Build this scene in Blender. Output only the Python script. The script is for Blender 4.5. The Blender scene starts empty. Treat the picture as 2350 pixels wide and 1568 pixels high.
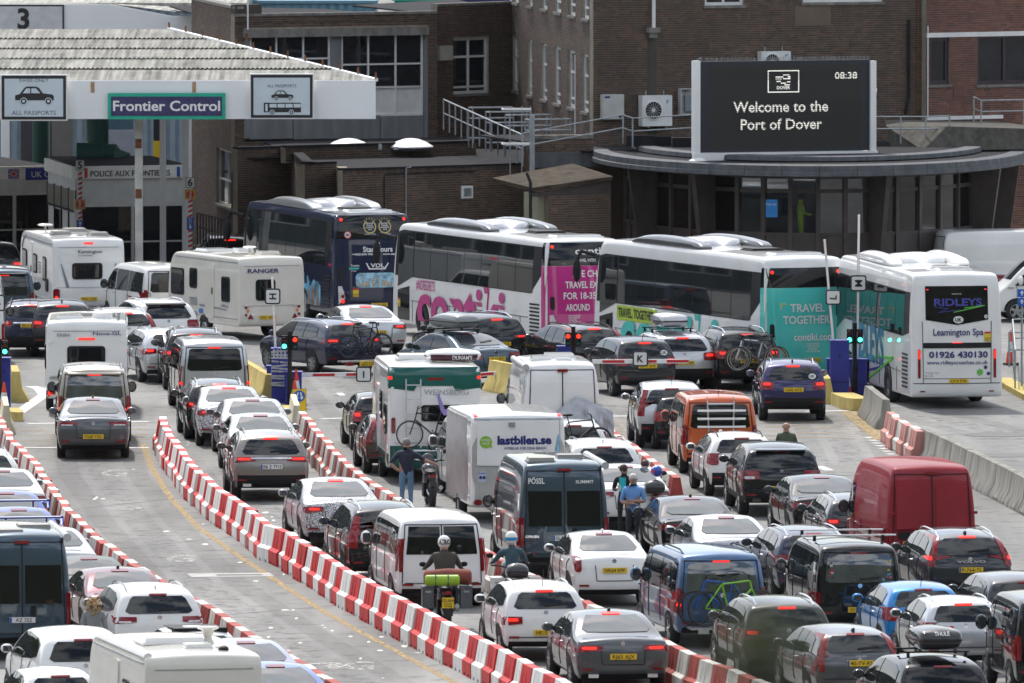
import bpy, math, random
import numpy as np
from mathutils import Vector, Matrix
from mathutils.bvhtree import BVHTree
R = math.radians
random.seed(7)
SC = bpy.context.scene
C = SC.collection
# ---------------------------------------------------------------- camera, sky, sun, exposure
CAMH, PITCH, FOC = 20.0, math.atan(1542/26111), 26111.0
cam = bpy.data.objects.new('camera', bpy.data.cameras.new('camera'))
C.objects.link(cam)
cam.data.sensor_width = 36; cam.data.lens = 400
cam.data.clip_start = 1; cam.data.clip_end = 6000
cam.location = (0, 0, CAMH); cam.rotation_euler = (R(90)-PITCH, 0, 0)
SC.camera = cam
SUN_EL, SUN_AZ = R(52), R(-14)          # sun stands beyond the scene, a little to the left
w = bpy.data.worlds.new('World'); SC.world = w; w.use_nodes = True
nt = w.node_tree; nt.nodes.clear()
wo = nt.nodes.new('ShaderNodeOutputWorld'); bg = nt.nodes.new('ShaderNodeBackground')
sky = nt.nodes.new('ShaderNodeTexSky'); sky.sky_type = 'NISHITA'; sky.sun_disc = False
sky.sun_elevation = SUN_EL; sky.sun_rotation = SUN_AZ; sky.dust_density = 2.0; sky.air_density = 1.0
tc = nt.nodes.new('ShaderNodeTexCoord')
mp = nt.nodes.new('ShaderNodeMapping'); mp.inputs['Scale'].default_value = (1, 1, 2.2)
cl = nt.nodes.new('ShaderNodeTexNoise'); cl.inputs['Scale'].default_value = 5.5; cl.inputs['Detail'].default_value = 9; cl.inputs['Roughness'].default_value = .6
cr = nt.nodes.new('ShaderNodeValToRGB'); cr.color_ramp.elements[0].position = .42; cr.color_ramp.elements[1].position = .56
mx = nt.nodes.new('ShaderNodeMix'); mx.data_type = 'RGBA'; mx.inputs[7].default_value = (8.2, 8.5, 9, 1)
nt.links.new(tc.outputs['Generated'], mp.inputs['Vector']); nt.links.new(mp.outputs[0], cl.inputs['Vector'])
nt.links.new(cl.outputs['Fac'], cr.inputs['Fac']); nt.links.new(cr.outputs['Color'], mx.inputs[0])
nt.links.new(sky.outputs[0], mx.inputs[6]); nt.links.new(mx.outputs[2], bg.inputs['Color'])
bg.inputs['Strength'].default_value = .112
nt.links.new(bg.outputs[0], wo.inputs['Surface'])
sd = bpy.data.lights.new('sun', 'SUN'); sd.energy = 2.7; sd.angle = R(3.0); sd.color = (1, .96, .9)
so = bpy.data.objects.new('sun', sd); C.objects.link(so)
sv = Vector((math.cos(SUN_EL)*math.sin(SUN_AZ), math.cos(SUN_EL)*math.cos(SUN_AZ), math.sin(SUN_EL)))
so.rotation_euler = sv.to_track_quat('Z', 'Y').to_euler(); so.location = (0, 200, 120)
SC.view_settings.view_transform = 'Standard'; SC.view_settings.look = 'None'
SC.view_settings.gamma = 1; SC.view_settings.use_curve_mapping = False
SC.view_settings.exposure = 0.62
SC.render.engine = 'CYCLES'
SC.cycles.max_bounces = 6; SC.cycles.diffuse_bounces = 3; SC.cycles.glossy_bounces = 3; SC.cycles.transmission_bounces = 4; SC.cycles.transparent_max_bounces = 6
# ---------------------------------------------------------------- photograph measurements -> places on the ground
def depth(y, h=0.0):
    "distance at which a point of height h shows at row y (rows of the 2350 px wide photograph)"
    a = PITCH + math.atan((y-784)/FOC)
    return (CAMH-h)/math.tan(a)
def gx(x, d): return (x-1175)/FOC*d
def gz(y, d): return CAMH - d*math.tan(PITCH + math.atan((y-784)/FOC))
def G(x, y, h=0.0):
    d = depth(y, h); return (gx(x, d), d)
def P3(x, y, d): return Vector((gx(x, d), d, gz(y, d)))
# ---------------------------------------------------------------- materials
MATS = {}
def mat(name, col, rough=.5, metal=0., coat=0., var=.10, scale=3., emit=None, es=0., ior=1.5, bump=0., bscale=40., alpha=None, trans=0.):
    if name in MATS: return MATS[name]
    m = bpy.data.materials.new(name); m.use_nodes = True
    n = m.node_tree; b = n.nodes['Principled BSDF']
    b.inputs['Roughness'].default_value = rough; b.inputs['Metallic'].default_value = metal
    b.inputs['IOR'].default_value = ior
    b.inputs['Base Color'].default_value = (*col, 1)
    if coat:
        b.inputs['Coat Weight'].default_value = coat; b.inputs['Coat Roughness'].default_value = .03; b.inputs['Specular IOR Level'].default_value = .05
    if trans: b.inputs['Transmission Weight'].default_value = trans
    if emit:
        b.inputs['Emission Color'].default_value = (*emit, 1); b.inputs['Emission Strength'].default_value = es
    if var:
        t = n.nodes.new('ShaderNodeTexCoord'); no = n.nodes.new('ShaderNodeTexNoise')
        no.inputs['Scale'].default_value = scale; no.inputs['Detail'].default_value = 5
        rp = n.nodes.new('ShaderNodeValToRGB')
        rp.color_ramp.elements[0].position = .3; rp.color_ramp.elements[1].position = .7
        rp.color_ramp.elements[0].color = (*[max(0, c*(1-var)) for c in col], 1)
        rp.color_ramp.elements[1].color = (*[min(1, c*(1+var)) for c in col], 1)
        n.links.new(t.outputs['Object'], no.inputs['Vector']); n.links.new(no.outputs['Fac'], rp.inputs['Fac'])
        n.links.new(rp.outputs['Color'], b.inputs['Base Color'])
        if bump:
            n2 = n.nodes.new('ShaderNodeTexNoise'); n2.inputs['Scale'].default_value = bscale; n2.inputs['Detail'].default_value = 4
            bp = n.nodes.new('ShaderNodeBump'); bp.inputs['Strength'].default_value = bump; bp.inputs['Distance'].default_value = .02
            n.links.new(t.outputs['Object'], n2.inputs['Vector']); n.links.new(n2.outputs['Fac'], bp.inputs['Height']); n.links.new(bp.outputs[0], b.inputs['Normal'])
    MATS[name] = m
    return m
def paint(name, col, metal=.0, rough=.32):
    m = mat('paint_'+name, col, rough=rough, metal=metal, coat=1., var=.05, scale=1.4)
    return m
WHITE = paint('white', (.78, .78, .77)); CREAM = paint('cream', (.70, .67, .60)); SILVER = paint('silver', (.50, .51, .53), .7, .3)
BLACK = paint('black', (.008, .0085, .011)); DKGREY = paint('dark_grey', (.03, .033, .04), .4); GREY = paint('grey', (.095, .10, .108), .6)
BLUEGREY = paint('blue_grey', (.055, .085, .115), .5); NAVY = paint('navy', (.018, .022, .05), .3); BLUE = paint('blue', (.02, .20, .50), .3)
VANBLUE = paint('van_blue', (.075, .14, .26), .5); IRISBLUE = paint('pale_blue', (.10, .18, .45), .4); PURPLE = paint('purple', (.035, .03, .10), .4)
RED = mat('paint_red', (.28, .03, .042), .45, coat=.35, var=.12, scale=1.); ORANGE = paint('orange', (.55, .115, .035)); BURG = paint('burgundy', (.14, .02, .03), .4)
BEIGE = paint('beige_metal', (.36, .33, .28), .6); BRONZE = paint('bronze_grey', (.24, .215, .20), .7); OLIVE = paint('dark_bronze', (.045, .045, .04), .5)
GREENWHITE = paint('off_white', (.66, .67, .66)); LILAC = paint('lilac_grey', (.33, .35, .46), .5); SUBARU = paint('rally_blue', (.03, .07, .34), .3)
TEALP = paint('teal', (.09, .60, .54)); PINKP = paint('magenta', (.50, .035, .22)); STARBLUE = paint('coach_blue', (.013, .018, .05)); LIME = paint('lime', (.40, .55, .03))
GREENP = paint('dark_green', (.01, .10, .085))
ALUP = mat('aluminium_sheet', (.55, .56, .57), .35, .9, var=.12)
GLASS = mat('car_glass', (.016, .019, .021), .02, var=.3, scale=1.2, ior=1.55)
GLASSL = mat('sloped_glass', (.05, .06, .065), .02, var=.5, scale=1.5, ior=2.1)
GLASSD = mat('tinted_glass', (.006, .007, .008), .03, var=.2, ior=1.45)
TYRE = mat('tyre_rubber', (.018, .018, .019), .75); RIM = mat('alloy', (.42, .43, .45), .3, .9); RIMD = mat('dark_alloy', (.10, .10, .11), .35, .8)
PLAST = mat('black_plastic', (.014, .014, .015), .6); PLAST.node_tree.nodes['Principled BSDF'].inputs['Specular IOR Level'].default_value = .25; GAP = mat('shadow_gap', (.008, .008, .008), .8)
CHROME = mat('chrome', (.7, .7, .72), .12, 1., var=.03)
LAMP = mat('lamp_red', (.21, .007, .011), .15, coat=1, var=.3, scale=14); LAMPW = mat('lamp_clear', (.62, .6, .6), .12, coat=1, var=.2, scale=16)
AMBER = mat('lamp_amber', (.7, .22, .02), .2, coat=1)
LIT = mat('lamp_red_lit', (.5, .012, .01), .3, emit=(1, .025, .012), es=.85); LITG = mat('signal_green_lit', (.1, .8, .6), .3, emit=(.05, 1., .6), es=4.)
YPL = mat('plate_yellow', (.75, .50, .02), .35, var=.06); WPL = mat('plate_white', (.75, .75, .74), .35, var=.06); PTX = mat('plate_black', (.01, .01, .01), .4)
EUB = mat('plate_blue_strip', (.02, .08, .40), .4)
STEEL = mat('galvanised_steel', (.34, .37, .39), .45, .6, var=.2, scale=6); RUST = mat('rusty_steel', (.17, .065, .03), .8, var=.5, scale=5)
SIGNW = mat('sign_white', (.70, .71, .70), .4, var=.05); SIGNB = mat('sign_black', (.015, .015, .018), .45); SIGNR = mat('sign_red', (.55, .02, .03), .4)
WPAINT = mat('white_painted_metal', (.80, .80, .79), .45, var=.05, scale=1.0)
CABBLUE = mat('cabinet_blue', (.022, .032, .28), .45, var=.12)
def stone(name, col, rough=.9, var=.25, scale=1.5, streak=0.5, bump=.3):
    "weathered surface: two noises and vertical streaks"
    m = bpy.data.materials.new(name); m.use_nodes = True; n = m.node_tree; b = n.nodes['Principled BSDF']
    b.inputs['Roughness'].default_value = rough; b.inputs['Specular IOR Level'].default_value = .15
    t = n.nodes.new('ShaderNodeTexCoord'); oi = n.nodes.new('ShaderNodeObjectInfo'); tv = n.nodes.new('ShaderNodeVectorMath'); tv.operation = 'MULTIPLY_ADD'; tv.inputs[1].default_value = (37, 23, 0); n.links.new(oi.outputs['Random'], tv.inputs[0]); n.links.new(t.outputs['Object'], tv.inputs[2]); mpg = n.nodes.new('ShaderNodeMapping'); mpg.inputs['Scale'].default_value = (3, 3, .35)
    a = n.nodes.new('ShaderNodeTexNoise'); a.inputs['Scale'].default_value = scale; a.inputs['Detail'].default_value = 8; a.inputs['Roughness'].default_value = .65
    s = n.nodes.new('ShaderNodeTexNoise'); s.inputs['Scale'].default_value = 1.3; s.inputs['Detail'].default_value = 6
    ad = n.nodes.new('ShaderNodeMix'); ad.data_type = 'FLOAT'; ad.inputs[0].default_value = streak
    rp = n.nodes.new('ShaderNodeValToRGB'); e = rp.color_ramp.elements
    e[0].position = .32; e[1].position = .68
    e[0].color = (*[c*(1-var) for c in col], 1); e[1].color = (*[min(1, c*(1+var)) for c in col], 1)
    n.links.new(tv.outputs[0], mpg.inputs[0]); n.links.new(tv.outputs[0], a.inputs['Vector']); n.links.new(mpg.outputs[0], s.inputs['Vector'])
    n.links.new(a.outputs['Fac'], ad.inputs[2]); n.links.new(s.outputs['Fac'], ad.inputs[3]); n.links.new(ad.outputs[0], rp.inputs['Fac'])
    n.links.new(rp.outputs['Color'], b.inputs['Base Color'])
    if bump:
        f = n.nodes.new('ShaderNodeTexNoise'); f.inputs['Scale'].default_value = 45; f.inputs['Detail'].default_value = 4
        bp = n.nodes.new('ShaderNodeBump'); bp.inputs['Strength'].default_value = bump; bp.inputs['Distance'].default_value = .015
        n.links.new(t.outputs['Object'], f.inputs['Vector']); n.links.new(f.outputs['Fac'], bp.inputs['Height']); n.links.new(bp.outputs[0], b.inputs['Normal'])
    MATS[name] = m
    return m
CONC = stone('old_concrete', (.25, .24, .215), streak=.75, var=.4); YCONC = stone('yellow_painted_concrete', (.52, .41, .15), var=.3, streak=.3)
FELT = stone('roofing_felt', (.020, .020, .024), var=.3, scale=.8); LEAD = stone('lead_sheet', (.10, .105, .115), var=.35, scale=2, rough=.7)
COPING = stone('stone_coping', (.20, .19, .175), var=.45, scale=3); MORTAR = stone('mortar', (.30, .265, .21), var=.35, scale=2)
GREYPANEL = stone('grey_concrete_panel', (.21, .22, .23), var=.2, scale=1.2, streak=.7)
def bricks_mat(name, cols):
    m = bpy.data.materials.new(name); m.use_nodes = True; n = m.node_tree; b = n.nodes['Principled BSDF']
    b.inputs['Roughness'].default_value = .85
    g = n.nodes.new('ShaderNodeNewGeometry'); oi = n.nodes.new('ShaderNodeObjectInfo')
    ad = n.nodes.new('ShaderNodeMath'); ad.operation = 'ADD'; fr = n.nodes.new('ShaderNodeMath'); fr.operation = 'FRACT'
    rp = n.nodes.new('ShaderNodeValToRGB'); rp.color_ramp.interpolation = 'LINEAR'
    for i, c in enumerate(cols):
        e = rp.color_ramp.elements[i] if i < 2 else rp.color_ramp.elements.new(1)
        e.color = (*c, 1); e.position = i/(len(cols)-1)
    for i, e in enumerate(rp.color_ramp.elements): e.position = i/(len(cols)-1); e.color = (*cols[i], 1)
    t = n.nodes.new('ShaderNodeTexCoord'); no = n.nodes.new('ShaderNodeTexNoise'); no.inputs['Scale'].default_value = .55; no.inputs['Detail'].default_value = 6
    mm = n.nodes.new('ShaderNodeMath'); mm.operation = 'MULTIPLY_ADD'; mm.inputs[1].default_value = 1.1; mm.inputs[2].default_value = .45
    mi = n.nodes.new('ShaderNodeMix'); mi.data_type = 'RGBA'; mi.blend_type = 'MULTIPLY'; mi.inputs[0].default_value = 1
    n.links.new(g.outputs['Random Per Island'], ad.inputs[0]); n.links.new(oi.outputs['Random'], ad.inputs[1]); n.links.new(ad.outputs[0], fr.inputs[0])
    n.links.new(fr.outputs[0], rp.inputs['Fac']); n.links.new(g.outputs['Position'], no.inputs['Vector']); n.links.new(no.outputs['Fac'], mm.inputs[0])
    n.links.new(rp.outputs['Color'], mi.inputs[6]); n.links.new(mm.outputs[0], mi.inputs[7]); n.links.new(mi.outputs[2], b.inputs['Base Color'])
    MATS[name] = m
    return m
BRICKD = bricks_mat('brown_brick', [(.05, .038, .032), (.095, .065, .05), (.068, .052, .042), (.15, .085, .058), (.055, .046, .041)])
BRICKR = bricks_mat('red_brick', [(.11, .055, .044), (.18, .074, .054), (.09, .052, .048), (.21, .095, .066), (.13, .06, .05)])
# ---------------------------------------------------------------- object helpers
def empty(name, loc=(0, 0, 0), rz=0., parent=None):
    o = bpy.data.objects.new(name, None); C.objects.link(o); o.location = loc; o.rotation_euler = (0, 0, rz)
    o.empty_display_size = .3
    if parent: o.parent = parent
    return o
def tag(o, label=None, cat=None, group=None, kind=None):
    if label: o['label'] = label
    if cat: o['category'] = cat
    if group: o['group'] = group
    if kind: o['kind'] = kind
    return o
def thing(name, label, cat, loc=(0, 0, 0), rz=0., group=None): return tag(empty(name, loc, rz), label, cat, group)
def obj(name, me, parent=None, loc=None, rz=None):
    o = bpy.data.objects.new(name, me); C.objects.link(o)
    if parent: o.parent = parent
    if loc is not None: o.location = loc
    if rz is not None: o.rotation_euler = (0, 0, rz)
    return o
def np_mesh(name, V, F, mats, mi=None, smooth=True, sharp=38):
    V = np.asarray(V, dtype=np.float32).reshape(-1, 3)
    me = bpy.data.meshes.new(name)
    if isinstance(F, np.ndarray):
        k = F.shape[1]; nf = len(F); loops = F.ravel(); starts = np.arange(nf)*k
    else:
        nf = len(F); lens = np.array([len(f) for f in F], dtype=np.int32)
        loops = np.concatenate([np.asarray(f) for f in F]) if nf else np.zeros(0); starts = np.concatenate([[0], np.cumsum(lens)[:-1]]) if nf else np.zeros(0)
    me.vertices.add(len(V)); me.vertices.foreach_set('co', V.ravel())
    me.loops.add(len(loops)); me.loops.foreach_set('vertex_index', loops.astype(np.int32))
    me.polygons.add(nf); me.polygons.foreach_set('loop_start', starts.astype(np.int32))
    for m in mats: me.materials.append(m)
    if mi is not None: me.polygons.foreach_set('material_index', np.asarray(mi, dtype=np.int32))
    me.update(calc_edges=True); me.validate()
    if smooth:
        me.polygons.foreach_set('use_smooth', np.ones(len(me.polygons), dtype=bool))
        if sharp: me.set_sharp_from_angle(angle=R(sharp))
    else: me.polygons.foreach_set('use_smooth', np.zeros(len(me.polygons), dtype=bool))
    return me
class MB:
    "collects shapes, then links them as one mesh object"
    def __init__(s): s.v = []; s.f = []; s.m = []
    def add(s, vs, fs, mi=0):
        o = len(s.v); s.v += [tuple(v) for v in vs]; s.f += [[i+o for i in f] for f in fs]; s.m += [mi]*len(fs); return s
    def box(s, c, d, rz=0., mi=0, tp=1.):
        x, y, z = d[0]/2, d[1]/2, d[2]/2; cs, sn = math.cos(rz), math.sin(rz)
        vs = []
        for k in (-1, 1):
            q = tp if k > 0 else 1.
            for i, j in ((-1, -1), (1, -1), (1, 1), (-1, 1)):
                a, b = i*x*q, j*y*q; vs.append((c[0]+a*cs-b*sn, c[1]+a*sn+b*cs, c[2]+k*z))
        return s.add(vs, [[3, 2, 1, 0], [4, 5, 6, 7], [0, 1, 5, 4], [1, 2, 6, 5], [2, 3, 7, 6], [3, 0, 4, 7]], mi)
    def b2(s, a, b, mi=0):
        return s.box([(a[i]+b[i])/2 for i in range(3)], [abs(b[i]-a[i]) for i in range(3)], 0, mi)
    def beam(s, a, b, w, h=None, mi=0):
        a = Vector(a); b = Vector(b); h = h or w; d = (b-a).normalized()
        up = Vector((0, 0, 1)) if abs(d.z) < .95 else Vector((0, 1, 0))
        r = d.cross(up).normalized()*w/2; u = r.cross(d).normalized()*h/2
        vs = [p+sx*r+sy*u for p in (a, b) for sx, sy in ((-1, -1), (1, -1), (1, 1), (-1, 1))]
        return s.add(vs, [[0, 1, 2, 3], [7, 6, 5, 4], [0, 4, 5, 1], [1, 5, 6, 2], [2, 6, 7, 3], [3, 7, 4, 0]], mi)
    def tube(s, pts, r, n=6, mi=0, cap=True):
        pts = [Vector(p) for p in pts]; rs = r if isinstance(r, (list, tuple)) else [r]*len(pts); vs = []; fs = []
        for i, p in enumerate(pts):
            d = (pts[min(i+1, len(pts)-1)]-pts[max(i-1, 0)]).normalized()
            up = Vector((0, 0, 1)) if abs(d.z) < .9 else Vector((0, 1, 0))
            a = d.cross(up).normalized(); b = a.cross(d)
            for k in range(n):
                t = 2*math.pi*k/n; vs.append(p+(a*math.cos(t)+b*math.sin(t))*rs[i])
        for i in range(len(pts)-1):
            for k in range(n): fs.append([i*n+k, i*n+(k+1) % n, (i+1)*n+(k+1) % n, (i+1)*n+k])
        if cap: fs.append(list(range(n))); fs.append([(len(pts)-1)*n+k for k in reversed(range(n))])
        return s.add(vs, fs, mi)
    def lathe(s, prof, n=16, c=(0, 0, 0), axis='z', mi=0):
        "prof: (radius, height) pairs"
        vs = []; fs = []; m = len(prof)
        for k in range(n):
            t = 2*math.pi*k/n
            for r, h in prof:
                q = (r*math.cos(t), r*math.sin(t), h)
                if axis == 'x': q = (q[2], q[0], q[1])
                if axis == 'y': q = (q[0], q[2], q[1])
                vs.append((c[0]+q[0], c[1]+q[1], c[2]+q[2]))
        for k in range(n):
            k2 = (k+1) % n
            for i in range(m-1): fs.append([k*m+i, k2*m+i, k2*m+i+1, k*m+i+1])
        return s.add(vs, fs, mi)
    def ball(s, c, r, n=10, m=7, mi=0):
        r = r if isinstance(r, (tuple, list)) else (r, r, r)
        vs = [(c[0], c[1], c[2]+r[2])]; fs = []
        for j in range(1, m):
            p = math.pi*j/m
            for k in range(n):
                t = 2*math.pi*k/n; vs.append((c[0]+r[0]*math.sin(p)*math.cos(t), c[1]+r[1]*math.sin(p)*math.sin(t), c[2]+r[2]*math.cos(p)))
        vs.append((c[0], c[1], c[2]-r[2])); e = len(vs)-1
        for k in range(n):
            k2 = (k+1) % n; fs.append([0, 1+k, 1+k2]); fs.append([e, e-n+k2, e-n+k])
            for j in range(m-2): a = 1+j*n; fs.append([a+k, a+n+k, a+n+k2, a+k2])
        return s.add(vs, fs, mi)
    def prism(s, poly, a, b, ax='x', mi=0):
        "polygon swept along an axis from a to b; poly gives the two other coordinates in order"
        n = len(poly)
        def q(u, v, t): return (t, u, v) if ax == 'x' else (u, t, v) if ax == 'y' else (u, v, t)
        vs = [q(u, v, a) for u, v in poly]+[q(u, v, b) for u, v in poly]
        fs = [list(range(n))[::-1], [n+i for i in range(n)]]+[[i, (i+1) % n, n+(i+1) % n, n+i] for i in range(n)]
        return s.add(vs, fs, mi)
    def mesh(s, name, mats, smooth=False, sharp=38):
        return np_mesh(name, s.v, s.f, mats if isinstance(mats, (list, tuple)) else [mats], s.m, smooth, sharp)
    def obj(s, name, mats, parent=None, smooth=False, loc=None, rz=None, sharp=38):
        return obj(name, s.mesh(name, mats, smooth, sharp), parent, loc, rz)
# ---------------------------------------------------------------- lettering
GLY = {}
def glyph(ch, bold):
    k = (ch, bold)
    if k in GLY: return GLY[k]
    def txt(s):
        cu = bpy.data.curves.new('t', 'FONT'); cu.body = s; cu.resolution_u = 3; cu.offset = bold; cu.size = 1
        o = bpy.data.objects.new('t', cu); me = bpy.data.meshes.new_from_object(o)
        me.calc_loop_triangles(); v = np.array([x.co[:] for x in me.vertices]) if len(me.vertices) else np.zeros((0, 3))
        f = [list(t.vertices) for t in me.loop_triangles]
        bpy.data.meshes.remove(me); bpy.data.objects.remove(o); bpy.data.curves.remove(cu); return v, f
    if ch == ' ': GLY[k] = (np.zeros((0, 3)), [], .30); return GLY[k]
    v, f = txt(ch); v2, _ = txt(ch+'I'); vi, _ = txt('I')
    adv = (v2[:, 0].max()-vi[:, 0].max()) if len(v2) else .5
    GLY[k] = (v, f, adv); return GLY[k]
def layout(s, bold=0., gap=0.):
    "flat text: vertices in text space (cap height about 0.7), triangles"
    V = []; F = []; x = 0.; n = 0
    for ch in s:
        v, f, a = glyph(ch, bold)
        if len(v): V.append(v[:, :2]+np.array([x, 0])); F += [[i+n for i in t] for t in f]; n += len(v)
        x += a+gap
    V = np.concatenate(V) if V else np.zeros((0, 2))
    return V, F, x
def text_on(name, s, origin, right, up, h, m, parent=None, align='c', width=None, bold=.0, gap=0., ital=0.):
    "flat lettering of cap height h; origin is the middle (or left) of the base line"
    V, F, w = layout(s, bold, gap)
    k = h/.70; kx = k if width is None else width/(V[:, 0].max()-V[:, 0].min())
    x = V[:, 0]-(V[:, 0].min()+V[:, 0].max())/2 if align == 'c' else V[:, 0]-V[:, 0].min()
    x = x*kx+V[:, 1]*k*ital
    O = np.array(origin); P = O+np.outer(x, np.array(right))+np.outer(V[:, 1]*k, np.array(up))
    return obj(name, np_mesh(name, P, np.array(F), [m], None, False), parent)
# ---------------------------------------------------------------- vehicle bodies
def catmull(V, F):
    n = len(V); fp = V[F].mean(1)
    e = np.sort(np.stack([F, np.roll(F, -1, 1)], 2).reshape(-1, 2), 1)
    ue, inv = np.unique(e, axis=0, return_inverse=True); inv = inv.ravel()
    fidx = np.repeat(np.arange(len(F)), 4)
    es = np.zeros((len(ue), 3)); np.add.at(es, inv, fp[fidx]); ec = np.bincount(inv, minlength=len(ue))
    mid = V[ue].mean(1); ep = np.where((ec == 2)[:, None], (2*mid+es)/4, mid)
    Fs = np.zeros((n, 3)); fc = np.zeros(n); np.add.at(Fs, F.ravel(), fp[fidx]); np.add.at(fc, F.ravel(), 1)
    Es = np.zeros((n, 3)); np.add.at(Es, ue.ravel(), np.repeat(mid, 2, 0)); ed = np.bincount(ue.ravel(), minlength=n)
    k = fc[:, None]
    nv = (Fs/k+2*Es/ed[:, None]+(k-3)*V)/k
    V2 = np.concatenate([nv, ep, fp]); ei = inv.reshape(-1, 4)+n; fi = np.arange(len(F))+n+len(ue)
    F2 = np.stack([np.stack([F[:, i], ei[:, i], fi, ei[:, i-1]], 1) for i in range(4)], 1).reshape(-1, 4)
    return V2, F2
def hull(rear, top, front, W, hz, rb=.12, fb=.4, crown=.05, lvl=2, S=(-1, -.86, -.45, 0, .45, .86, 1), plan=None):
    rear, top, front = [np.array(a, float) for a in (rear, top, front)]
    nT, nR, nS = len(rear), len(top), len(S)
    fr = (top[:, 0]-top[0, 0])/(top[-1, 0]-top[0, 0])
    bot = np.stack([rear[0, 0]+fr*(front[0, 0]-rear[0, 0]), rear[0, 1]+fr*(front[0, 1]-rear[0, 1])], 1)
    r = fr[:, None, None]; cum = np.concatenate([[0], np.cumsum(np.hypot(*np.diff(rear, axis=0).T))]); t = (cum/cum[-1])[None, :, None]
    A = (1-t)*bot[:, None]+t*top[:, None]+(1-r)*rear[None]+r*front[None]
    A -= (1-r)*(1-t)*rear[0]+(1-r)*t*rear[-1]+r*(1-t)*front[0]+r*t*front[-1]
    ymin, ymax = A[..., 0].min(), A[..., 0].max(); H = A[..., 1].max()
    zs, ks = np.array(hz).T
    def hw(y, z):
        p = np.interp(y, [ymin, ymin+.7, ymax-1.2, ymax], plan or [.965, 1, 1, .90])
        return W/2*np.interp(z, zs*H, ks)*p
    idx = {}; V = []
    def vid(i, j, k):
        key = (i, j, k)
        if key not in idx:
            y, z = A[i, j]; s = S[k]; x = s*hw(y, z)
            z2 = z-crown*(s*s)*(j == nT-1)
            y2 = y+rb*abs(s)**2.5*max(0, 1-(y-ymin)/.6)-fb*s*s*max(0, 1-(ymax-y)/.9)
            idx[key] = len(V); V.append((x, y2, z2))
        return idx[key]
    F = []
    for i in range(nR-1):
        for j in range(nT-1):
            F.append([vid(i, j, 0), vid(i, j+1, 0), vid(i+1, j+1, 0), vid(i+1, j, 0)])
            F.append([vid(i, j, nS-1), vid(i+1, j, nS-1), vid(i+1, j+1, nS-1), vid(i, j+1, nS-1)])
        for k in range(nS-1):
            F.append([vid(i, nT-1, k), vid(i, nT-1, k+1), vid(i+1, nT-1, k+1), vid(i+1, nT-1, k)])
            F.append([vid(i, 0, k), vid(i+1, 0, k), vid(i+1, 0, k+1), vid(i, 0, k+1)])
    for j in range(nT-1):
        for k in range(nS-1):
            F.append([vid(0, j, k), vid(0, j, k+1), vid(0, j+1, k+1), vid(0, j+1, k)])
            F.append([vid(nR-1, j, k), vid(nR-1, j+1, k), vid(nR-1, j+1, k+1), vid(nR-1, j, k+1)])
    V = np.array(V); F = np.array(F)
    for _ in range(lvl): V, F = catmull(V, F)
    return V, F
AX = {'L': (lambda u, v: (Vector((-6, u, v)), Vector((1, 0, 0)))), 'R': (lambda u, v: (Vector((6, u, v)), Vector((-1, 0, 0)))),
      'B': (lambda u, v: (Vector((u, -6, v)), Vector((0, 1, 0)))), 'F': (lambda u, v: (Vector((u, 30, v)), Vector((0, -1, 0)))),
      'T': (lambda u, v: (Vector((u, v, 8)), Vector((0, 0, -1))))}
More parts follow.
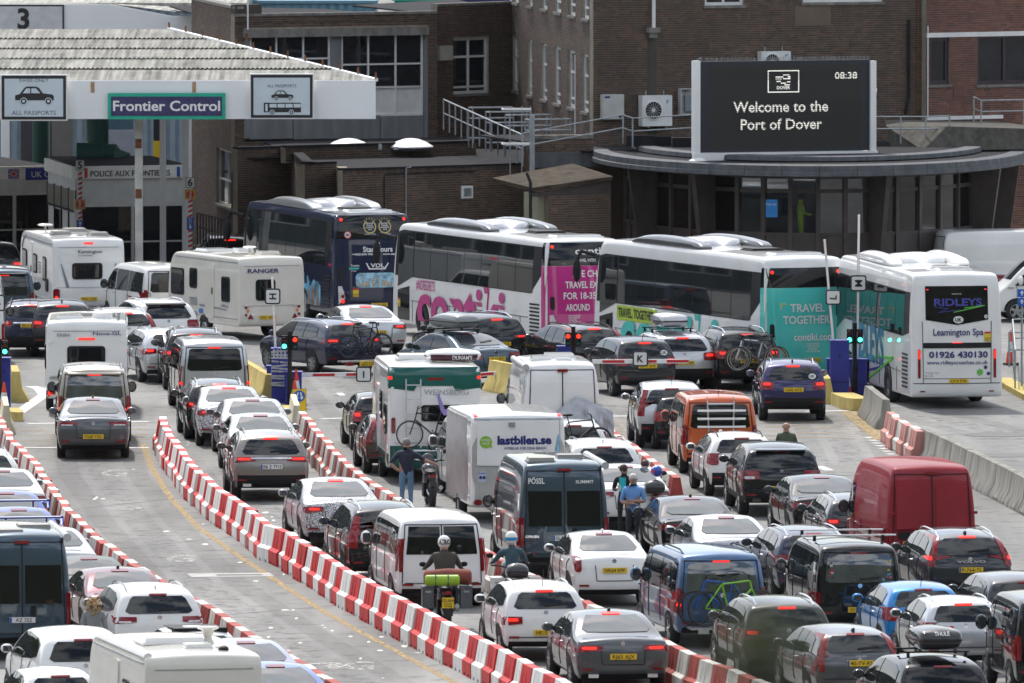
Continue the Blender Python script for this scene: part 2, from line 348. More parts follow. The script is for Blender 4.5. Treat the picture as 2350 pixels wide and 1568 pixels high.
class Body:
    def __init__(s, V, F): s.V = V; s.F = F; s.t = BVHTree.FromPolygons(V.tolist(), F.tolist())
    def hit(s, ax, u, v):
        o, d = AX[ax](u, v); p, n, _, _ = s.t.ray_cast(o, d, 60)
        if p is None:
            p, n, _, _ = s.t.find_nearest(o+d*(5 if ax in 'LRB' else 6))
        if n.dot(d) > 0: n = -n
        return p, n
    def patch(s, mb, bot, top, ax, off=.006, mi=0, step=.12, skirt=.03):
        B = []; T = []
        for i in range(len(bot)-1):
            l = max(math.dist(bot[i], bot[i+1]), math.dist(top[i], top[i+1])); n = max(1, math.ceil(l/step))
            for k in range(n+(i == len(bot)-2)):
                f = k/n; B.append([bot[i][c]*(1-f)+bot[i+1][c]*f for c in (0, 1)]); T.append([top[i][c]*(1-f)+top[i+1][c]*f for c in (0, 1)])
        hgt = max(math.dist(b, t) for b, t in zip(B, T)); m = max(1, math.ceil(hgt/step)); nc = len(B)
        vs = []; low = []
        for j in range(m+1):
            f = j/m
            for b, t in zip(B, T):
                p, n = s.hit(ax, b[0]*(1-f)+t[0]*f, b[1]*(1-f)+t[1]*f); vs.append(p+n*(off+.007)); low.append(p-n*skirt)
        fs = [[j*nc+i, j*nc+i+1, (j+1)*nc+i+1, (j+1)*nc+i] for j in range(m) for i in range(nc-1)]
        ring = [i for i in range(nc)]+[j*nc+nc-1 for j in range(1, m+1)]+[m*nc+i for i in range(nc-2, -1, -1)]+[j*nc for j in range(m-1, 0, -1)]
        q = len(vs); vs += [low[i] for i in ring]; L = len(ring)
        fs += [[ring[(i+1) % L], ring[i], q+i, q+(i+1) % L] for i in range(L)]
        if ax in 'LT' or ax == 'F': fs = [f[::-1] for f in fs]
        if ax == 'T': fs = [f[::-1] for f in fs]
        mb.add(vs, fs, mi)
    def rr(s, mb, u0, v0, u1, v1, ax, off=.006, mi=0, r=.06, **k):
        r = min(r, (v1-v0)/2.01, (u1-u0)/2.01); c = .3*r
        bot = [(u0, v0+r), (u0+c, v0+c), (u0+r, v0), (u1-r, v0), (u1-c, v0+c), (u1, v0+r)]
        top = [(u0, v1-r), (u0+c, v1-c), (u0+r, v1), (u1-r, v1), (u1-c, v1-c), (u1, v1-r)]
        s.patch(mb, bot, top, ax, off, mi, **k)
    def disc(s, mb, u, v, r, ax, off=.006, mi=0, vmin=None, sq=1., n=12, r0=None):
        bot = []; top = []
        for i in range(n+1):
            a = math.pi*i/n; x = -math.cos(a)*r; y = math.sin(a)*r*sq; bot.append((u+x, v-y if vmin is None else max(vmin, v-y))); top.append((u+x, v+y))
        s.patch(mb, bot, top, ax, off, mi, step=.3)
    def line(s, mb, pts, ax, w=.014, off=.004, mi=0):
        for a, b in zip(pts[:-1], pts[1:]):
            if abs(a[0]-b[0]) >= abs(a[1]-b[1]): s.patch(mb, [(a[0], a[1]-w/2), (b[0], b[1]-w/2)], [(a[0], a[1]+w/2), (b[0], b[1]+w/2)], ax, off, mi, skirt=.004)
            else: s.patch(mb, [(a[0]-w/2, a[1]), (a[0]+w/2, a[1])], [(b[0]-w/2, b[1]), (b[0]+w/2, b[1])], ax, off, mi, skirt=.004)
    def text(s, name, st, u, v, h, ax, m, parent, align='c', width=None, bold=0., gap=0., off=.008, ital=0., arc=None, fn=None):
        Vt, F, w = layout(st, bold, gap)
        if not len(Vt): return
        k = h/.70; mn, mx_ = Vt[:, 0].min(), Vt[:, 0].max(); kx = k if width is None else width/(mx_-mn)
        x = (Vt[:, 0]-((mn+mx_)/2 if align == 'c' else mn))*kx+Vt[:, 1]*k*ital; y = Vt[:, 1]*k
        sg = -1 if ax == 'L' else 1; P = []
        for a, b in zip(x, y):
            if fn: a, b = fn(a, b)
            p, n = s.hit(ax, u+sg*a, v+b); P.append(p+n*(off+.009))
        return obj(name, np_mesh(name, P, np.array(F), [m], None, False), parent)
def wheel_meshes(r, wd, style, dark):
    key = ('wheel', r, wd, style, dark)
    if key in MATS: return MATS[key]
    h = wd/2; ri = r*(.66 if style != 'truck' else .60); mb = MB()
    mb.lathe([(ri, -h*.8), (ri+.02, -h), (r-.03, -h), (r, -h*.7), (r, h*.7), (r-.03, h), (ri+.02, h), (ri, h*.8)], 22, axis='x')
    t = mb.mesh('wheel', [TYRE], True, 50); mr = MB()
    mr.lathe([(ri, -h*.8), (ri-.015, -h*.86), (ri-.03, -h*.5), (.03, -h*.45), (.0, -h*.45)], 20, axis='x', mi=1)
    if style == 'disc' or style == 'truck':
        mr.lathe([(ri*.98, -h*.8), (ri*.85, -h*.62), (ri*.55, -h*.9), (.02, -h*.95), (0, -h*.95)], 16, axis='x')
    else:
        n = {'five': 5, 'multi': 9, 'y': 7}[style]
        for i in range(n):
            a = 2*math.pi*i/n; c, s = math.cos(a), math.sin(a)
            for da in ((0,) if style != 'y' else (-.16, .16)):
                c2, s2 = math.cos(a+da), math.sin(a+da)
                mr.beam((-h*.86, 0, 0), (-h*.86, c2*ri*.97, s2*ri*.97), .022 if style != 'five' else .02, {'five': .085, 'multi': .03, 'y': .03}[style]*r/.33)
        mr.lathe([(ri*.98, -h*.9), (ri*.90, -h*.92), (ri*.90, -h*.5)], 20, axis='x')
        mr.lathe([(.06, -h*.8), (.055, -h*.97), (0, -h*.97)], 10, axis='x')
    m = mr.mesh('rim', [RIM if not dark else RIMD, PLAST], True, 40)
    MATS[key] = (t, m); return t, m
def add_wheels(root, B, ya, r, W, wd=.21, style='five', dark=False, zmin=.3, arch=True, name='wheel', kx=.975, aw=1.17):
    t, m = wheel_meshes(r, wd, style, dark)
    for y in ya:
        for sx in (-1, 1):
            o = obj(name, t, root, (sx*(W/2*kx-wd/2), y, r)); o.rotation_euler = (random.random()*6, 0, 0)
            if sx > 0: o.rotation_euler = (random.random()*6, 0, math.pi)
            obj('rim', m, o)
            if arch: mb = MB(); B.disc(mb, y, r+.01, r*aw, 'L' if sx < 0 else 'R', .004, vmin=zmin); mb.obj('wheel_arch', PLAST, root)
def plate(root, B, s, kind, u, z, w=.52, h=.112, ax='B', two=False):
    p, n = B.hit(ax, u, z); m = {'y': YPL, 'w': WPL, 'n': YPL}[kind]
    if two: w, h = .29, .21
    mb = MB(); mb.box((p.x, p.y-.022, p.z), (w, .03, h)); o = mb.obj('number_plate', m, root)
    y = p.y-.040; x0 = p.x
    if kind in 'wn' or (kind == 'y' and len(s) % 2):
        b = MB(); b.box((p.x-w/2+.022, p.y-.038, p.z), (.04, .006, h*.94)); b.obj('blue_strip', EUB, o); x0 += .022
    if s:
        if two:
            a, b_ = s.split(' '); text_on('lettering', a, (p.x, y, p.z+.015), (1, 0, 0), (0, 0, 1), h*.36, PTX, o, bold=.012); text_on('lettering', b_, (p.x, y, p.z-.088), (1, 0, 0), (0, 0, 1), h*.36, PTX, o, bold=.012)
        else: text_on('lettering', s, (x0, y, p.z-h*.33), (1, 0, 0), (0, 0, 1), h*.66, PTX, o, width=min(w*.84, len(s)*.055), bold=.012)
    return o
def mirrors(root, y, x, z, m, sz=(.20, .10, .15), both=True):
    for sx in (-1, 1):
        mb = MB(); mb.ball((sx*(x+sz[0]/2+.03), y, z), (sz[0]/2+.02, sz[1]/2+.03, sz[2]/2+.02), 10, 8); mb.beam((sx*(x-.06), y+.02, z-.05), (sx*(x+.08), y, z-.03), .04, .05)
        o = mb.obj('mirror', m, root, True)
        g = MB(); g.box((sx*(x+sz[0]/2+.03), y-sz[1]/2-.022, z), (sz[0]*.82, .012, sz[2]*.78)); g.obj('mirror_glass', GLASSL, o)
CARHZ = [(.15, .90), (.28, .965), (.45, 1.), (.62, .98), (.68, .95), (.80, .865), (.97, .735), (1.05, .68)]
SUVHZ = [(.17, .91), (.30, .97), (.45, 1.), (.60, .985), (.68, .95), (.82, .875), (.97, .765), (1.05, .71)]
VANHZ = [(.14, .955), (.25, .985), (.42, 1.), (.58, .99), (.80, .935), (.95, .865), (1.03, .82)]
BIGHZ = [(.12, .96), (.25, .99), (.4, 1.), (.6, .985), (.85, .92), (.97, .87), (1.03, .84)]
CARF = [(4.62, .24), (4.75, .34), (4.8, .46), (4.79, .55), (4.76, .62), (4.72, .68), (4.66, .74)]
T = {}
T['saloon'] = dict(L=4.8, W=1.84, H=1.45, hz=CARHZ, wy=(1.02, 3.87), r=.335, apex=2.2, zb=.28,
  rear=[(.16, .26), (.04, .36), (0, .52), (.02, .70), (.05, .86), (.09, .99), (.15, 1.07)],
  top=[(.15, 1.07), (.28, 1.085), (.55, 1.09), (.82, 1.14), (1.15, 1.28), (1.5, 1.40), (1.85, 1.455), (2.3, 1.475), (2.75, 1.45), (3.05, 1.37), (3.45, 1.13), (3.75, .99), (4.1, .94), (4.45, .86), (4.66, .74)], front=CARF,
  side=[([(1.18, 1.03), (1.6, 1.0), (2.27, .975)], [(1.38, 1.17), (1.72, 1.32), (2.27, 1.375)]), ([(2.33, .975), (2.9, .95), (3.5, .94)], [(2.33, 1.375), (2.75, 1.355), (3.16, 1.16)])],
  rw=(.66, 1.13, .55, 1.395), ws=(.68, 1.0, .56, 1.36), lamp=('h', .50, .93, .80, .95, .30), pz=.74, mir=(3.3, 1.0), belt=.96, glass='s', doors=[(1.3, 1.02), (2.3, 2.3), (3.35, 3.4)])
T['hatch'] = dict(L=4.0, W=1.75, H=1.48, hz=CARHZ, wy=(.75, 3.25), r=.31, apex=1.6, zb=.30,
  rear=[(.14, .28), (.03, .38), (0, .55), (.02, .75), (.05, .93), (.15, 1.12), (.33, 1.38)],
  top=[(.33, 1.38), (.44, 1.44), (.7, 1.475), (1.1, 1.50), (1.6, 1.50), (2.0, 1.465), (2.3, 1.38), (2.65, 1.17), (2.95, 1.02), (3.3, .97), (3.65, .87), (3.85, .75)],
  front=[(3.83, .26), (3.95, .36), (4.0, .47), (3.99, .55), (3.97, .62), (3.93, .68), (3.85, .75)],
  side=[([(.72, 1.08), (1.0, 1.0), (1.62, .97)], [(.66, 1.30), (1.0, 1.375), (1.62, 1.395)]), ([(1.68, .97), (2.2, .95), (2.72, .95)], [(1.68, 1.395), (2.0, 1.375), (2.42, 1.16)])],
  rw=(.63, 1.06, .53, 1.36), ws=(.66, 1.03, .55, 1.36), lamp=('v', .68, .95, .78, 1.05, .30), pz=.86, mir=(2.6, 1.02), belt=.97, doors=[(.85, .8), (1.65, 1.65), (2.65, 2.7)])
T['suv'] = dict(L=4.6, W=1.86, H=1.66, hz=SUVHZ, wy=(.92, 3.65), r=.36, apex=1.8, zb=.36,
  rear=[(.18, .34), (.04, .46), (0, .64), (.03, .86), (.07, 1.04), (.17, 1.24), (.36, 1.53)],
  top=[(.36, 1.53), (.46, 1.60), (.8, 1.655), (1.3, 1.685), (1.9, 1.685), (2.4, 1.65), (2.75, 1.56), (3.1, 1.35), (3.4, 1.16), (3.8, 1.10), (4.2, 1.01), (4.45, .86)],
  front=[(4.4, .30), (4.54, .42), (4.6, .56), (4.6, .66), (4.57, .73), (4.52, .80), (4.45, .86)],
  side=[([(.62, 1.22), (1.05, 1.16), (1.95, 1.10)], [(.66, 1.44), (1.05, 1.53), (1.95, 1.565)]), ([(2.01, 1.10), (2.6, 1.07), (3.14, 1.07)], [(2.01, 1.565), (2.4, 1.535), (2.86, 1.30)])],
  rw=(.68, 1.16, .56, 1.50), ws=(.70, 1.18, .57, 1.55), lamp=('v', .58, .96, .90, 1.12, .30), pz=.84, mir=(3.05, 1.14), belt=1.09, clad=True, doors=[(1.25, 1.1), (1.98, 1.98), (3.1, 3.15)])
T['estate'] = dict(L=4.75, W=1.83, H=1.47, hz=CARHZ, wy=(1.0, 3.75), r=.33, apex=2.0, zb=.28,
  rear=[(.16, .26), (.03, .36), (0, .54), (.02, .74), (.06, .93), (.20, 1.13), (.44, 1.37)],
  top=[(.44, 1.37), (.56, 1.42), (.95, 1.46), (1.5, 1.49), (2.2, 1.49), (2.65, 1.455), (2.95, 1.37), (3.35, 1.13), (3.65, .99), (4.05, .94), (4.40, .86), (4.61, .74)],
  front=[(4.57, .24), (4.70, .34), (4.75, .46), (4.74, .55), (4.71, .62), (4.67, .68), (4.61, .74)],
  side=[([(.75, 1.05), (1.15, 1.0), (1.55, .985)], [(.85, 1.29), (1.15, 1.36), (1.55, 1.385)]), ([(1.59, .985), (2.18, .97)], [(1.59, 1.385), (2.18, 1.39)]), ([(2.24, .97), (2.8, .95), (3.4, .94)], [(2.24, 1.39), (2.65, 1.37), (3.07, 1.15)])],
  rw=(.65, 1.06, .54, 1.36), ws=(.68, 1.0, .56, 1.37), lamp=('h', .58, .95, .80, .98, .30), pz=.76, mir=(3.2, 1.0), belt=.96, doors=[(1.3, 1.2), (2.2, 2.2), (3.25, 3.3)])
T['van'] = dict(L=4.95, W=1.92, H=1.97, hz=VANHZ, wy=(.95, 3.95), r=.335, apex=.4, zb=.34, crown=.06,
  rear=[(.12, .32), (.02, .44), (0, .62), (.02, .92), (.05, 1.28), (.10, 1.62), (.20, 1.90)],
  top=[(.20, 1.90), (.32, 1.96), (.8, 1.985), (1.6, 1.99), (2.6, 1.99), (3.2, 1.97), (3.5, 1.89), (3.85, 1.62), (4.15, 1.33), (4.4, 1.15), (4.7, 1.03), (4.85, .9)],
  front=[(4.8, .3), (4.9, .4), (4.95, .5), (4.95, .6), (4.94, .7), (4.92, .8), (4.85, .9)],
  side=[([(.35, 1.16), (1.75, 1.14)], [(.42, 1.74), (1.75, 1.76)]), ([(1.82, 1.14), (2.95, 1.12)], [(1.82, 1.76), (2.95, 1.76)]), ([(3.05, 1.12), (3.6, 1.1), (4.0, 1.1)], [(3.05, 1.76), (3.35, 1.74), (3.82, 1.38)])],
  rw=(.74, 1.17, .68, 1.76), ws=(.78, 1.28, .70, 1.85), lamp=('v', .86, .99, .74, 1.25, .12), pz=.70, mir=(3.85, 1.22), belt=1.14, doors=[(1.8, 1.8), (3.0, 3.0), (3.95, 4.0)], bigmir=True)
T['bigvan'] = dict(L=5.9, W=2.03, H=2.55, hz=BIGHZ, wy=(1.05, 4.85), r=.345, apex=.3, zb=.38, crown=.05,
  rear=[(.12, .36), (.02, .46), (0, .62), (.0, 1.0), (.03, 1.5), (.06, 2.0), (.14, 2.48)],
  top=[(.14, 2.48), (.3, 2.555), (1.0, 2.575), (2.2, 2.58), (3.6, 2.57), (4.1, 2.5), (4.4, 2.28), (4.75, 1.85), (5.1, 1.45), (5.35, 1.24), (5.65, 1.12), (5.8, .98)],
  front=[(5.75, .34), (5.86, .45), (5.9, .55), (5.9, .66), (5.89, .77), (5.87, .88), (5.8, .98)],
  side=[([(4.05, 1.2), (4.5, 1.18), (4.95, 1.18)], [(4.05, 1.95), (4.35, 1.93), (4.75, 1.5)])],
  rw=None, ws=(.85, 1.38, .78, 2.05), lamp=('v', .90, .995, .72, 1.30, .12), pz=.62, mir=(4.75, 1.35), belt=1.2, doors=[(3.2, 3.2), (4.0, 4.0), (4.9, 4.95)], bigmir=True)
VEH = []
def place(spec, ref, cx, yaw, bx=0.):
    "ground point of the rear bumper from the photograph: ('w', row of the rear tyres) or ('t', row of the roof)"
    y = R(yaw)
    if ref[0] == 'w': d = depth(ref[1]) - spec['wyr']*math.cos(y)
    elif ref[0] == 'd': d = ref[1]
    else: d = depth(ref[1], spec['H']) - spec['apexr']*math.cos(y)
    return (gx(cx, d), d)
def car(kind, cx, ref, yaw, pm, label, cat='car', L=None, W=None, H=None, pl=None, pk='y', pz=None, f='', group=None, lamp=None, wheel='five', glass=None, name=None, lz=0.):
    t = T[kind]; L0, W0, H0 = t['L'], t['W'], t['H']; L = L or L0; W = W or W0; H = H or H0
    sy, sx, sz = L/L0, W/W0, H/H0; f = f.split()
    sc = lambda ps: [(y*sy, z*sz) for y, z in ps]; sb = lambda ps: [(x*sx, z*sz) for x, z in ps]
    V, F = hull(sc(t['rear']), sc(t['top']), sc(t['front']), W, t['hz'], crown=t.get('crown', .06)*sz)
    B = Body(V, F); hw = W/2
    loc = place(dict(H=H, apexr=t['apex']*sy, wyr=t['wy'][0]*sy), ref, cx, yaw)
    root = thing(name or ({'car': 'parked_car', 'van': 'parked_van'}.get(cat, cat.replace(' ', '_'))), label, cat, (loc[0], loc[1], lz), R(yaw), group or ('cars queuing in the lanes' if cat == 'car' else 'vans queuing in the lanes' if cat == 'van' else None))
    VEH.append((label, loc, R(yaw), L, W))
    body = obj('body', np_mesh('body', V, F, [pm], None, True, 0), root)
    gl = GLASSD if 'tint' in f else GLASS; rg = {'s': GLASSL}.get(glass or t.get('glass'), GLASSD if 'tint' in f else GLASS)
    # glazing
    for i, (b, tp) in enumerate(t['side']):
        if 'panel' in f and i < len(t['side'])-1: continue
        for ax in 'LR':
            if 'openwin' in f and ax == 'L' and i == len(t['side'])-1: g = GAP
            else: g = gl
            mb = MB(); B.patch(mb, sc(b), sc(tp), ax, .005); mb.obj('side_window', g, root, True)
    if t['rw'] and 'norear' not in f:
        x0, z0, x1, z1 = t['rw']; mb = MB()
        if 'split' in f:
            for s in (-1, 1):
                a, b_ = sorted((s*.04, s*x0)); c, d_ = sorted((s*.04, s*x1)); B.patch(mb, sb([(a, z0), (b_, z0)]), sb([(c, z1), (d_, z1)]), 'B', .005)
        else: B.patch(mb, sb([(-x0, z0+.05), (-x0+.08, z0), (x0-.08, z0), (x0, z0+.05)]), sb([(-x1, z1-.05), (-x1+.07, z1), (x1-.07, z1), (x1, z1-.05)]), 'B', .005)
        mb.obj('rear_window', rg, root, True)
        if 'wiper' in f:
            mb = MB(); B.line(mb, sb([(-.02, z0+.06), (.42, z0+.10)]), 'B', .03, .02); mb.obj('rear_wiper', PLAST, root)
        if 'nohb' not in f:
            mb = MB(); B.rr(mb, -.18, z1*sz+.005, .18, z1*sz+.035, 'B', .02); mb.obj('brake_light', LIT if 'lit' in f else LAMP, root)
    x0, z0, x1, z1 = t['ws']; mb = MB(); B.patch(mb, sb([(-x0, z0), (x0, z0)]), sb([(-x1, z1), (x1, z1)]), 'F', .005); mb.obj('windscreen', gl, root, True)
    # tail lamps
    k, a, b, z0, z1, wl = lamp or t['lamp']; z0 *= sz; z1 *= sz
    for s in (-1, 1):
        mb = MB(); p = sorted((s*a*hw, s*b*hw))
        if k == 'h':
            B.patch(mb, [(p[0], z0+(.05 if s > 0 else .01)), (p[1], z0+(.01 if s > 0 else .05))], [(p[0], z1), (p[1], z1)], 'B', .012, step=.1)
        elif z1 > t['belt']*sz+.12:
            kz = [float(np.interp(z/H, *zip(*t['hz']))) for z in (z0, t['belt']*sz, z1)]; zz = (z0, t['belt']*sz, z1)
            for i in (0, 1): B.patch(mb, [(p[0]*kz[i]*.985, zz[i]), (p[1]*kz[i]*.985, zz[i])], [(p[0]*kz[i+1]*.985, zz[i+1]), (p[1]*kz[i+1]*.985, zz[i+1])], 'B', .014, step=.09)
        else: B.rr(mb, p[0], z0, p[1], z1, 'B', .012, r=.05, step=.1)
        if wl > .05: B.patch(mb, [(.06+.1, z0+.02), (wl+.1, z0+.04)], [(.06+.1, z1), (wl*.85+.1, z1-.02)], 'L' if s < 0 else 'R', .012, step=.1)
        lo = mb.obj('tail_lamp', LAMP, root, True)
        mb = MB(); q = sorted((s*(a*.75+b*.25)*hw, s*(a*.15+b*.85)*hw))
        if 'lit' in f: hl = min(z1-z0, .26); B.rr(mb, q[0]*.98, z0+hl*.5, q[1]*.98, z0+hl*.82, 'B', .024, r=.03); mb.obj('lit_bulb', LIT, lo)
        elif k == 'h': B.rr(mb, q[0], z0+(z1-z0)*.2, q[1], z0+(z1-z0)*.45, 'B', .018, r=.03); mb.obj('reversing_lens', LAMPW, lo)
    for s in (-1, 1):
        mb = MB(); zf = t['top'][-1][1]*sz; p = sorted((s*.50*hw, s*.84*hw)); B.rr(mb, p[0], zf-.17, p[1], zf-.03, 'F', .01, r=.05); mb.obj('headlamp', LAMPW, root, True)
    mb = MB(); B.rr(mb, -.42*hw*1.1, .42*sz, .42*hw*1.1, .62*sz, 'F', .008); mb.obj('grille', PLAST, root)
    # lower bumper, sills, gaps
    zb = t['zb']*sz; mb = MB(); cl = t.get('clad') and 'noclad' not in f or 'clad' in f
    zt = zb+(.30 if cl else .10); B.patch(mb, [(-hw*.86, zb), (hw*.86, zb)], [(-hw*.86, zt), (hw*.86, zt)], 'B', .012)
    if cl:
        for ax in 'LR': B.patch(mb, [(.25, zb), (L-.4, zb)], [(.25, zb+.16), (L-.4, zb+.16)], ax, .010)
    mb.obj('lower_bumper', PLAST, root)
    for s in (-1, 1): mb = MB(); B.rr(mb, min(s*.62*hw, s*.86*hw), zb+.17, max(s*.62*hw, s*.86*hw), zb+.21, 'B', .022, r=.015); mb.obj('reflector', LAMP, root)
    mb = MB(); be = t['belt']*sz
    for yb, yt in t['doors']: 
        for ax in 'LR': B.line(mb, [(yb*sy, zb+.12), (yb*sy, be*.9), (yt*sy, be+.02)], ax)
    if 'nogap' not in f:
        zz = .50*sz if kind != 'bigvan' else .5
        if kind == 'saloon': B.line(mb, sb([(-.47*hw/sx, .88), (-.44*hw/sx, .56), (.44*hw/sx, .56), (.47*hw/sx, .88)]), 'B', .016)
        else:
            tx = t['rw'][2]*1.10 if t['rw'] else .8; tz = t['rw'][3]*1.02 if t['rw'] else 2.36
            B.line(mb, [(-hw*.80, .56*sz), (hw*.80, .56*sz)], 'B', .016)
            if kind in ('van', 'bigvan'): B.line(mb, [(-hw*.86, .56*sz), (-hw*.84, 1.2*sz), (-tx*sx, tz*sz), (tx*sx, tz*sz), (hw*.84, 1.2*sz), (hw*.86, .56*sz)], 'B', .02)
    if 'barn' in f: B.line(mb, [(0, .56*sz), (0, 2.38*sz if kind == 'bigvan' else 1.80*sz)], 'B', .028)
    tag(mb.obj('panel_gap', GAP, root), kind='stuff')
    for yb, yt in t['doors'][1:]:
        for ax in 'LR':
            mb = MB(); B.rr(mb, yb*sy+.10-.32*(kind != 'van'), be-.12, yb*sy+.28-.32*(kind != 'van'), be-.085, ax, .025, r=.012)
            mb.obj('door_handle', pm if 'plainh' in f else CHROME, root)
    add_wheels(root, B, [y*sy for y in t['wy']], t['r']*(sz*.5+.5), W, .215 if kind not in ('suv', 'bigvan') else .235, wheel, 'darkrim' in f, zmin=zb+.01, kx=1.0 if 'van' in kind else .978)
    pm2 = PLAST if 'blackmir' in f or kind in ('bigvan',) else pm
    my, mz = t['mir']; mirrors(root, my*sy, float(np.abs(B.hit('L', my*sy, mz*sz)[0].x)), mz*sz+.04, pm2, (.20, .12, .26) if t.get('bigmir') else (.20, .10, .14))
    if pl is not None: plate(root, B, pl, pk, -.40 if 'pleft' in f else 0, (pz or t['pz']*sz), two='two' in f)
    if 'nobadge' not in f and kind not in ('bigvan',):
        bz = (t['rw'][1]-.07)*sz if kind != 'saloon' else .97*sz
        if 'midbadge' in f: bz = .92*sz
        p, n = B.hit('B', 0, bz); mb = MB(); mb.lathe([(.02, 0), (.045, 0), (.045, .012), (0, .014)], 14, axis='y', c=(p.x, p.y-.016, p.z)); mb.obj('badge', CHROME, root, True)
    if 'rails' in f or 'railsb' in f:
        for s in (-1, 1):
            y0, y1 = (.55*sy, (t['apex']+ (.95 if kind != 'van' else 2.3))*sy); xr = s*(W/2*.62 if kind != 'van' else W/2*.74)
            pts = []
            for i in range(7):
                y = y0+(y1-y0)*i/6; p, n = B.hit('T', xr, y); pts.append((xr, y, p.z+(.0 if i in (0, 6) else .055)))
            mb = MB(); mb.tube(pts, .018, 6); mb.obj('roof_rail', PLAST if 'railsb' in f else CHROME, root, True)
    if 'fin' in f:
        y = (.75 if kind != 'saloon' else 1.95)*sy; p, n = B.hit('T', 0, y); mb = MB(); mb.prism([(y-.10, p.z-.01), (y+.14, p.z-.01), (y-.06, p.z+.07), (y-.10, p.z+.06)], -.02, .02); mb.obj('roof_aerial', PLAST if pm is not WHITE else WHITE, root)
    if 'rod' in f:
        y = .65*sy; p, n = B.hit('T', 0, y); mb = MB(); mb.tube([(0, y, p.z-.01), (0, y-.18, p.z+.34)], .008, 5); mb.obj('roof_aerial', PLAST, root)
    if 'spoiler' in f and t['rw']:
        z = t['rw'][3]*sz; p, n = B.hit('B', 0, z+.03); mb = MB(); x1 = t['rw'][2]*sx; mb.prism([(p.y-.10, z+.045), (p.y+.02, z+.02), (p.y+.22, z+.10), (p.y+.1, z+.10), (p.y-.08, z+.075)], -x1, x1); mb.obj('spoiler', PLAST if 'blacksp' in f else pm, root, True)
    if 'exh' in f:
        for s in (-1, 1):
            p, n = B.hit('B', s*.62*hw, zb+.08); mb = MB(); mb.box((p.x, p.y-.01, zb+.06), (.20, .10, .07)); mb.obj('exhaust', CHROME, root)
    if 'strip' in f:
        mb = MB(); zc = (t['lamp'][4]*sz); B.rr(mb, -.52*hw, zc-.07, .52*hw, zc-.035, 'B', .016, r=.01); mb.obj('trim_strip', CHROME, root)
    if 'uk' in f:
        x, z = (.45, .9*sz) if kind != 'suv' else (.5, 1.25*sz); mb = MB(); B.disc(mb, x, z, .10, 'B', .02, sq=.68); o = mb.obj('uk_sticker', SIGNW, root); B.text('lettering', 'UK', x, z-.035, .07, 'B', PTX, o, off=.024, bold=.02)
    return root, B, dict(L=L, W=W, H=H, sx=sx, sy=sy, sz=sz)
# ---------------------------------------------------------------- coaches, caravans, boxes on wheels
BOXHZ = [(0, .985), (.1, 1.), (.8, 1.), (.92, .985), (1.02, .955)]
def box_vehicle(name, label, cat, cx, ref, yaw, L, W, H, zb, pm, rear=None, front=None, group=None, rb=.08, fb=.1, crown=.05, hz=BOXHZ, S=(-1, -.94, -.5, 0, .5, .94, 1), lean=.0):
    rear = rear or [(.08, zb), (.01, zb+.08), (0, zb+.3), (lean*.3, zb+(H-zb)*.4), (lean*.6, zb+(H-zb)*.75), (lean, H-.2), (lean+.07, H-.05)]
    front = front or [(L-.3, zb), (L-.06, zb+.1), (L, zb+.3), (L, zb+(H-zb)*.4), (L-.1, zb+(H-zb)*.7), (L-.28, H-.3), (L-.5, H-.08)]
    y0, y1 = rear[-1][0], front[-1][0]; zt = rear[-1][1]
    top = [rear[-1], (y0+.08, H-.015)]+[(y0+(y1-y0)*f, H) for f in (.12, .3, .5, .7, .88)]+[(y1-.1, H-.03), front[-1]]
    V, F = hull(rear, top, front, W, hz, rb=rb, fb=fb, crown=crown, S=S, plan=[.985, 1, 1, .97])
    B = Body(V, F); loc = place(dict(H=H, apexr=.15, wyr=0), ref, cx, yaw)
    root = thing(name, label, cat, (*loc, 0), R(yaw), group); VEH.append((label, loc, R(yaw), L, W))
    obj('body', np_mesh('body', V, F, [pm], None, True, 0), root)
    return root, B
def roof_hatch(root, x, y, z, w, l, h, m, name='roof_hatch'):
    mb = MB(); mb.box((x, y, z+h/2), (w, l, h), tp=.9); mb.box((x, y, z+h*.3), (w*1.04, l*1.04, h*.3)); mb.obj(name, m, root)
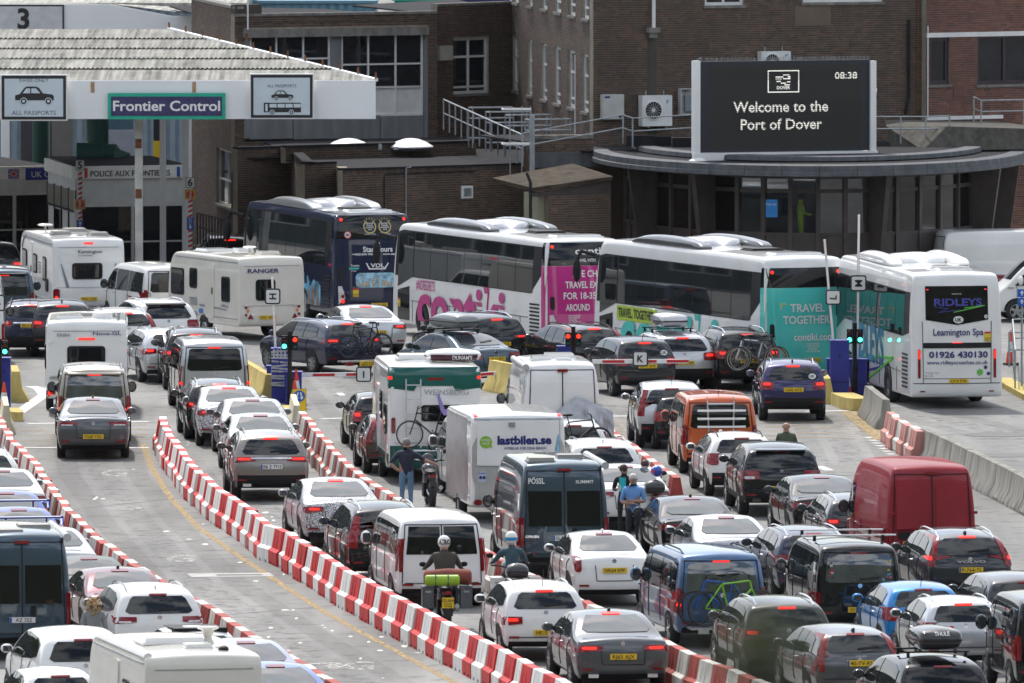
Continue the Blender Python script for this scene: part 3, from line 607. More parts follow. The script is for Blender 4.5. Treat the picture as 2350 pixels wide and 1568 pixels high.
def coach(label, cx, ref, yaw, L, H, side_m, rear_m, band=(1.78, 3.12), pods=True, rearglass=None, roof_m=None, vdl=True):
    rear = [(.10, .32), (.02, .42), (0, .65), (.02, 1.3), (.06, 2.0), (.12, 2.75), (.24, H-.12)]
    front = [(L-.2, .32), (L-.06, .45), (L, .7), (L-.03, 1.3), (L-.12, 1.9), (L-.28, 2.6), (L-.55, H-.22)]
    root, B = box_vehicle('coach', label, 'coach', cx, ref, yaw, L, 2.55, H, .32, side_m, rear, front, 'coaches queuing for the frontier', rb=.14, fb=.25, S=(-1, -.93, -.5, 0, .5, .93, 1), hz=[(0, .985), (.1, 1.), (.5, 1.), (.8, .975), (.95, .94), (1.02, .92)])
    z0, z1 = band
    for ax in 'LR':
        mb = MB(); B.patch(mb, [(.5, z0+.10 if not vdl else z0+.55), (1.3, z0-.02), (L-1.1, z0-.02), (L-.5, z0-.02)], [(.5, z1+.03), (1.3, z1+.03), (L-1.1, z1+.03), (L-.62, z1-.05)], ax, .004, step=.5); mb.obj('window_surround', PLAST, root, True)
        n = 7; ya, yb = 1.15, L-2.1
        for i in range(n):
            a = ya+(yb-ya)*i/n; b = ya+(yb-ya)*(i+1)/n-.035; mb = MB(); B.patch(mb, [(a, z0), (b, z0)], [(a, z1), (b, z1)], ax, .009+.0015*(i % 2), step=.8); mb.obj('side_window', GLASS, root, True)
        mb = MB(); B.patch(mb, [(L-2.05, z0-.0), (L-.75, z0-.35)], [(L-2.05, z1), (L-.85, z1-.1)], ax, .009, step=.5); mb.obj('side_window', GLASS, root, True)
        mb = MB(); B.patch(mb, [(L-1.75, .45), (L-.75, .45)], [(L-1.75, z0-.3), (L-.75, z0-.45)], ax, .008, step=.5); o = mb.obj('door', GLASSD if vdl and ax == 'L' else side_m, root, True)
        mb = MB()
        for k in range(9): B.patch(mb, [(.62, .55+.11*k), (1.35, .55+.11*k)], [(.62, .60+.11*k), (1.35, .60+.11*k)], ax, .012, skirt=.01)
        tag(mb.obj('vent_grille', GAP, root), kind='stuff')
        mb = MB(); B.line(mb, [(1.5, .95 if not vdl else 1.05), (L-1.9, 1.05)], ax, .016, .004)
        for yy in (2.1, 4.6, 6.2, 7.8, L-2.0): B.line(mb, [(yy, .42), (yy, 1.05)], ax, .016, .004)
        tag(mb.obj('panel_gap', GAP, root), kind='stuff')
    mb = MB(); B.patch(mb, [(-1.05, 1.25), (1.05, 1.25)], [(-.95, 3.05), (.95, 3.05)], 'F', .006, step=.5); mb.obj('windscreen', GLASS, root, True)
    add_wheels(root, B, (3.35, L-2.85), .50, 2.55, .30, 'truck', zmin=.36, kx=1.02, aw=1.14)
    for s in (-1, 1):     # tall coach mirrors
        mb = MB(); mb.tube([(s*1.2, L-.35, H-.55), (s*1.5, L+.05, H-.45), (s*1.62, L+.1, H-.7)], .06, 6); mb.ball((s*1.62, L+.1, H-1.0), (.13, .12, .36), 10, 8); mb.obj('mirror', PLAST, root, True)
    if pods:
        for s in (-1, 1):
            mb = MB(); V, F = hull([(0, .0), (0, .05), (.05, .1), (.3, .18), (.7, .24)], [(.7, .24), (1.6, .30), (3.2, .31), (4.4, .24), (4.8, .14)], [(5.2, 0), (5.2, .03), (5.15, .06), (5.0, .10), (4.8, .14)], .46, [(0, 1), (.5, .95), (1, .7)], rb=.02, fb=.05, lvl=1, S=(-1, -.5, 0, .5, 1), plan=[.9, 1, 1, .9])
            V = V+np.array([s*.93, L-7.9, H-.05]); mm = np_mesh('air_con_fairing', V, F, [pods_m(s, roof_m)], None, True, 0); obj('air_con_fairing', mm, root)
        V, F = hull([(0, 0), (0, .06), (.05, .12), (.15, .2), (.35, .26)], [(.35, .26), (.9, .30), (1.6, .28), (2.0, .2)], [(2.3, 0), (2.3, .05), (2.25, .1), (2.15, .15), (2.0, .2)], 1.5, [(0, 1), (1, .9)], rb=.25, fb=.1, lvl=1, S=(-1, -.6, -.12, 0, .12, .6, 1))
        V[:, 2] -= .13*np.exp(-(V[:, 0]/.16)**2)*(V[:, 1] < .6)
        obj('air_con_unit', np_mesh('air_con_unit', V+np.array([0, L-6.9, H-.04]), F, [roof_m or SILVER], None, True, 0), root)
    roof_hatch(root, 0.1, L-9.4 if L > 11 else 2.6, H-.03, .95, .8, .09, PLAST if vdl else WHITE)
    roof_hatch(root, 0.15, 1.35, H-.05, 1.5 if vdl else .95, .7, .09, WHITE)
    return root, B
def pods_m(s, m): return m if m else GREY
def lampset(root, B, x, zs, w=.1, lit=True):
    for s in (-1, 1):
        for i, (z, r, c) in enumerate(zs):
            mb = MB(); B.disc(mb, s*x, z, r, 'B', .03); mb.obj('tail_lamp', {'l': LIT, 'r': LAMP, 'w': LAMPW, 'a': AMBER}[c], root, True)
def quad(root, B, name, x0, z0, x1, z1, m, ax='B', off=.008, r=.02, kids=None, step=.4):
    mb = MB(); B.rr(mb, x0, z0, x1, z1, ax, off, r=r, step=step); return mb.obj(name, m, root, True)
# --- white coach with pink lettering
WTX = mat('print_white', (.78, .78, .78), .4, var=.03)
PTXM = mat('print_magenta', (.50, .035, .22), .35, var=.05); TTX = mat('print_teal', (.05, .52, .47), .35, var=.05); BTX = mat('print_navy', (.02, .025, .16), .4, var=.05)
STK = mat('sticker_yellow', (.75, .55, .03), .4)
def vdl_rear(root, B, m, zt, glass_to=3.28):
    mb = MB(); B.patch(mb, [(-1.2, .42), (1.2, .42)], [(-1.18, zt), (1.18, zt)], 'B', .016, step=.15)
    for ax in 'LR': B.patch(mb, [(.16, .42), (.42, .42)], [(.2, zt), (.5, zt)], ax, .008, step=.12)
    mb.obj('rear_panel', m, root, True)
    mb = MB(); B.patch(mb, [(-1.17, zt+.012), (1.17, zt+.012)], [(-1.05, glass_to), (1.05, glass_to)], 'B', .016, step=.15)
    for ax in 'LR': B.patch(mb, [(.2, zt+.012), (.5, zt+.012)], [(.3, glass_to), (.5, glass_to)], ax, .008, step=.12)
    mb.obj('rear_window', GLASSD, root, True)
    for s in (-1, 1):
        mb = MB(); B.disc(mb, s*1.0, glass_to-.12, .05, 'B', .02); mb.obj('marker_lamp', LIT, root)
        mb = MB(); B.patch(mb, [(min(s*1.12, s*.92), .62+.2*(s > 0)), (max(s*1.12, s*.92), .62+.2*(s < 0))], [(min(s*1.14, s*1.02), 1.18), (max(s*1.14, s*1.02), 1.18)], 'B', .018, step=.2); mb.obj('lamp_cluster', LAMPW, root, True)
        mb = MB(); B.rr(mb, min(s*1.12, s*.98), 1.32, max(s*1.12, s*.98), 1.72, 'B', .018, r=.06); mb.obj('side_vent', GAP, root)
    lampset(root, B, 1.0, [(.72, .06, 'l'), (.87, .05, 'r'), (1.0, .045, 'w')])
    mb = MB(); B.line(mb, [(-.82, .62), (-.86, 1.95), (.86, 1.95), (.82, .62)], 'B', .016, .013); tag(mb.obj('panel_gap', GAP, root), kind='stuff')
def lines(root, B, rows, m, ax='B'):
    for s, u, z, h, wd in rows: B.text('lettering', s, u, z, h, ax, m, root, align='l', width=wd, bold=.02, off=.03)
def angles_morts(root, B, u, z, ax, sg=1):
    o = quad(root, B, 'warning_sticker', u-.09, z-.13, u+.09, z+.13, STK, ax, .026); quad(o, B, 'sticker_band', u-.09, z+.08, u+.09, z+.13, SIGNR, ax, .032); B.text('lettering', 'ANGLES', u, z-.06, .035, ax, PTX, o, bold=.01, off=.034); B.text('lettering', 'MORTS', u, z-.115, .035, ax, PTX, o, bold=.01, off=.034)
rt, B = coach('white coach with big pink side lettering and a magenta back', 1348, ('t', 546), 21.6, 12.9, 3.42, WHITE, PINKP)
LP = 12.9
B.text('lettering', 'contiki', LP-2.5, .32, 1.42, 'L', PTXM, rt, align='l', width=7.1, bold=.03, off=.035)
B.text('lettering', '#NOREGRETS', LP-2.35, 1.42, .30, 'L', PTXM, rt, align='l', width=1.55, bold=.01, off=.016)
vdl_rear(rt, B, PINKP, 2.60)
lines(rt, B, [('contiki', -.32, 2.93, .2, 1.1), ('TRAVEL WITH', -.32, 2.72, .085, .62)], WTX)
lines(rt, B, [('LIFE CH', -.42, 2.28, .19, .75), ('TRAVEL EX', -.66, 1.96, .19, 1.0), ('FOR 18-35', -.72, 1.64, .19, 1.0), ('AROUND', -.66, 1.30, .19, .74), ('ATLAS REIZEN', -.58, 1.13, .045, .36), ('STELLENDAM', -.58, 1.07, .045, .34), ('HOLLAND', -.58, 1.01, .045, .25), ('+31 187 497 610', -.58, .95, .045, .37)], WTX)
angles_morts(rt, B, LP-.9, .95, 'L')
# --- white coach with teal lettering
rt, B = coach('white coach with teal lettering, teal back and a lime banner on its side', 1856, ('t', 587), 22.2, 12.9, 3.62, WHITE, TEALP)
B.text('lettering', 'contiki', LP-2.4, .32, 1.42, 'L', TTX, rt, align='l', width=7.1, bold=.03, off=.035)
o = quad(rt, B, 'lime_banner', LP-5.05, 1.30, LP-2.1, 1.72, mat('banner_lime', (.40, .55, .03), .4), 'L', .014)
B.text('lettering', 'TRAVEL. TOGETHER.', LP-3.57, 1.40, .25, 'L', PTX, o, width=2.7, bold=.03, off=.02)
def arcf(a, b):
    t = a/.72; return ((.62+b)*math.sin(t), (.62+b)*math.cos(t)-.62)
B.text('lettering', 'A SOCIAL TRAVEL', LP-10.6, 1.28, .17, 'L', PTX, rt, width=3.1, bold=.015, off=.016, fn=arcf)
vdl_rear(rt, B, TEALP, 2.72)
lines(rt, B, [('TRAVEL', -.52, 2.05, .22, 1.05), ('TOGETHER', -.74, 1.72, .22, 1.42), ('contiki.com', -.43, 1.25, .2, 1.22), ('ATLAS REIZEN', -.06, 1.13, .05, .4), ('STELLENDAM', -.05, 1.06, .05, .38), ('HOLLAND', .0, .99, .05, .28), ('+31 187 497 610', -.06, .92, .05, .42)], WTX)
mb = MB(); B.rr(mb, -.80, 2.26, -.62, 2.29, 'B', .02, r=.01); B.rr(mb, -.80, 2.12, -.77, 2.258, 'B', .02, r=.01); mb.obj('corner_mark', STK, rt)
plate(rt, B, '27-BRV-2', 'n', .12, .70)
angles_morts(rt, B, LP-.9, .95, 'L')
# --- dark blue coach
rt, B = coach('dark blue double height coach with city pictures and two gold award wreaths on its back', 860, ('t', 488), 17, 10.9, 3.42, STARBLUE, STARBLUE, roof_m=SILVER)
LS = 10.9
quad(rt, B, 'roof_cover', -1.0, .5, 1.0, LS-.9, SILVER, 'T', .012, r=.2, step=.8)
vdl_rear(rt, B, STARBLUE, 2.62, 3.32)
GOLD = mat('print_gold', (.55, .42, .16), .4, var=.1)
for x, yr in ((-.12, '2019'), (.36, '2018')):
    mb = MB()
    for k in range(26):
        a = R(35)+k/25*R(290)-R(90)-R(180)+R(55)*0; a = R(-235)+k/25*R(290)
        c, s = math.cos(a), math.sin(a); B.rr(mb, x+c*.185-.018, 2.98+s*.19-.022, x+c*.185+.018, 2.98+s*.19+.022, 'B', .028, r=.01)
    for k in range(5): a = R(50+20*k); B.rr(mb, x+math.cos(a)*.25-.014, 2.98+math.sin(a)*.25-.014, x+math.cos(a)*.25+.014, 2.98+math.sin(a)*.25+.014, 'B', .028, r=.004)
    o = mb.obj('award_wreath', GOLD, rt)
    for i, s in enumerate(('BRITISH', 'TRAVEL', 'AWARDS', yr)): B.text('lettering', s, x, 3.06-.062*i, .045, 'B', WTX, o, bold=.01, off=.016)
    B.text('lettering', 'WINNER OF 5 AWARDS', x, 2.74, .034, 'B', WTX, o, width=.36, off=.016)
mb = MB(); B.disc(mb, -.82, 2.74, .11, 'B', .028); o = mb.obj('speed_sign', SIGNR, rt); mb = MB(); B.disc(mb, -.82, 2.74, .085, 'B', .034); mb.obj('sign_face', SIGNW, o); B.text('lettering', '80', -.82, 2.70, .08, 'B', PTX, o, bold=.02, off=.042)
mb = MB(); B.disc(mb, .1, 2.46, .075, 'B', .028); o = mb.obj('star_emblem', SIGNW, rt)
P = [(.1+math.cos(R(90+36*k))*(.065 if k % 2 == 0 else .026), 2.46+math.sin(R(90+36*k))*(.065 if k % 2 == 0 else .026)) for k in range(10)]
y = B.hit('B', .1, 2.46)[0].y-.046; mb = MB(); mb.prism(P, y, y+.004, 'y'); mb.obj('star', BTX, o)
lines(rt, B, [('Star Tours', -.36, 2.22, .16, .94), ('+44(0)208 900 2323  www.startours', -.70, 2.12, .06, 1.62)], WTX)
lines(rt, B, [('★ Trustpilot'.replace('★ ', ''), -.75, 1.78, .055, .27), ('Excellent', -.73, 1.63, .035, .16)], WTX)
mb = MB()
for k in range(5): B.rr(mb, -.80+.062*k, 1.69, -.745+.062*k, 1.745, 'B', .02, r=.005)
mb.obj('star_boxes', TTX, rt)
mb = MB(); B.patch(mb, [(-.28, 1.88), (-.18, 1.68), (.34, 1.68), (.46, 1.88)], [(-.24, 1.88), (-.15, 1.72), (.31, 1.72), (.42, 1.88)], 'B', .026); mb.obj('maker_shield', SIGNW, rt); B.text('lettering', 'VDL', .09, 1.745, .12, 'B', WTX, rt, bold=.02, width=.44, off=.03)
pic = quad(rt, B, 'picture_panel', -.60, 1.13, .66, 1.58, mat('print_sky', (.30, .52, .70), .4, var=.55, scale=5), 'B', .028, r=.12)
mb = MB()
for x, wd, h in ((-.38, .05, .30), (-.25, .2, .15), (-.03, .1, .3), (.12, .03, .32), (.32, .24, .18), (.5, .12, .14), (-.5, .1, .12)): B.patch(mb, [(x-wd/2, 1.17), (x+wd/2, 1.17)], [(x-wd*.3, 1.17+h), (x+wd*.3, 1.17+h)], 'B', .038)
mb.obj('city_skyline', mat('print_stone', (.42, .36, .28), .5, var=.4, scale=14), pic)
plate(rt, B, 'YK20 YEE', 'y', .14, .60); angles_morts(rt, B, -.60, .98, 'B')
B.text('lettering', 'Star Tours', LS-.9, 1.55, .34, 'L', WTX, rt, align='l', width=2.6, bold=.02, off=.016)
mb = MB(); 
random.seed(3)
for k in range(16):
    a = 1.6+k*.36; B.patch(mb, [(a, .5), (a+.37, .5)], [(a, 1.0+random.random()*.45), (a+.37, 1.0+random.random()*.45)], 'L', .012+.0004*k)
mb.obj('city_picture', mat('print_city', (.12, .36, .52), .35, var=.8, scale=2.2), rt)
mb = MB()
for k in range(9):
    a = 1.7+k*.5; B.patch(mb, [(a, .5), (a+.3, .5)], [(a+.08, .75+random.random()*.45), (a+.2, .7+random.random()*.5)], 'L', .022)
mb.obj('picture_towers', mat('print_brick', (.33, .16, .09), .4, var=.6, scale=3), rt)
# --- white coach nearest the camera
rt, B = coach('white coach with blue and green swoosh lettering standing right of the barrier arms', 2200, ('t', 624), 9.0, 11.8, 3.72, WHITE, WHITE, band=(1.95, 3.12), vdl=False, roof_m=WHITE)
mb = MB(); B.patch(mb, [(-.86, 2.42), (.0, 2.28), (.86, 2.42)], [(-.86, 3.33), (0, 3.33), (.86, 3.33)], 'B', .010, step=.3); mb.obj('rear_window', GLASSD, rt, True)
for s in (-1, 1):
    quad(rt, B, 'marker_lamp', s*.80-.03, 3.22, s*.80+.03, 3.25, LIT, off=.02)
    o = quad(rt, B, 'tail_lamp', s*1.04-.035, .84, s*1.04+.035, 1.62, LAMP, off=.016); quad(o, B, 'lit_bulb', s*1.04-.03, 1.36, s*1.04+.03, 1.60, LIT, off=.022)
    quad(rt, B, 'reflector', s*.95-.07, .47, s*.95+.07, .50, LAMP, off=.012)
quad(rt, B, 'vent_grille', -.93, 1.655, .93, 1.80, PLAST, off=.012); quad(rt, B, 'brake_light', -.15, 1.785, .13, 1.805, LIT, off=.02)
mb = MB(); B.line(mb, [(-.93, .70), (-.95, 2.38)], 'B', .016); B.line(mb, [(.93, .70), (.95, 2.38)], 'B', .016); B.line(mb, [(-.93, .83), (.93, .83)], 'B', .012); B.line(mb, [(-1.2, .70), (1.2, .70)], 'B', .018); tag(mb.obj('panel_gap', GAP, rt), kind='stuff')
RTX = mat('print_violet', (.05, .05, .30), .35, var=.1)
B.text('lettering', 'RIDLEYS', .03, 2.80, .19, 'B', RTX, rt, width=1.32, bold=.03, off=.016)
B.text('lettering', 'Leamington Spa', .03, 2.00, .18, 'B', BTX, rt, width=1.38, bold=.015, off=.014)
B.text('lettering', '01926 430130', .03, 1.40, .16, 'B', BTX, rt, width=1.62, bold=.03, off=.014)
B.text('lettering', 'www.ridleyscoaches.co.uk', .0, 1.22, .10, 'B', BTX, rt, width=1.68, bold=.012, off=.014)
B.text('lettering', 'EMERGENCY EXIT', .0, 3.10, .03, 'B', WTX, rt, width=.27, off=.016)
B.text('lettering', 'VOLVO', -.70, .955, .06, 'B', STEEL, rt, width=.38, off=.014); B.text('lettering', 'B11R', -.78, .875, .06, 'B', STEEL, rt, width=.22, off=.014)
mb = MB(); B.disc(mb, .03, 2.42, .14, 'B', .016, sq=.7); o = mb.obj('uk_sticker', SIGNW, rt); B.text('lettering', 'UK', .03, 2.375, .09, 'B', PTX, o, bold=.03, off=.024)
mb = MB(); B.disc(mb, .80, 2.50, .05, 'B', .016); o = mb.obj('speed_disc', SIGNW, rt); B.text('lettering', '100', .80, 2.48, .04, 'B', PTX, o, off=.024)
GTX = mat('print_green', (.12, .50, .05), .4)
mb = MB(); B.line(mb, [(-.1, 2.62), (.77, 2.80), (.2, 2.735)], 'B', .022, .018); mb.obj('green_swoosh', GTX, rt)
mb = MB(); B.line(mb, [(-.6, 2.76), (-.25, 2.72), (-.5, 2.62), (.1, 2.69)], 'B', .014, .018); mb.obj('blue_swoosh', RTX, rt)
for x, z, r, m in ((.62, 1.0, .075, GTX), (.78, 1.13, .035, BTX), (.86, .96, .035, BTX)):
    mb = MB(); B.disc(mb, x, z, r, 'B', .014, n=9)
    for k in range(7): B.rr(mb, x+math.cos(k*.9)*r*1.25-.01, z+math.sin(k*.9)*r*1.25-.01, x+math.cos(k*.9)*r*1.25+.01, z+math.sin(k*.9)*r*1.25+.01, 'B', .014, r=.008)
    mb.obj('paint_splat', m, rt)
angles_morts(rt, B, .84, 1.96, 'B'); plate(rt, B, 'LF19 FYR', 'y', .03, .765)
B.text('lettering', 'RIDLEYS', 6.3, 1.0, .95, 'L', mat('print_petrol', (.03, .18, .32), .35), rt, width=4.6, bold=.03, off=.014)
mb = MB()
for pts in ([(8.7, .95), (6.6, .85), (7.9, .52), (3.6, .98)],): 
    for a, b in zip(pts[:-1], pts[1:]): B.patch(mb, [(b[0], b[1]-.03), (a[0], a[1]-.03)], [(b[0], b[1]+.03), (a[0], a[1]+.03)], 'L', .012)
mb.obj('blue_swoosh', RTX, rt)
mb = MB()
for a, b in zip([(6.9, 1.05), (2.6, 1.25), (6.2, .48)][:-1], [(6.9, 1.05), (2.6, 1.25), (6.2, .48)][1:]):
    p, q = sorted((a, b)); B.patch(mb, [(p[0], p[1]-.035), (q[0], q[1]-.035)], [(p[0], p[1]+.035), (q[0], q[1]+.035)], 'L', .014)
mb.obj('green_swoosh', GTX, rt)
# ---------------------------------------------------------------- caravans
def caravan(label, cx, ref, yaw, L, W, H, pm, rw, lamps, sidewin, doors=(), vents=(), zb=.45, lean=.05, name='caravan', cat='caravan', front=None, group='caravans in the queue'):
    rt, B = box_vehicle(name, label, cat, cx, ref, yaw, L, W, H, zb, pm, lean=lean, group=group, front=front)
    if rw:
        o = quad(rt, B, 'rear_window', *rw, PLAST, off=.02, r=.08); x0, z0, x1, z1 = rw; quad(o, B, 'pane', x0+.05, z0+.05, x1-.05, z1-.05, GLASSD, off=.03, r=.06)
    for ax, y0, z0, y1, z1 in sidewin:
        o = quad(rt, B, 'side_window', y0, z0, y1, z1, PLAST, ax, .02, r=.08); quad(o, B, 'pane', y0+.05, z0+.05, y1-.05, z1-.05, GLASS, ax, .03, r=.06)
    for ax, y0, z0, y1, z1 in doors:
        o = quad(rt, B, 'door', y0, z0, y1, z1, pm, ax, .022, r=.1); mb = MB(); B.rr(mb, y0+.08, (z0+z1)/2-.1, y0+.14, (z0+z1)/2+.1, ax, .04, r=.02); mb.obj('handle', PLAST, o)
    for ax, y0, z0, y1, z1 in vents:
        mb = MB()
        for k in range(4): B.rr(mb, y0, z0+(z1-z0)*k/4, y1, z0+(z1-z0)*(k+.6)/4, ax, .014, r=.01)
        mb.obj('vent_grille', STEEL, rt)
    for i, (x, z, w, h, c) in enumerate(lamps):
        for s in ((-1, 1) if x else (1,)): quad(rt, B, 'tail_lamp' if x else 'brake_light', s*x-w/2, z-h/2, s*x+w/2, z+h/2, {'r': LAMP, 'l': LIT, 'a': AMBER, 'w': LAMPW}[c], off=.02, r=.06)
    add_wheels(rt, B, (L*.48,), .32, W, .2, 'disc', zmin=zb+.02, kx=1.015); mb = MB()
    for ax in 'LR': B.line(mb, [(.25, H-.2), (L-.7, H-.2)], ax, .03, .006); B.line(mb, [(.22, zb+.22), (L-.4, zb+.22)], ax, .02, .006)
    B.line(mb, [(-W*.41, H-.3), (W*.41, H-.3)], 'B', .016, .006); B.line(mb, [(-W*.43, zb+.62), (W*.43, zb+.62)], 'B', .012, .006); tag(mb.obj('trim_rail', STEEL, rt), kind='stuff')
    mb = MB(); mb.beam((0, L-.6, zb+.02), (0, L+1.1, .45), .12, .10); mb.obj('drawbar', STEEL, rt)
    return rt, B
rt, B = caravan('white caravan with grey swirls, one small rear window and a satellite dome', 203, ('t', 545), 11, 7.0, 2.28, 2.6, WHITE, (-.52, 1.32, .42, 1.82), [(0, 2.42, .30, .05, 'l'), (1.0, .82, .2, .42, 'r'), (1.0, .74, .12, .14, 'l')],
    [('L', 1.2, 1.2, 1.85, 1.95), ('L', .8, .55+.35, 1.3, 1.3), ('L', 3.1, 1.35, 3.8, 1.95), ('L', 5.2, 1.3, 6.2, 2.0)], [('L', 4.05, .6, 4.75, 2.3)], [('L', 2.4, 1.4, 2.7, 1.8)])
B.text('lettering', 'Kensington', .04, 2.12, .10, 'B', SIGNB, rt, width=.74, bold=.01, off=.02); B.text('lettering', 'by kimberley', -.10, 2.03, .05, 'B', SIGNB, rt, width=.42, off=.02, ital=.2)
plate(rt, B, 'BP21 CVX', 'y', 0, .72)
for s in (-1, 1):
    mb = MB(); B.patch(mb, [(s*.68-.02, 1.05), (s*.84-.02, 1.78)][::(1 if s < 0 else 1)], [(s*.66+.06, 1.08), (s*.86+.02, 1.80)], 'B', .012); mb.obj('grey_swirl', mat('print_grey', (.22, .23, .25), .4), rt)
mb = MB(); B.patch(mb, [(6.3, 2.0), (5.9, 2.3), (5.4, 2.4)], [(6.4, 2.05), (5.9, 2.38), (5.4, 2.45)], 'L', .012); mb.obj('grey_swirl', MATS['print_grey'], rt)
mb = MB(); mb.lathe([(0, .18), (.2, .17), (.26, .13), (.2, .10), (.03, .08), (.03, -.05)], 14, c=(-.5, 5.6, 2.6)); mb.obj('satellite_dish', CREAM, rt, True)
for x, y, w, l in ((-.5, 2.5, .6, .5), (.2, 4.2, .7, .7), (.55, 1.6, .55, .5)): roof_hatch(rt, x, y, 2.57, w, l, .12, mat('roof_hatch_grey', (.30, .29, .27), .5))
rt, B = caravan('cream caravan with blue side stripes and triangular red reflectors low on its back', 626, ('t', 587), 25, 5.6, 2.16, 2.55, CREAM, (-.55, 1.22, .08, 1.85), [(.86, .80, .09, .09, 'r'), (.80, .92, .09, .09, 'a'), (.86, 1.02, .09, .09, 'r')],
    [('L', 4.2, 1.2, 5.2, 2.0), ('L', 3.2, 1.45, 3.75, 2.05), ('L', .75, 1.15, 1.35, 1.9)], [('L', 1.9, .62, 2.55, 2.25)], [('L', 3.2, .95, 3.75, 1.2), ('L', 3.2, .55, 3.75, .78)])
B.text('lettering', 'RANGER', -.3, 2.05, .12, 'B', BTX, rt, width=1.0, bold=.02, off=.02); B.text('lettering', '540-6', 1.1, .98, .10, 'L', BTX, rt, width=.5, off=.02)
plate(rt, B, 'DS51 NNM', 'y', -.18, .72)
mb = MB(); B.patch(mb, [(1.0, .90), (3.0, .94)], [(1.0, .93), (3.0, 1.0)], 'L', .012); mb.obj('side_stripe', MATS['print_grey'], rt)
mb = MB(); B.rr(mb, 2.75, .72, 3.05, .86, 'L', .012); mb.obj('side_stripe', mat('print_blue', (.05, .16, .5), .4), rt)
for s in (-1, 1):
    p, n = B.hit('B', s*.72, .72); mb = MB(); mb.prism([(s*.72-.09, .68), (s*.72+.09, .68), (s*.72, .83)], p.y-.03, p.y, 'y'); mb.obj('reflector', LAMP, rt)
    mb = MB(); B.rr(mb, s*.78-.12, 1.06, s*.78+.1, 1.09, 'B', .04, r=.01); mb.obj('grab_handle', CREAM, rt)
roof_hatch(rt, -.35, 3.6, 2.52, .9, .9, .10, WHITE); roof_hatch(rt, .35, 1.2, 2.52, .6, .5, .12, CREAM); roof_hatch(rt, .5, 3.4, 2.52, .5, .5, .1, WHITE)
mb = MB(); mb.lathe([(0, .2), (.17, .19), (.22, .15), (.03, .10), (.03, -.03)], 12, c=(.2, 2.2, 2.55)); mb.obj('satellite_dish', CREAM, rt, True)
rt, B = caravan('small white caravan with one dark rear window towed behind a beige van', 197, ('t', 734), 1.8, 5.6, 2.2, 2.58, WHITE, (-.52, 1.28, .50, 1.88), [(0, 2.07, .46, .05, 'l'), (.92, .56, .30, .30, 'r'), (.98, .62, .12, .14, 'l')],
    [('L', 1.0, 1.2, 1.9, 1.9), ('L', 3.6, 1.2, 4.6, 1.9)], [('L', 2.3, .6, 2.95, 2.3)])
B.text('lettering', 'ERIBA', -.62, 2.14, .075, 'B', STEEL, rt, width=.36, bold=.03, off=.02, ital=.2); B.text('lettering', 'Nova-GL', .55, 2.17, .09, 'B', BTX, rt, width=.76, bold=.01, off=.02)
quad(rt, B, 'grab_handle', -1.0, 1.0, -.5, 1.05, STEEL, off=.05, r=.02); quad(rt, B, 'dark_skirt', -1.05, .46, 1.05, .72, DKGREY, off=.012)
for s in (-1, 1):
    mb = MB(); B.disc(mb, s*.98, 2.0, .05, 'B', .03); mb.obj('marker_lamp', WPAINT, rt)
roof_hatch(rt, -.45, 1.2, 2.54, .75, .6, .10, WHITE); roof_hatch(rt, .3, 2.2, 2.54, 1.0, .6, .12, mat('roof_hatch_grey', (.3, .29, .27)))
mb = MB(); mb.lathe([(0, .22), (.22, .21), (.28, .17), (.28, .08), (.3, 0)], 14, c=(.42, 1.2, 2.54)); mb.obj('satellite_dish', WHITE, rt, True)
mb = MB(); mb.lathe([(0, .2), (.07, .19), (.07, .15), (.04, .14), (.04, 0)], 10, c=(.85, .9, 2.54)); mb.obj('roof_flue', STEEL, rt, True)
rt, B = caravan('old cream caravan with faded green lettering at the bottom of the lanes', 468, ('t', 1497), 13, 5.6, 2.18, 2.55, CREAM, None, [(.86, .8, .1, .3, 'r')], [('L', .5, 1.2, 1.1, 1.95), ('L', 1.4, 1.2, 2.0, 1.95)], [('L', 2.4, .6, 3.0, 2.25)])
mb = MB(); mb.tube([(-.98, .25, 2.47), (-.98, 4.6, 2.47)], .08, 8); mb.obj('rolled_awning', WPAINT, rt, True)
B.text('lettering', 'Shiredale', -.55, 1.87, .11, 'B', TTX, rt, width=.55, bold=.02, off=.02, ital=.3)
mb = MB(); B.rr(mb, -.85, 1.84, .92, 1.85, 'B', .014, r=.005); mb.obj('side_stripe', TTX, rt)
roof_hatch(rt, -.15, 2.4, 2.52, 1.15, .9, .14, WHITE); roof_hatch(rt, .1, 1.2, 2.52, .5, .4, .10, WHITE)
mb = MB(); mb.lathe([(0, .3), (.18, .3), (.2, .27), (.12, .24), (.07, .1), (.12, 0)], 12, c=(.5, 2.2, 2.53)); mb.obj('roof_vent', CREAM, rt, True)
for x, y, r, m in ((.55, 1.2, .13, CREAM), (.48, .7, .10, PLAST)):
    mb = MB(); mb.ball((x, y, 2.54), (r, r, .07)); mb.obj('roof_vent', m, rt, True)
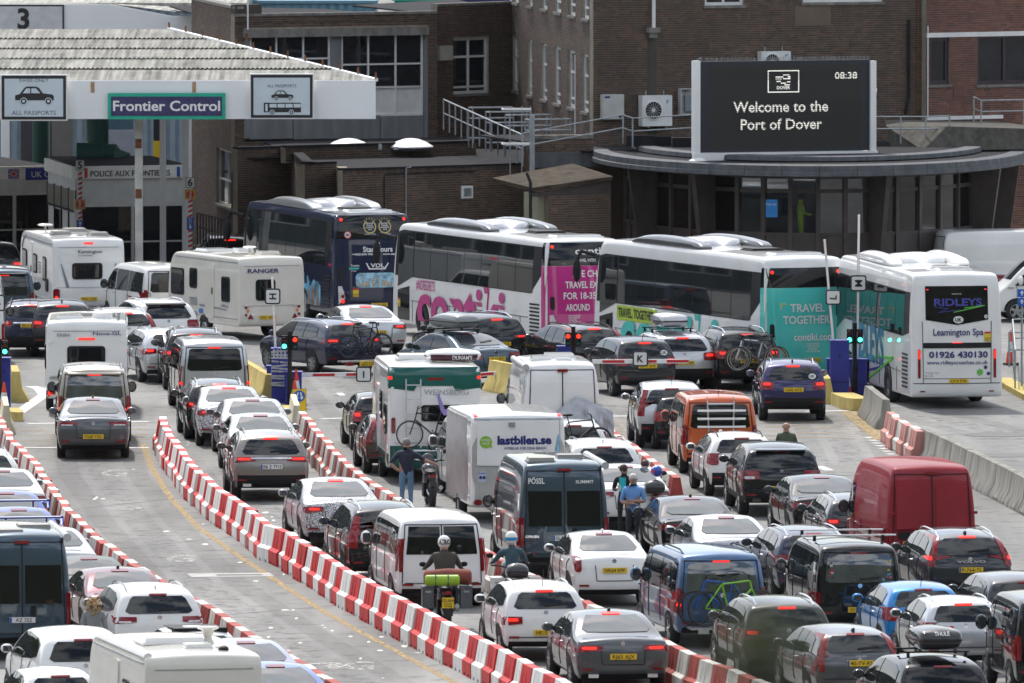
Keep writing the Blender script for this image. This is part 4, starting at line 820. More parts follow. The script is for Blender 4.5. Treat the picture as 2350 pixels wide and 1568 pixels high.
# --- motorhome with green band
fr = [(5.7, .4), (5.9, .6), (6.0, .9), (5.9, 1.3), (5.7, 1.8), (5.6, 2.3), (5.3, 2.8)]
rt, B = caravan('white motorhome with dark green rear band, ladder and bicycles on its rear rack', 998, ('t', 836), 5, 6.0, 2.3, 2.95, WHITE, (-.35, 1.55, .65, 1.95), [(1.02, 1.45, .10, .40, 'r')], [('L', .6, 1.2, 1.2, 1.95), ('L', 2.0, 1.5, 2.5, 2.2)], [('L', 3.2, .6, 3.9, 2.3)], zb=.40, name='motorhome', cat='motorhome', front=fr, group=None)
mb = MB(); B.patch(mb, [(-1.12, 2.42), (1.12, 2.42)], [(-1.10, 2.86), (1.10, 2.86)], 'B', .02)
B.patch(mb, [(.05, 2.30), (.35, 2.55)], [(.05, 2.86), (.35, 2.86)], 'L', .02); B.patch(mb, [(.05, 2.30), (.35, 2.55)], [(.05, 2.86), (.35, 2.86)], 'R', .02); mb.obj('green_band', GREENP, rt, True)
mb = MB(); B.patch(mb, [(.05, .42), (5.2, .42)], [(.05, .75), (5.2, .75)], 'L', .02); B.patch(mb, [(-1.1, .42), (1.1, .42)], [(-1.1, .95), (1.1, .95)], 'B', .02); mb.obj('green_skirt', GREENP, rt, True)
B.text('lettering', 'WEINSBERG', .28, 2.2, .14, 'B', STEEL, rt, width=1.1, off=.02); quad(rt, B, 'brake_light', -.2, 2.56, .22, 2.62, LAMP, off=.03)
for s in (-1, 1): quad(rt, B, 'marker_lamp', s*1.08-.04, 2.58, s*1.08+.04, 2.66, LIT, off=.025)
mb = MB()
for x in (-.72, -.36): mb.tube([(x, -.1, .9), (x, -.1, 2.6)], .018, 6)
for k in range(5): mb.tube([(-.72, -.1, 1.05+.35*k), (-.36, -.1, 1.05+.35*k)], .015, 6)
mb.obj('ladder', ALUP, rt)
o = roof_hatch(rt, -.3, 2.6, 2.92, .9, .9, .14, WHITE); MOTORHOME = rt
mb = MB()
for z in (.62, .85): mb.tube([(-.55, -.15, z), (.9, -.15, z)], .02, 6); mb.tube([(-.55, -.42, z), (.9, -.42, z)], .02, 6)
mb.obj('bike_rack', ALUP, rt)
# --- white box trailer
rt, B = caravan('white box trailer with blue lettering and a green speech bubble on its back', 1190, ('t', 948), 8.5, 4.4, 2.26, 2.6, WHITE, None, [(.99, 2.53, .09, .03, 'l'), (.95, .52, .2, .12, 'r')], [], zb=.42, lean=.0, name='box_trailer', cat='trailer', front=[(4.3, .42), (4.36, .5), (4.4, .8), (4.4, 1.3), (4.4, 1.9), (4.38, 2.4), (4.32, 2.56)], group=None)
for ax in 'LR': quad(rt, B, 'aluminium_side', .06, .5, 4.2, 2.46, ALUP, ax, .01, r=.02, step=.8)
quad(rt, B, 'lower_door', -1.02, .46, 1.02, 1.34, ALUP, off=.02); quad(rt, B, 'upper_door', -.97, 1.38, .97, 2.42, WHITE, off=.02)
mb = MB(); B.line(mb, [(-1.03, 2.46), (1.03, 2.46)], 'B', .03, .012); B.line(mb, [(-1.03, 1.36), (1.03, 1.36)], 'B', .02, .012); B.line(mb, [(.98, .45), (.98, 2.46)], 'B', .02, .012); tag(mb.obj('panel_gap', STEEL, rt), kind='stuff')
B.text('lettering', 'lastbilen.se', .14, 1.88, .19, 'B', BTX, rt, width=1.28, bold=.045, off=.026); B.text('lettering', 'HYRBILAR FÖR DINA BEHOV', .16, 1.75, .065, 'B', BTX, rt, width=1.0, bold=.012, off=.026)
GRN = mat('print_leaf_green', (.25, .48, .03), .4); mb = MB(); B.disc(mb, -.77, 1.93, .145, 'B', .026); B.patch(mb, [(-.72, 1.83), (-.63, 1.79)], [(-.65, 1.9), (-.62, 1.80)], 'B', .026); o = mb.obj('speech_bubble', GRN, rt)
B.text('lettering', 'HYRD', -.77, 1.95, .055, 'B', WTX, o, bold=.01, off=.034, ital=-.1); B.text('lettering', 'HOS', -.77, 1.87, .055, 'B', WTX, o, bold=.01, off=.034)
mb = MB(); B.patch(mb, [(.90, 1.62), (.86, 1.75), (.90, 1.95), (.93, 2.1)], [(.97, 1.66), (.97, 1.78), (.98, 1.98), (.99, 2.08)], 'B', .026); mb.obj('country_map', mat('print_sky', (.3, .5, .7)), rt)
mb = MB(); p, n = B.hit('B', -.16, 2.34); mb.box((p.x, p.y-.02, p.z), (.16, .02, .10)); mb.box((p.x, p.y-.06, p.z-.02), (.10, .06, .05)); mb.obj('lamp_bracket', STEEL, rt)
o = quad(rt, B, 'blue_notice', -.94, 1.0, -.76, 1.24, mat('print_notice', (.45, .52, .65), .4), off=.026); B.text('lettering', 'FLOBY', -.85, 1.18, .04, 'B', BTX, o, bold=.01, off=.034)
for x in (-.89, -.81): mb = MB(); B.disc(mb, x, 1.1, .038, 'B', .034); mb.obj('wheel_print', BTX, o)
# ---------------------------------------------------------------- cars and vans, lane by lane
def camo_mat():
    m = bpy.data.materials.new('camouflage_wrap'); m.use_nodes = True; n = m.node_tree; b = n.nodes['Principled BSDF']
    b.inputs['Roughness'].default_value = .3; b.inputs['Coat Weight'].default_value = .5
    t = n.nodes.new('ShaderNodeTexCoord'); no = n.nodes.new('ShaderNodeTexNoise'); no.inputs['Scale'].default_value = 5; no.inputs['Detail'].default_value = 3
    mi = n.nodes.new('ShaderNodeMix'); mi.data_type = 'RGBA'; mi.inputs[0].default_value = .16
    v = n.nodes.new('ShaderNodeTexVoronoi'); v.feature = 'DISTANCE_TO_EDGE'; v.inputs['Scale'].default_value = 17
    r = n.nodes.new('ShaderNodeValToRGB'); r.color_ramp.elements[0].position = .02; r.color_ramp.elements[1].position = .11
    r.color_ramp.elements[0].color = (.02, .02, .022, 1); r.color_ramp.elements[1].color = (.60, .60, .62, 1)
    n.links.new(t.outputs['Object'], no.inputs['Vector']); n.links.new(t.outputs['Object'], mi.inputs[6]); n.links.new(no.outputs['Color'], mi.inputs[7])
    n.links.new(mi.outputs[2], v.inputs['Vector']); n.links.new(v.outputs['Distance'], r.inputs['Fac']); n.links.new(r.outputs[0], b.inputs['Base Color'])
    return m
CAMO = camo_mat(); SOFT = mat('soft_top_fabric', (.022, .022, .024), .8, bump=.3)
TALL = ('v', .80, .97, .78, 1.40, .0)
# far left
car('suv', -14, ('t', 555), 4, BLACK, 'black car at the left edge with a row of red lights, beside the swirled caravan', H=1.7, f='lit')
car('van', 6, ('t', 617), 3, BLUEGREY, 'grey people carrier with a black rear spoiler left of the swirled caravan', 'van', f='lit spoiler blacksp', H=1.95)
car('estate', 66, ('t', 687), 1, NAVY, 'dark navy estate with a chrome strip across its tailgate and a yellow plate', H=1.6, pl='BX16 DPY', pz=.95, f='strip rod midbadge railsb clad lit')
car('suv', 143, ('t', 687), 5, DKGREY, 'dark silver blue car half hidden behind the small white caravan', H=1.62, f='lit fin')
car('bigvan', -72, ('t', 640), 2, WHITE, 'white van cut off by the left edge behind the traffic signal', 'van', H=2.6)
car('van', 400, ('t', 609), 19, WHITE, 'white van with dark side windows between two caravans', 'van', f='blackmir', L=5.0, pl='')
car('suv', 388, ('t', 685), 16, WHITE, 'white car with a big dark roof spoiler in front of the striped caravan', H=1.66, f='rails spoiler blacksp wiper noclad', pl='UN7 929', L=4.8, W=1.93)
car('estate', 296, ('t', 706), 12, WHITE, 'white estate with upright red tail lamps behind the small white caravan', H=1.56, f='rails wiper lit', lamp=TALL)
car('estate', 402, ('t', 752), 13, SILVER, 'silver estate beside the small white caravan, brake lamps on', H=1.46, f='rails wiper lit', L=4.65)
car('suv', 452, ('t', 752), 5, BLACK, 'black car with a round white sticker on its rear window ahead of the silver van', H=1.66, f='rails uk lit')
car('van', 492, ('w', 946), 6, SILVER, 'silver van with black rear corners and a wide dark rear window', 'van', f='tint blackmir lit wiper', L=4.9, lamp=('v', .90, .995, .66, 1.30, .1), pl='')
car('suv', 530, ('t', 536), 6, BLACK, 'black car beyond the cream caravan beside the dark blue coach', H=1.8, f='lit tint')
# lane of the beige van
car('van', 215, ('t', 843), 3.2, BEIGE, 'beige van with roof rails and a dark rear window right behind the small caravan', 'van', f='tint rails lit spoiler blackmir', L=4.7, glass='s')
car('saloon', 212, ('w', 1050), 2.4, GREY, 'grey hatchback saloon with dark red lamps alone in the open lane', L=4.85, W=1.87, H=1.455, pl='FG68 YXD', pz=.60, f='fin midbadge', lamp=('h', .42, .95, .84, .96, .3))
# lane of test cars
car('estate', 505, ('t', 868), 5.5, BLACK, 'black estate with bright roof rails directly behind the silver van', H=1.52, f='rails lit', L=4.5)
car('saloon', 533, ('t', 886), 5, CAMO, 'white and black patterned saloon farthest of the three in a row', L=4.6, H=1.46, f='lit nobadge')
car('saloon', 588, ('t', 914), 5.2, CAMO, 'white and black patterned saloon in the middle of the three in a row', L=4.6, H=1.46, f='nobadge')
car('saloon', 607, ('t', 949), 5.4, CAMO, 'white and black patterned saloon just ahead of the bronze car', L=4.6, H=1.46, f='nobadge', pl='')
car('suv', 622, ('w', 1147), 5, BRONZE, 'bronze car with blue banded white plate and wide chrome exhausts', L=4.72, W=1.89, H=1.64, pl='BB Z 771E', pk='w', pz=.86, f='rails lit wiper exh strip midbadge', lamp=('h', .40, .95, .95, 1.10, .35))
car('saloon', 790, ('t', 1097), 8, CAMO, 'white and black patterned saloon beside the red and white barrier', L=4.95, W=1.88, H=1.47, pl='BB L 318E', pk='w', pz=.80, f='nobadge lit')
car('suv', 897, ('t', 1150), 9, BLACK, 'black car with roof rails and tall red lamps behind the patterned saloon', L=4.8, W=1.9, H=1.78, f='rails wiper', lamp=('v', .78, .97, .82, 1.45, .2))
car('van', 1015, ('t', 1184), 9, WHITE, 'white van with wide dark rear windows behind the motorbike with green roll', 'van', L=4.97, W=1.98, H=1.97, f='tint split barn nohb plainh', lamp=('v', .87, .985, .80, 1.50, .1), pl='')
# lane left of the motorhome
car('hatch', 885, ('w', 1032), 6, BLACK, 'black hatchback left of the motorhome, farther of two', H=1.45, f='lit')
car('hatch', 917, ('w', 1085), 6, paint('brown', (.10, .075, .07), .5), 'brown hatchback squeezed against the motorhome, nearer of two', H=1.45, f='openwin', lamp=TALL)
car('van', 1142, ('d', 272.5), 8, WHITE, 'white van hidden ahead of the box trailer, only its big mirror showing', 'van', H=2.0)
# white camper and the white cars below it
car('bigvan', 1292, ('t', 831), 5.5, WHITE, 'white high roof camper van with a grey sheet over its rear rack', 'van', H=2.62, W=2.0, f='barn', lamp=('v', .90, .99, .75, 1.35, .1), pl='')
car('hatch', 1322, ('t', 962), 6, WHITE, 'white hatchback under the grey sheet with a bicycle behind it', H=1.5, f='rails')
car('suv', 1392, ('t', 1006), 7, WHITE, 'white car with its right front door open', H=1.62, f='rails fin', L=4.45)
car('saloon', 1456, ('t', 1066), 7, WHITE, 'white saloon behind the woman with the phone', H=1.45, L=4.6)
car('bigvan', 1296, ('t', 1060), 7, BLUEGREY, 'dark blue grey camper van with black rear windows and white plate', 'van', H=2.58, W=2.05, f='barn', pl='GL DK 1204', pk='w', lamp=('v', .885, .995, .72, 1.35, .12), pz=.92)
car('saloon', 1412, ('t', 1219), 8.5, WHITE, 'white sloping hatchback with an upright rear wiper and a dark lower rear pane', L=4.48, W=1.75, H=1.49, pl='NK64 KPF', pz=.80, f='fin', lamp=('v', .80, .95, .74, 1.04, .0))
car('suv', 1255, ('w', 1514), 8.5, WHITE, 'small white car with lit red lamps behind the two motorbikes', L=4.16, W=1.75, H=1.55, pl='HK15 YZE', pz=.62, f='rails rod lit wiper noclad', lamp=('h', .55, .97, .80, 1.0, .25))
car('saloon', 1432, ('t', 1400), 8, GREY, 'grey saloon at the bottom with glowing red lamp bars', L=4.93, W=1.886, H=1.455, pl='RJ65 AJX', pz=.72, f='fin lit exh', lamp=('h', .42, .95, .78, .93, .35), wheel='multi')
# lanes on the right
car('saloon', 1612, ('t', 1139), 7, BLACK, 'black coupe behind the man in the blue shirt', L=4.7, W=1.85, H=1.40, f='fin')
car('saloon', 1695, ('t', 1182), 8, SILVER, 'silver saloon between the black coupe and the blue van', L=4.8, H=1.42)
car('van', 1660, ('t', 1266), 10.5, VANBLUE, 'blue van with black roof stripes and bicycles on its back', 'van', f='tint railsb lit plainh', glass='s', pl='')
car('suv', 1815, ('t', 1368), 9, OLIVE, 'dark bronze car low on the right behind the blurred twig', H=1.6, f='rails lit', L=4.5)
car('estate', 1978, ('t', 1433), 11, GREY, 'grey estate with tall red lamps and a dutch yellow plate at the bottom', L=4.52, W=1.77, H=1.46, pl='40-TV-RS', pk='n', pz=.86, f='fin wiper midbadge', lamp=('v', .80, .98, .70, 1.38, .15))
car('van', 1977, ('t', 1248), 8.5, BLACK, 'black van with stickers round its pale rear window and two white roof bars', 'van', L=4.79, W=1.85, H=1.92, f='wiper', glass='s', pl='V173 GNA', pz=.58, lamp=('v', .88, .99, .70, .98, .1))
car('estate', 1880, ('t', 1206), 9, NAVY, 'dark blue estate with bright roof rails left of the black van', H=1.5, f='rails')
car('estate', 1988, ('t', 1130), 7, DKGREY, 'dark grey estate mostly hidden by the red van', H=1.42, L=4.5, f='rails lit')
car('bigvan', 2143, ('t', 1068), 9.5, RED, 'faded red high roof van with two panelled rear doors', 'van', H=2.58, W=2.06, L=5.4, f='barn pleft', pl='BX08 KRU', pz=.88, lamp=('v', .93, .995, .75, 1.2, .08))
car('saloon', 1912, ('t', 1090), 7, BLACK, 'black saloon left of the red van', H=1.43)
car('suv', 1797, ('t', 1014), 5, BLACK, 'black car with silver script on its tailgate behind the man in green', L=4.85, W=1.94, H=1.68, pl='RO14 XHV', pz=.70, f='spoiler wiper exh', lamp=('h', .55, .97, .86, 1.10, .4))
car('hatch', 1708, ('t', 990), 6.5, WHITE, 'white hatchback with black side pads left of the black car with script', L=4.16, H=1.5, f='railsb clad')
car('van', 1655, ('t', 908), 4.5, ORANGE, 'orange van with a silver bicycle rack on its rear window', 'van', L=4.7, H=1.96, f='tint rod', pl='')
car('hatch', 1572, ('d', 291.2), 4, BLACK, 'black hatchback squeezed beside the orange van', H=1.4, L=3.9, W=1.6)
car('suv', 1545, ('t', 874), 3.5, SILVER, 'silver car with tall red lamps next to the orange van', H=1.66, L=4.5, f='wiper rod', lamp=('v', .80, .97, .85, 1.50, .1))
# the crossing row in the middle
car('estate', 817, ('w', 856), 27.5, NAVY, 'dark blue estate carrying two bicycles on a rear rack', L=4.96, W=1.87, H=1.5, f='rails lit openwin', wheel='y', lamp=('h', .45, .95, .86, 1.0, .4))
car('saloon', 868, ('t', 700), 14, SILVER, 'silver convertible with its black fabric roof up', H=1.40, L=4.7, pl='YK15 EXB', f='lit')
car('saloon', 1142, ('t', 761), 31, BLUEGREY, 'blue grey saloon carrying a grey roof box', L=4.66, W=1.81, H=1.46, pl='GL17 JPO', pz=.80, f='wiper', lamp=('h', .50, .97, .74, .96, .3))
car('suv', 1154, ('t', 718), 27, BLACK, 'black car with a bright brake strip ahead of the roof box saloon', H=1.62, pl='LO71 SCR', f='lit wiper rails', lamp=('h', .45, .95, .95, 1.08, .3))
car('estate', 1378, ('t', 742), 20, BLACK, 'black estate with tall red pillars of lamps beyond the red signal', H=1.52, f='railsb lit', lamp=TALL)
car('suv', 1488, ('w', 908), 15.5, DKGREY, 'dark grey small car behind the barrier arm with the letter K', L=4.07, W=1.76, H=1.6, pl='LU17 EHE', pz=.86, f='rod lit wiper noclad uk', wheel='five')
car('suv', 1574, ('t', 760), 13, SILVER, 'silver car carrying a pale roof box behind the dark grey small car', L=4.3, H=1.6, pl='77-TN-XX', pk='n', f='rails lit wiper')
car('suv', 1722, ('w', 895), 12.5, BLACK, 'black car with roof rails and racing bicycles on its back', L=4.57, W=1.85, H=1.7, pl='BV62 UKJ', f='rails lit wiper')
car('suv', 1823, ('w', 964), 2.2, PURPLE, 'dark purple car waiting beside the blue cabinets', L=4.38, W=1.81, H=1.59, pl='LA65 AVZ', pz=.86, f='rails fin lit wiper uk midbadge')
# far right, and bottom corners
car('bigvan', 2139, ('d', 355.5), -77, WHITE, 'long white van parked across in front of the glazed bay', 'van', H=2.5, L=5.9, f='barn')
car('van', 2622, ('d', 350), 95, WHITE, 'white van with its windscreen towards the coaches at the right edge', 'van', L=5.0, H=2.0)
car('saloon', 1980, ('d', 355), 70, BLACK, 'black car mostly hidden behind the nearest coach', H=1.42)
car('estate', 2232, ('t', 1211), 9, DKGREY, 'dark grey car with lit hooked red lamps and a dutch plate on the right', L=4.7, W=1.9, H=1.64, pl='P-764-TL', pk='n', pz=.88, f='rails fin lit wiper clad', lamp=('v', .83, .975, .85, 1.40, .1))
car('hatch', 2130, ('t', 1333), 9, BLUE, 'bright blue hatchback with a round white sticker', L=4.05, W=1.72, H=1.46, f='rod uk', lamp=('v', .62, .95, .78, 1.05, .35), pl='')
car('hatch', 2222, ('t', 1366), 9, SILVER, 'silver hatchback with a red lips sticker in its dark window', L=3.95, H=1.48, f='rails lit')
car('suv', 2178, ('t', 1500), 11, BLACK, 'black car carrying a black roof box in the bottom right corner', H=1.62, f='tint')
car('suv', 2368, ('t', 1312), 9, DKGREY, 'dark grey car at the right edge with a dark mirror', H=1.5)
car('van', 2440, ('t', 1372), 8, BLACK, 'black boxy off road vehicle cut by the right edge, bottom corner', 'car', L=4.2, W=1.8, H=1.95)
car('suv', 196, ('t', 1438), 12, WHITE, 'tall white people carrier with sunroof beside the old cream caravan', H=1.75, L=4.8, f='tint', lamp=('v', .75, .97, .80, 1.05, .3))
car('bigvan', 48, ('t', 1222), 8, BLUEGREY, 'dark blue grey camper van with white plate at the left edge', 'van', H=2.6, W=2.05, f='barn', pl='AZ 352', pk='w', lamp=('v', .90, .995, .72, 1.35, .1), pz=.85)
car('suv', 366, ('t', 1338), 11, WHITE, 'white car with slim dark red lamps beside the curly haired woman', L=4.48, H=1.64, f='rails fin wiper noclad', lamp=('h', .50, .95, .95, 1.10, .3))
car('saloon', 300, ('t', 1303), 11, BURG, 'burgundy saloon ahead of the white car with slim red lamps', H=1.43, f='fin', L=4.6)
car('hatch', 470, ('t', 1436), 13, WHITE, 'small white car with its fabric sunroof folded open', H=1.46, L=3.6, W=1.63)
car('saloon', 222, ('t', 1277), 10, mat('grey_hood_paint', (.20, .22, .21), .6, coat=.3), 'grey green convertible with fabric hood ahead of the burgundy saloon', H=1.36, L=4.0, W=1.68)
car('saloon', 132, ('t', 1210), 10, SILVER, 'silver white saloon between the camper van and the left barrier', H=1.45, L=4.6)
car('saloon', 58, ('t', 1165), 9, SUBARU, 'bright blue saloon with a big rear wing, nearer of two', H=1.44, L=4.4, f='bigwing')
car('saloon', 28, ('t', 1127), 8.5, SUBARU, 'bright blue saloon with a big rear wing, farther of two', H=1.44, L=4.4)
car('saloon', 18, ('t', 1076), 8, GREENWHITE, 'white saloon at the left edge ahead of the blue saloons', H=1.45, L=4.6)
car('estate', -36, ('t', 1026), 8, WHITE, 'white estate cut off by the left edge', H=1.5, f='rails')
car('saloon', 603, ('t', 1467), 13, LILAC, 'pale lilac grey saloon right of the old cream caravan', H=1.44)
car('saloon', 672, ('t', 1521), 13, IRISBLUE, 'pale blue saloon lowest in the left lanes', H=1.44)
car('hatch', 142, ('t', 1530), 12, WHITE, 'white hatchback tucked between the people carrier and the old caravan', H=1.45, L=3.7, W=1.6)
# ---------------------------------------------------------------- ground and hillside
def asphalt_mat():
    m = bpy.data.materials.new('worn_concrete_road'); m.use_nodes = True; n = m.node_tree; b = n.nodes['Principled BSDF']; b.inputs['Roughness'].default_value = .82
    t = n.nodes.new('ShaderNodeTexCoord')
    def noise(sc, det, ro, mscale=None):
        no = n.nodes.new('ShaderNodeTexNoise'); no.inputs['Scale'].default_value = sc; no.inputs['Detail'].default_value = det; no.inputs['Roughness'].default_value = ro
        if mscale:
            mp = n.nodes.new('ShaderNodeMapping'); mp.inputs['Scale'].default_value = mscale; mp.inputs['Rotation'].default_value = (0, 0, R(-8)); n.links.new(t.outputs['Object'], mp.inputs[0]); n.links.new(mp.outputs[0], no.inputs['Vector'])
        else: n.links.new(t.outputs['Object'], no.inputs['Vector'])
        return no
    def ramp(src, p0, p1, c0, c1):
        r = n.nodes.new('ShaderNodeValToRGB'); e = r.color_ramp.elements; e[0].position = p0; e[1].position = p1; e[0].color = (*c0, 1); e[1].color = (*c1, 1); n.links.new(src, r.inputs['Fac']); return r.outputs[0]
    def mul(a, b_):
        x = n.nodes.new('ShaderNodeMix'); x.data_type = 'RGBA'; x.blend_type = 'MULTIPLY'; x.inputs[0].default_value = 1; n.links.new(a, x.inputs[6]); n.links.new(b_, x.inputs[7]); return x.outputs[2]
    base = ramp(noise(.12, 7, .6).outputs['Fac'], .35, .65, (.165, .162, .155), (.235, .232, .222))
    tracks = ramp(noise(1., 4, .5, (.55, .035, 1)).outputs['Fac'], .38, .62, (.70, .70, .70), (1.10, 1.10, 1.10))
    grain = ramp(noise(9., 8, .75).outputs['Fac'], .3, .7, (.78, .78, .78), (1.15, 1.15, 1.15))
    spots = ramp(noise(1.7, 3, .5).outputs['Fac'], .34, .44, (.66, .66, .66), (1, 1, 1))
    n.links.new(mul(mul(base, tracks), mul(grain, spots)), b.inputs['Base Color'])
    f = noise(60, 4, .6); bp = n.nodes.new('ShaderNodeBump'); bp.inputs['Strength'].default_value = .35; bp.inputs['Distance'].default_value = .01
    n.links.new(f.outputs['Fac'], bp.inputs['Height']); n.links.new(bp.outputs[0], b.inputs['Normal'])
    return m
ROAD = asphalt_mat()
mb = MB(); mb.add([(-3000, 60, 0), (3000, 60, 0), (3000, 5500, 0), (-3000, 5500, 0)], [[0, 1, 2, 3]]); tag(mb.obj('ground', ROAD), kind='structure')
def hillside():
    nx, ny = 60, 26; V = []; F = []
    prof = [(60, -.02), (48, 2), (40, 5), (30, 9), (20, 13), (8, 16.5), (-8, 17.5), (-25, 18), (-40, 24), (-55, 44), (-65, 70), (-75, 95), (-90, 115), (-130, 132), (-200, 140), (-400, 148)]
    for i in range(nx+1):
        x = -900+1800*i/nx
        for j, (y, z) in enumerate(prof):
            k = 0 if z < 18.5 else 1
            V.append((x, y+k*random.uniform(-8, 8), z+k*random.uniform(-4, 4)))
    m = len(prof)
    for i in range(nx):
        for j in range(m-1): F.append([i*m+j, i*m+j+1, (i+1)*m+j+1, (i+1)*m+j])
    M = stone('chalk_hill_scrub', (.072, .08, .052), var=.8, scale=.06, streak=.3, bump=0)
    return np_mesh('hillside', V, F, [M], None, True, 0)
tag(obj('hills', hillside()), kind='structure')
# ---------------------------------------------------------------- brick walls
UB = MB(); UB.b2((-.1075, -.010, -.0325), (.1075, .002, .0325))
BRMESH = {}
class Wall:
    def __init__(s, a, b):
        "a, b: (picture column, distance) of the left and right end"
        s.p0 = Vector((gx(*a), a[1])); s.p1 = Vector((gx(*b), b[1])); s.len = (s.p1-s.p0).length; s.u = (s.p1-s.p0)/s.len; s.n = Vector((s.u.y, -s.u.x)); s.rz = math.atan2(s.u.y, s.u.x)
    def at(s, x, y):
        k = (x-1175)/FOC; d = s.p1-s.p0; t = (k*s.p0.y-s.p0.x)/(d.x-k*d.y); q = s.p0+d*t
        return t*s.len, gz(y, q.y)
    def pt(s, u, z, out=0.): q = s.p0+s.u*u+s.n*out; return (q.x, q.y, z)
    def rect(s, x0, y0, x1, y1):
        "a rectangle of the photograph (left, top, right, bottom) on the wall: u0, z0, u1, z1"
        u0, zt = s.at(x0, y0); u1, zb = s.at(x1, y1); return (u0, zb, u1, zt)
    def box(s, mb, u0, z0, u1, z1, o0, o1, mi=0):
        a = s.pt((u0+u1)/2, (z0+z1)/2, (o0+o1)/2); return mb.box(a, (u1-u0, abs(o1-o0), z1-z0), s.rz, mi)
class Bricks:
    def __init__(s, parent, m): s.parent = parent; s.m = m; s.full = []; s.odd = []
    def wall(s, W, z0, z1, holes=(), solid=True, u0=0., u1=None, soldier=False):
        u1 = u1 or W.len
        if solid:
            us = sorted({u0, u1, *[h[0] for h in holes if u0 < h[0] < u1], *[h[2] for h in holes if u0 < h[2] < u1]})
            mb = MB()
            for a, b in zip(us[:-1], us[1:]):
                zs = [(z0, z1)]
                for h in holes:
                    if h[0] < (a+b)/2 < h[2]:
                        nz = []
                        for p, q in zs:
                            if h[3] <= p or h[1] >= q: nz.append((p, q)); continue
                            if h[1] > p: nz.append((p, h[1]))
                            if h[3] < q: nz.append((h[3], q))
                        zs = nz
                for p, q in zs: W.box(mb, a, p, b-(.32 if abs(W.u.y) > .8 and b == u1 else 0), q, -.30, 0)
            mb.obj('wall', MORTAR, s.parent)
        n = int((z1-z0)/.075)
        for k in range(n):
            z = z1-.04-k*.075; v = u0-(.1125 if k % 2 else 0.)-random.choice((0, 0, .0))
            sol = soldier and k < 2
            if sol and k == 1: continue
            while v < u1:
                l = .065 if sol else (.1025 if random.random() < .18 else .215); h = .14 if sol else .065; zc = z-.0375 if sol else z
                a, b = max(v, u0), min(v+l, u1); v += l+.010
                for q in holes:
                    if q[1]-.03 < zc < q[3]+.03:
                        if q[0] <= a and b <= q[2]: a = b
                        elif a < q[0] < b: b = q[0]
                        elif a < q[2] < b: a = q[2]
                if b-a < .03: continue
                (s.full if abs(b-a-.215) < .001 and not sol else s.odd).append((W, (a+b)/2, zc, b-a, h))
    def finish(s, ymax=560):
        vis = []
        for i, (W, u, z, l, h) in enumerate(s.full):
            p = W.pt(u, z); y = 784+(CAMH-z)/p[1]*FOC-1542; x = 1175+p[0]/p[1]*FOC
            if 0 < x < 2350 and 4 < y < ymax: vis.append((p[1], i))
        vis.sort(); pick = {i for _, i in vis[:300]}
        if s.m.name not in BRMESH: BRMESH[s.m.name] = UB.mesh('brick', s.m)
        me = BRMESH[s.m.name]
        for i in pick:
            W, u, z, l, h = s.full[i]; o = obj('brick', me, s.parent, W.pt(u, z, random.uniform(-.001, .003)), W.rz)
        rest = [b for i, b in enumerate(s.full) if i not in pick]+s.odd
        V = np.zeros((len(rest), 8, 3)); q = np.array([[i, j, k] for j in (0, 1) for i, k in ((-1, -1), (1, -1), (1, 1), (-1, 1))], float)
        for c, (W, u, z, l, h) in enumerate(rest):
            o = random.uniform(.007, .012); cx = W.p0.x+W.u.x*u; cy = W.p0.y+W.u.y*u
            V[c, :, 0] = cx+q[:, 0]*l/2*W.u.x+np.where(q[:, 1] > 0, o, -.002)*W.n.x; V[c, :, 1] = cy+q[:, 0]*l/2*W.u.y+np.where(q[:, 1] > 0, o, -.002)*W.n.y; V[c, :, 2] = z+q[:, 2]*h/2
        f = np.array([[4, 5, 6, 7], [0, 1, 5, 4], [1, 2, 6, 5], [2, 3, 7, 6], [3, 0, 4, 7]]); F = (np.arange(len(rest))[:, None, None]*8+f[None]).reshape(-1, 4)
        if len(rest): tag(obj('brickwork', np_mesh('brickwork', V.reshape(-1, 3), F, [s.m], None, False), s.parent), kind='stuff')
WFR = mat('white_window_frame', (.72, .73, .72), .45, var=.08); MAROON = mat('maroon_frame', (.035, .018, .028), .4); BROWNF = mat('dark_brown_frame', (.048, .037, .035), .5, var=.25)
ROOMG = mat('window_glass', (.012, .014, .018), .02, var=.6, scale=.7, ior=1.5)
def window(parent, W, r, cols=(), rows=(), m=WFR, fw=.07, depth_=-.10, sill=True, panel_below=None):
    u0, z0, u1, z1 = r; mb = MB(); d0, d1 = depth_-.06, depth_+.02
    W.box(mb, u0, z0, u0+fw, z1, d0, d1); W.box(mb, u1-fw, z0, u1, z1, d0, d1); W.box(mb, u0+fw, z0, u1-fw, z0+fw, d0, d1); W.box(mb, u0+fw, z1-fw, u1-fw, z1, d0, d1)
    us = [u0]+[u0+(u1-u0)*c for c in cols]+[u1]; zs = [z0]+[z0+(z1-z0)*c for c in rows]+[z1]
    for u in us[1:-1]: W.box(mb, u-fw*.4, z0+fw, u+fw*.4, z1-fw, d0, d1+.004)
    for z in zs[1:-1]: W.box(mb, u0+fw, z-fw*.4, u1-fw, z+fw*.4, d0, d1+.008)
    o = mb.obj('window', m, parent)
    for i in range(len(us)-1):
        for j in range(len(zs)-1):
            mb = MB(); W.box(mb, us[i]+.03, zs[j]+.03, us[i+1]-.03, zs[j+1]-.03, d0+.015, d0+.03)
            pm = ROOMG if not (panel_below and j < panel_below) else WFR
            mb.obj('pane' if pm is ROOMG else 'panel', pm, o)
    if sill: mb = MB(); W.box(mb, u0-.06, z0-.09, u1+.06, z0, -.05, .06); mb.obj('sill', COPING, o)
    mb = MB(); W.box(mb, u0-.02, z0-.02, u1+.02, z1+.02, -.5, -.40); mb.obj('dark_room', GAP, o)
    return o
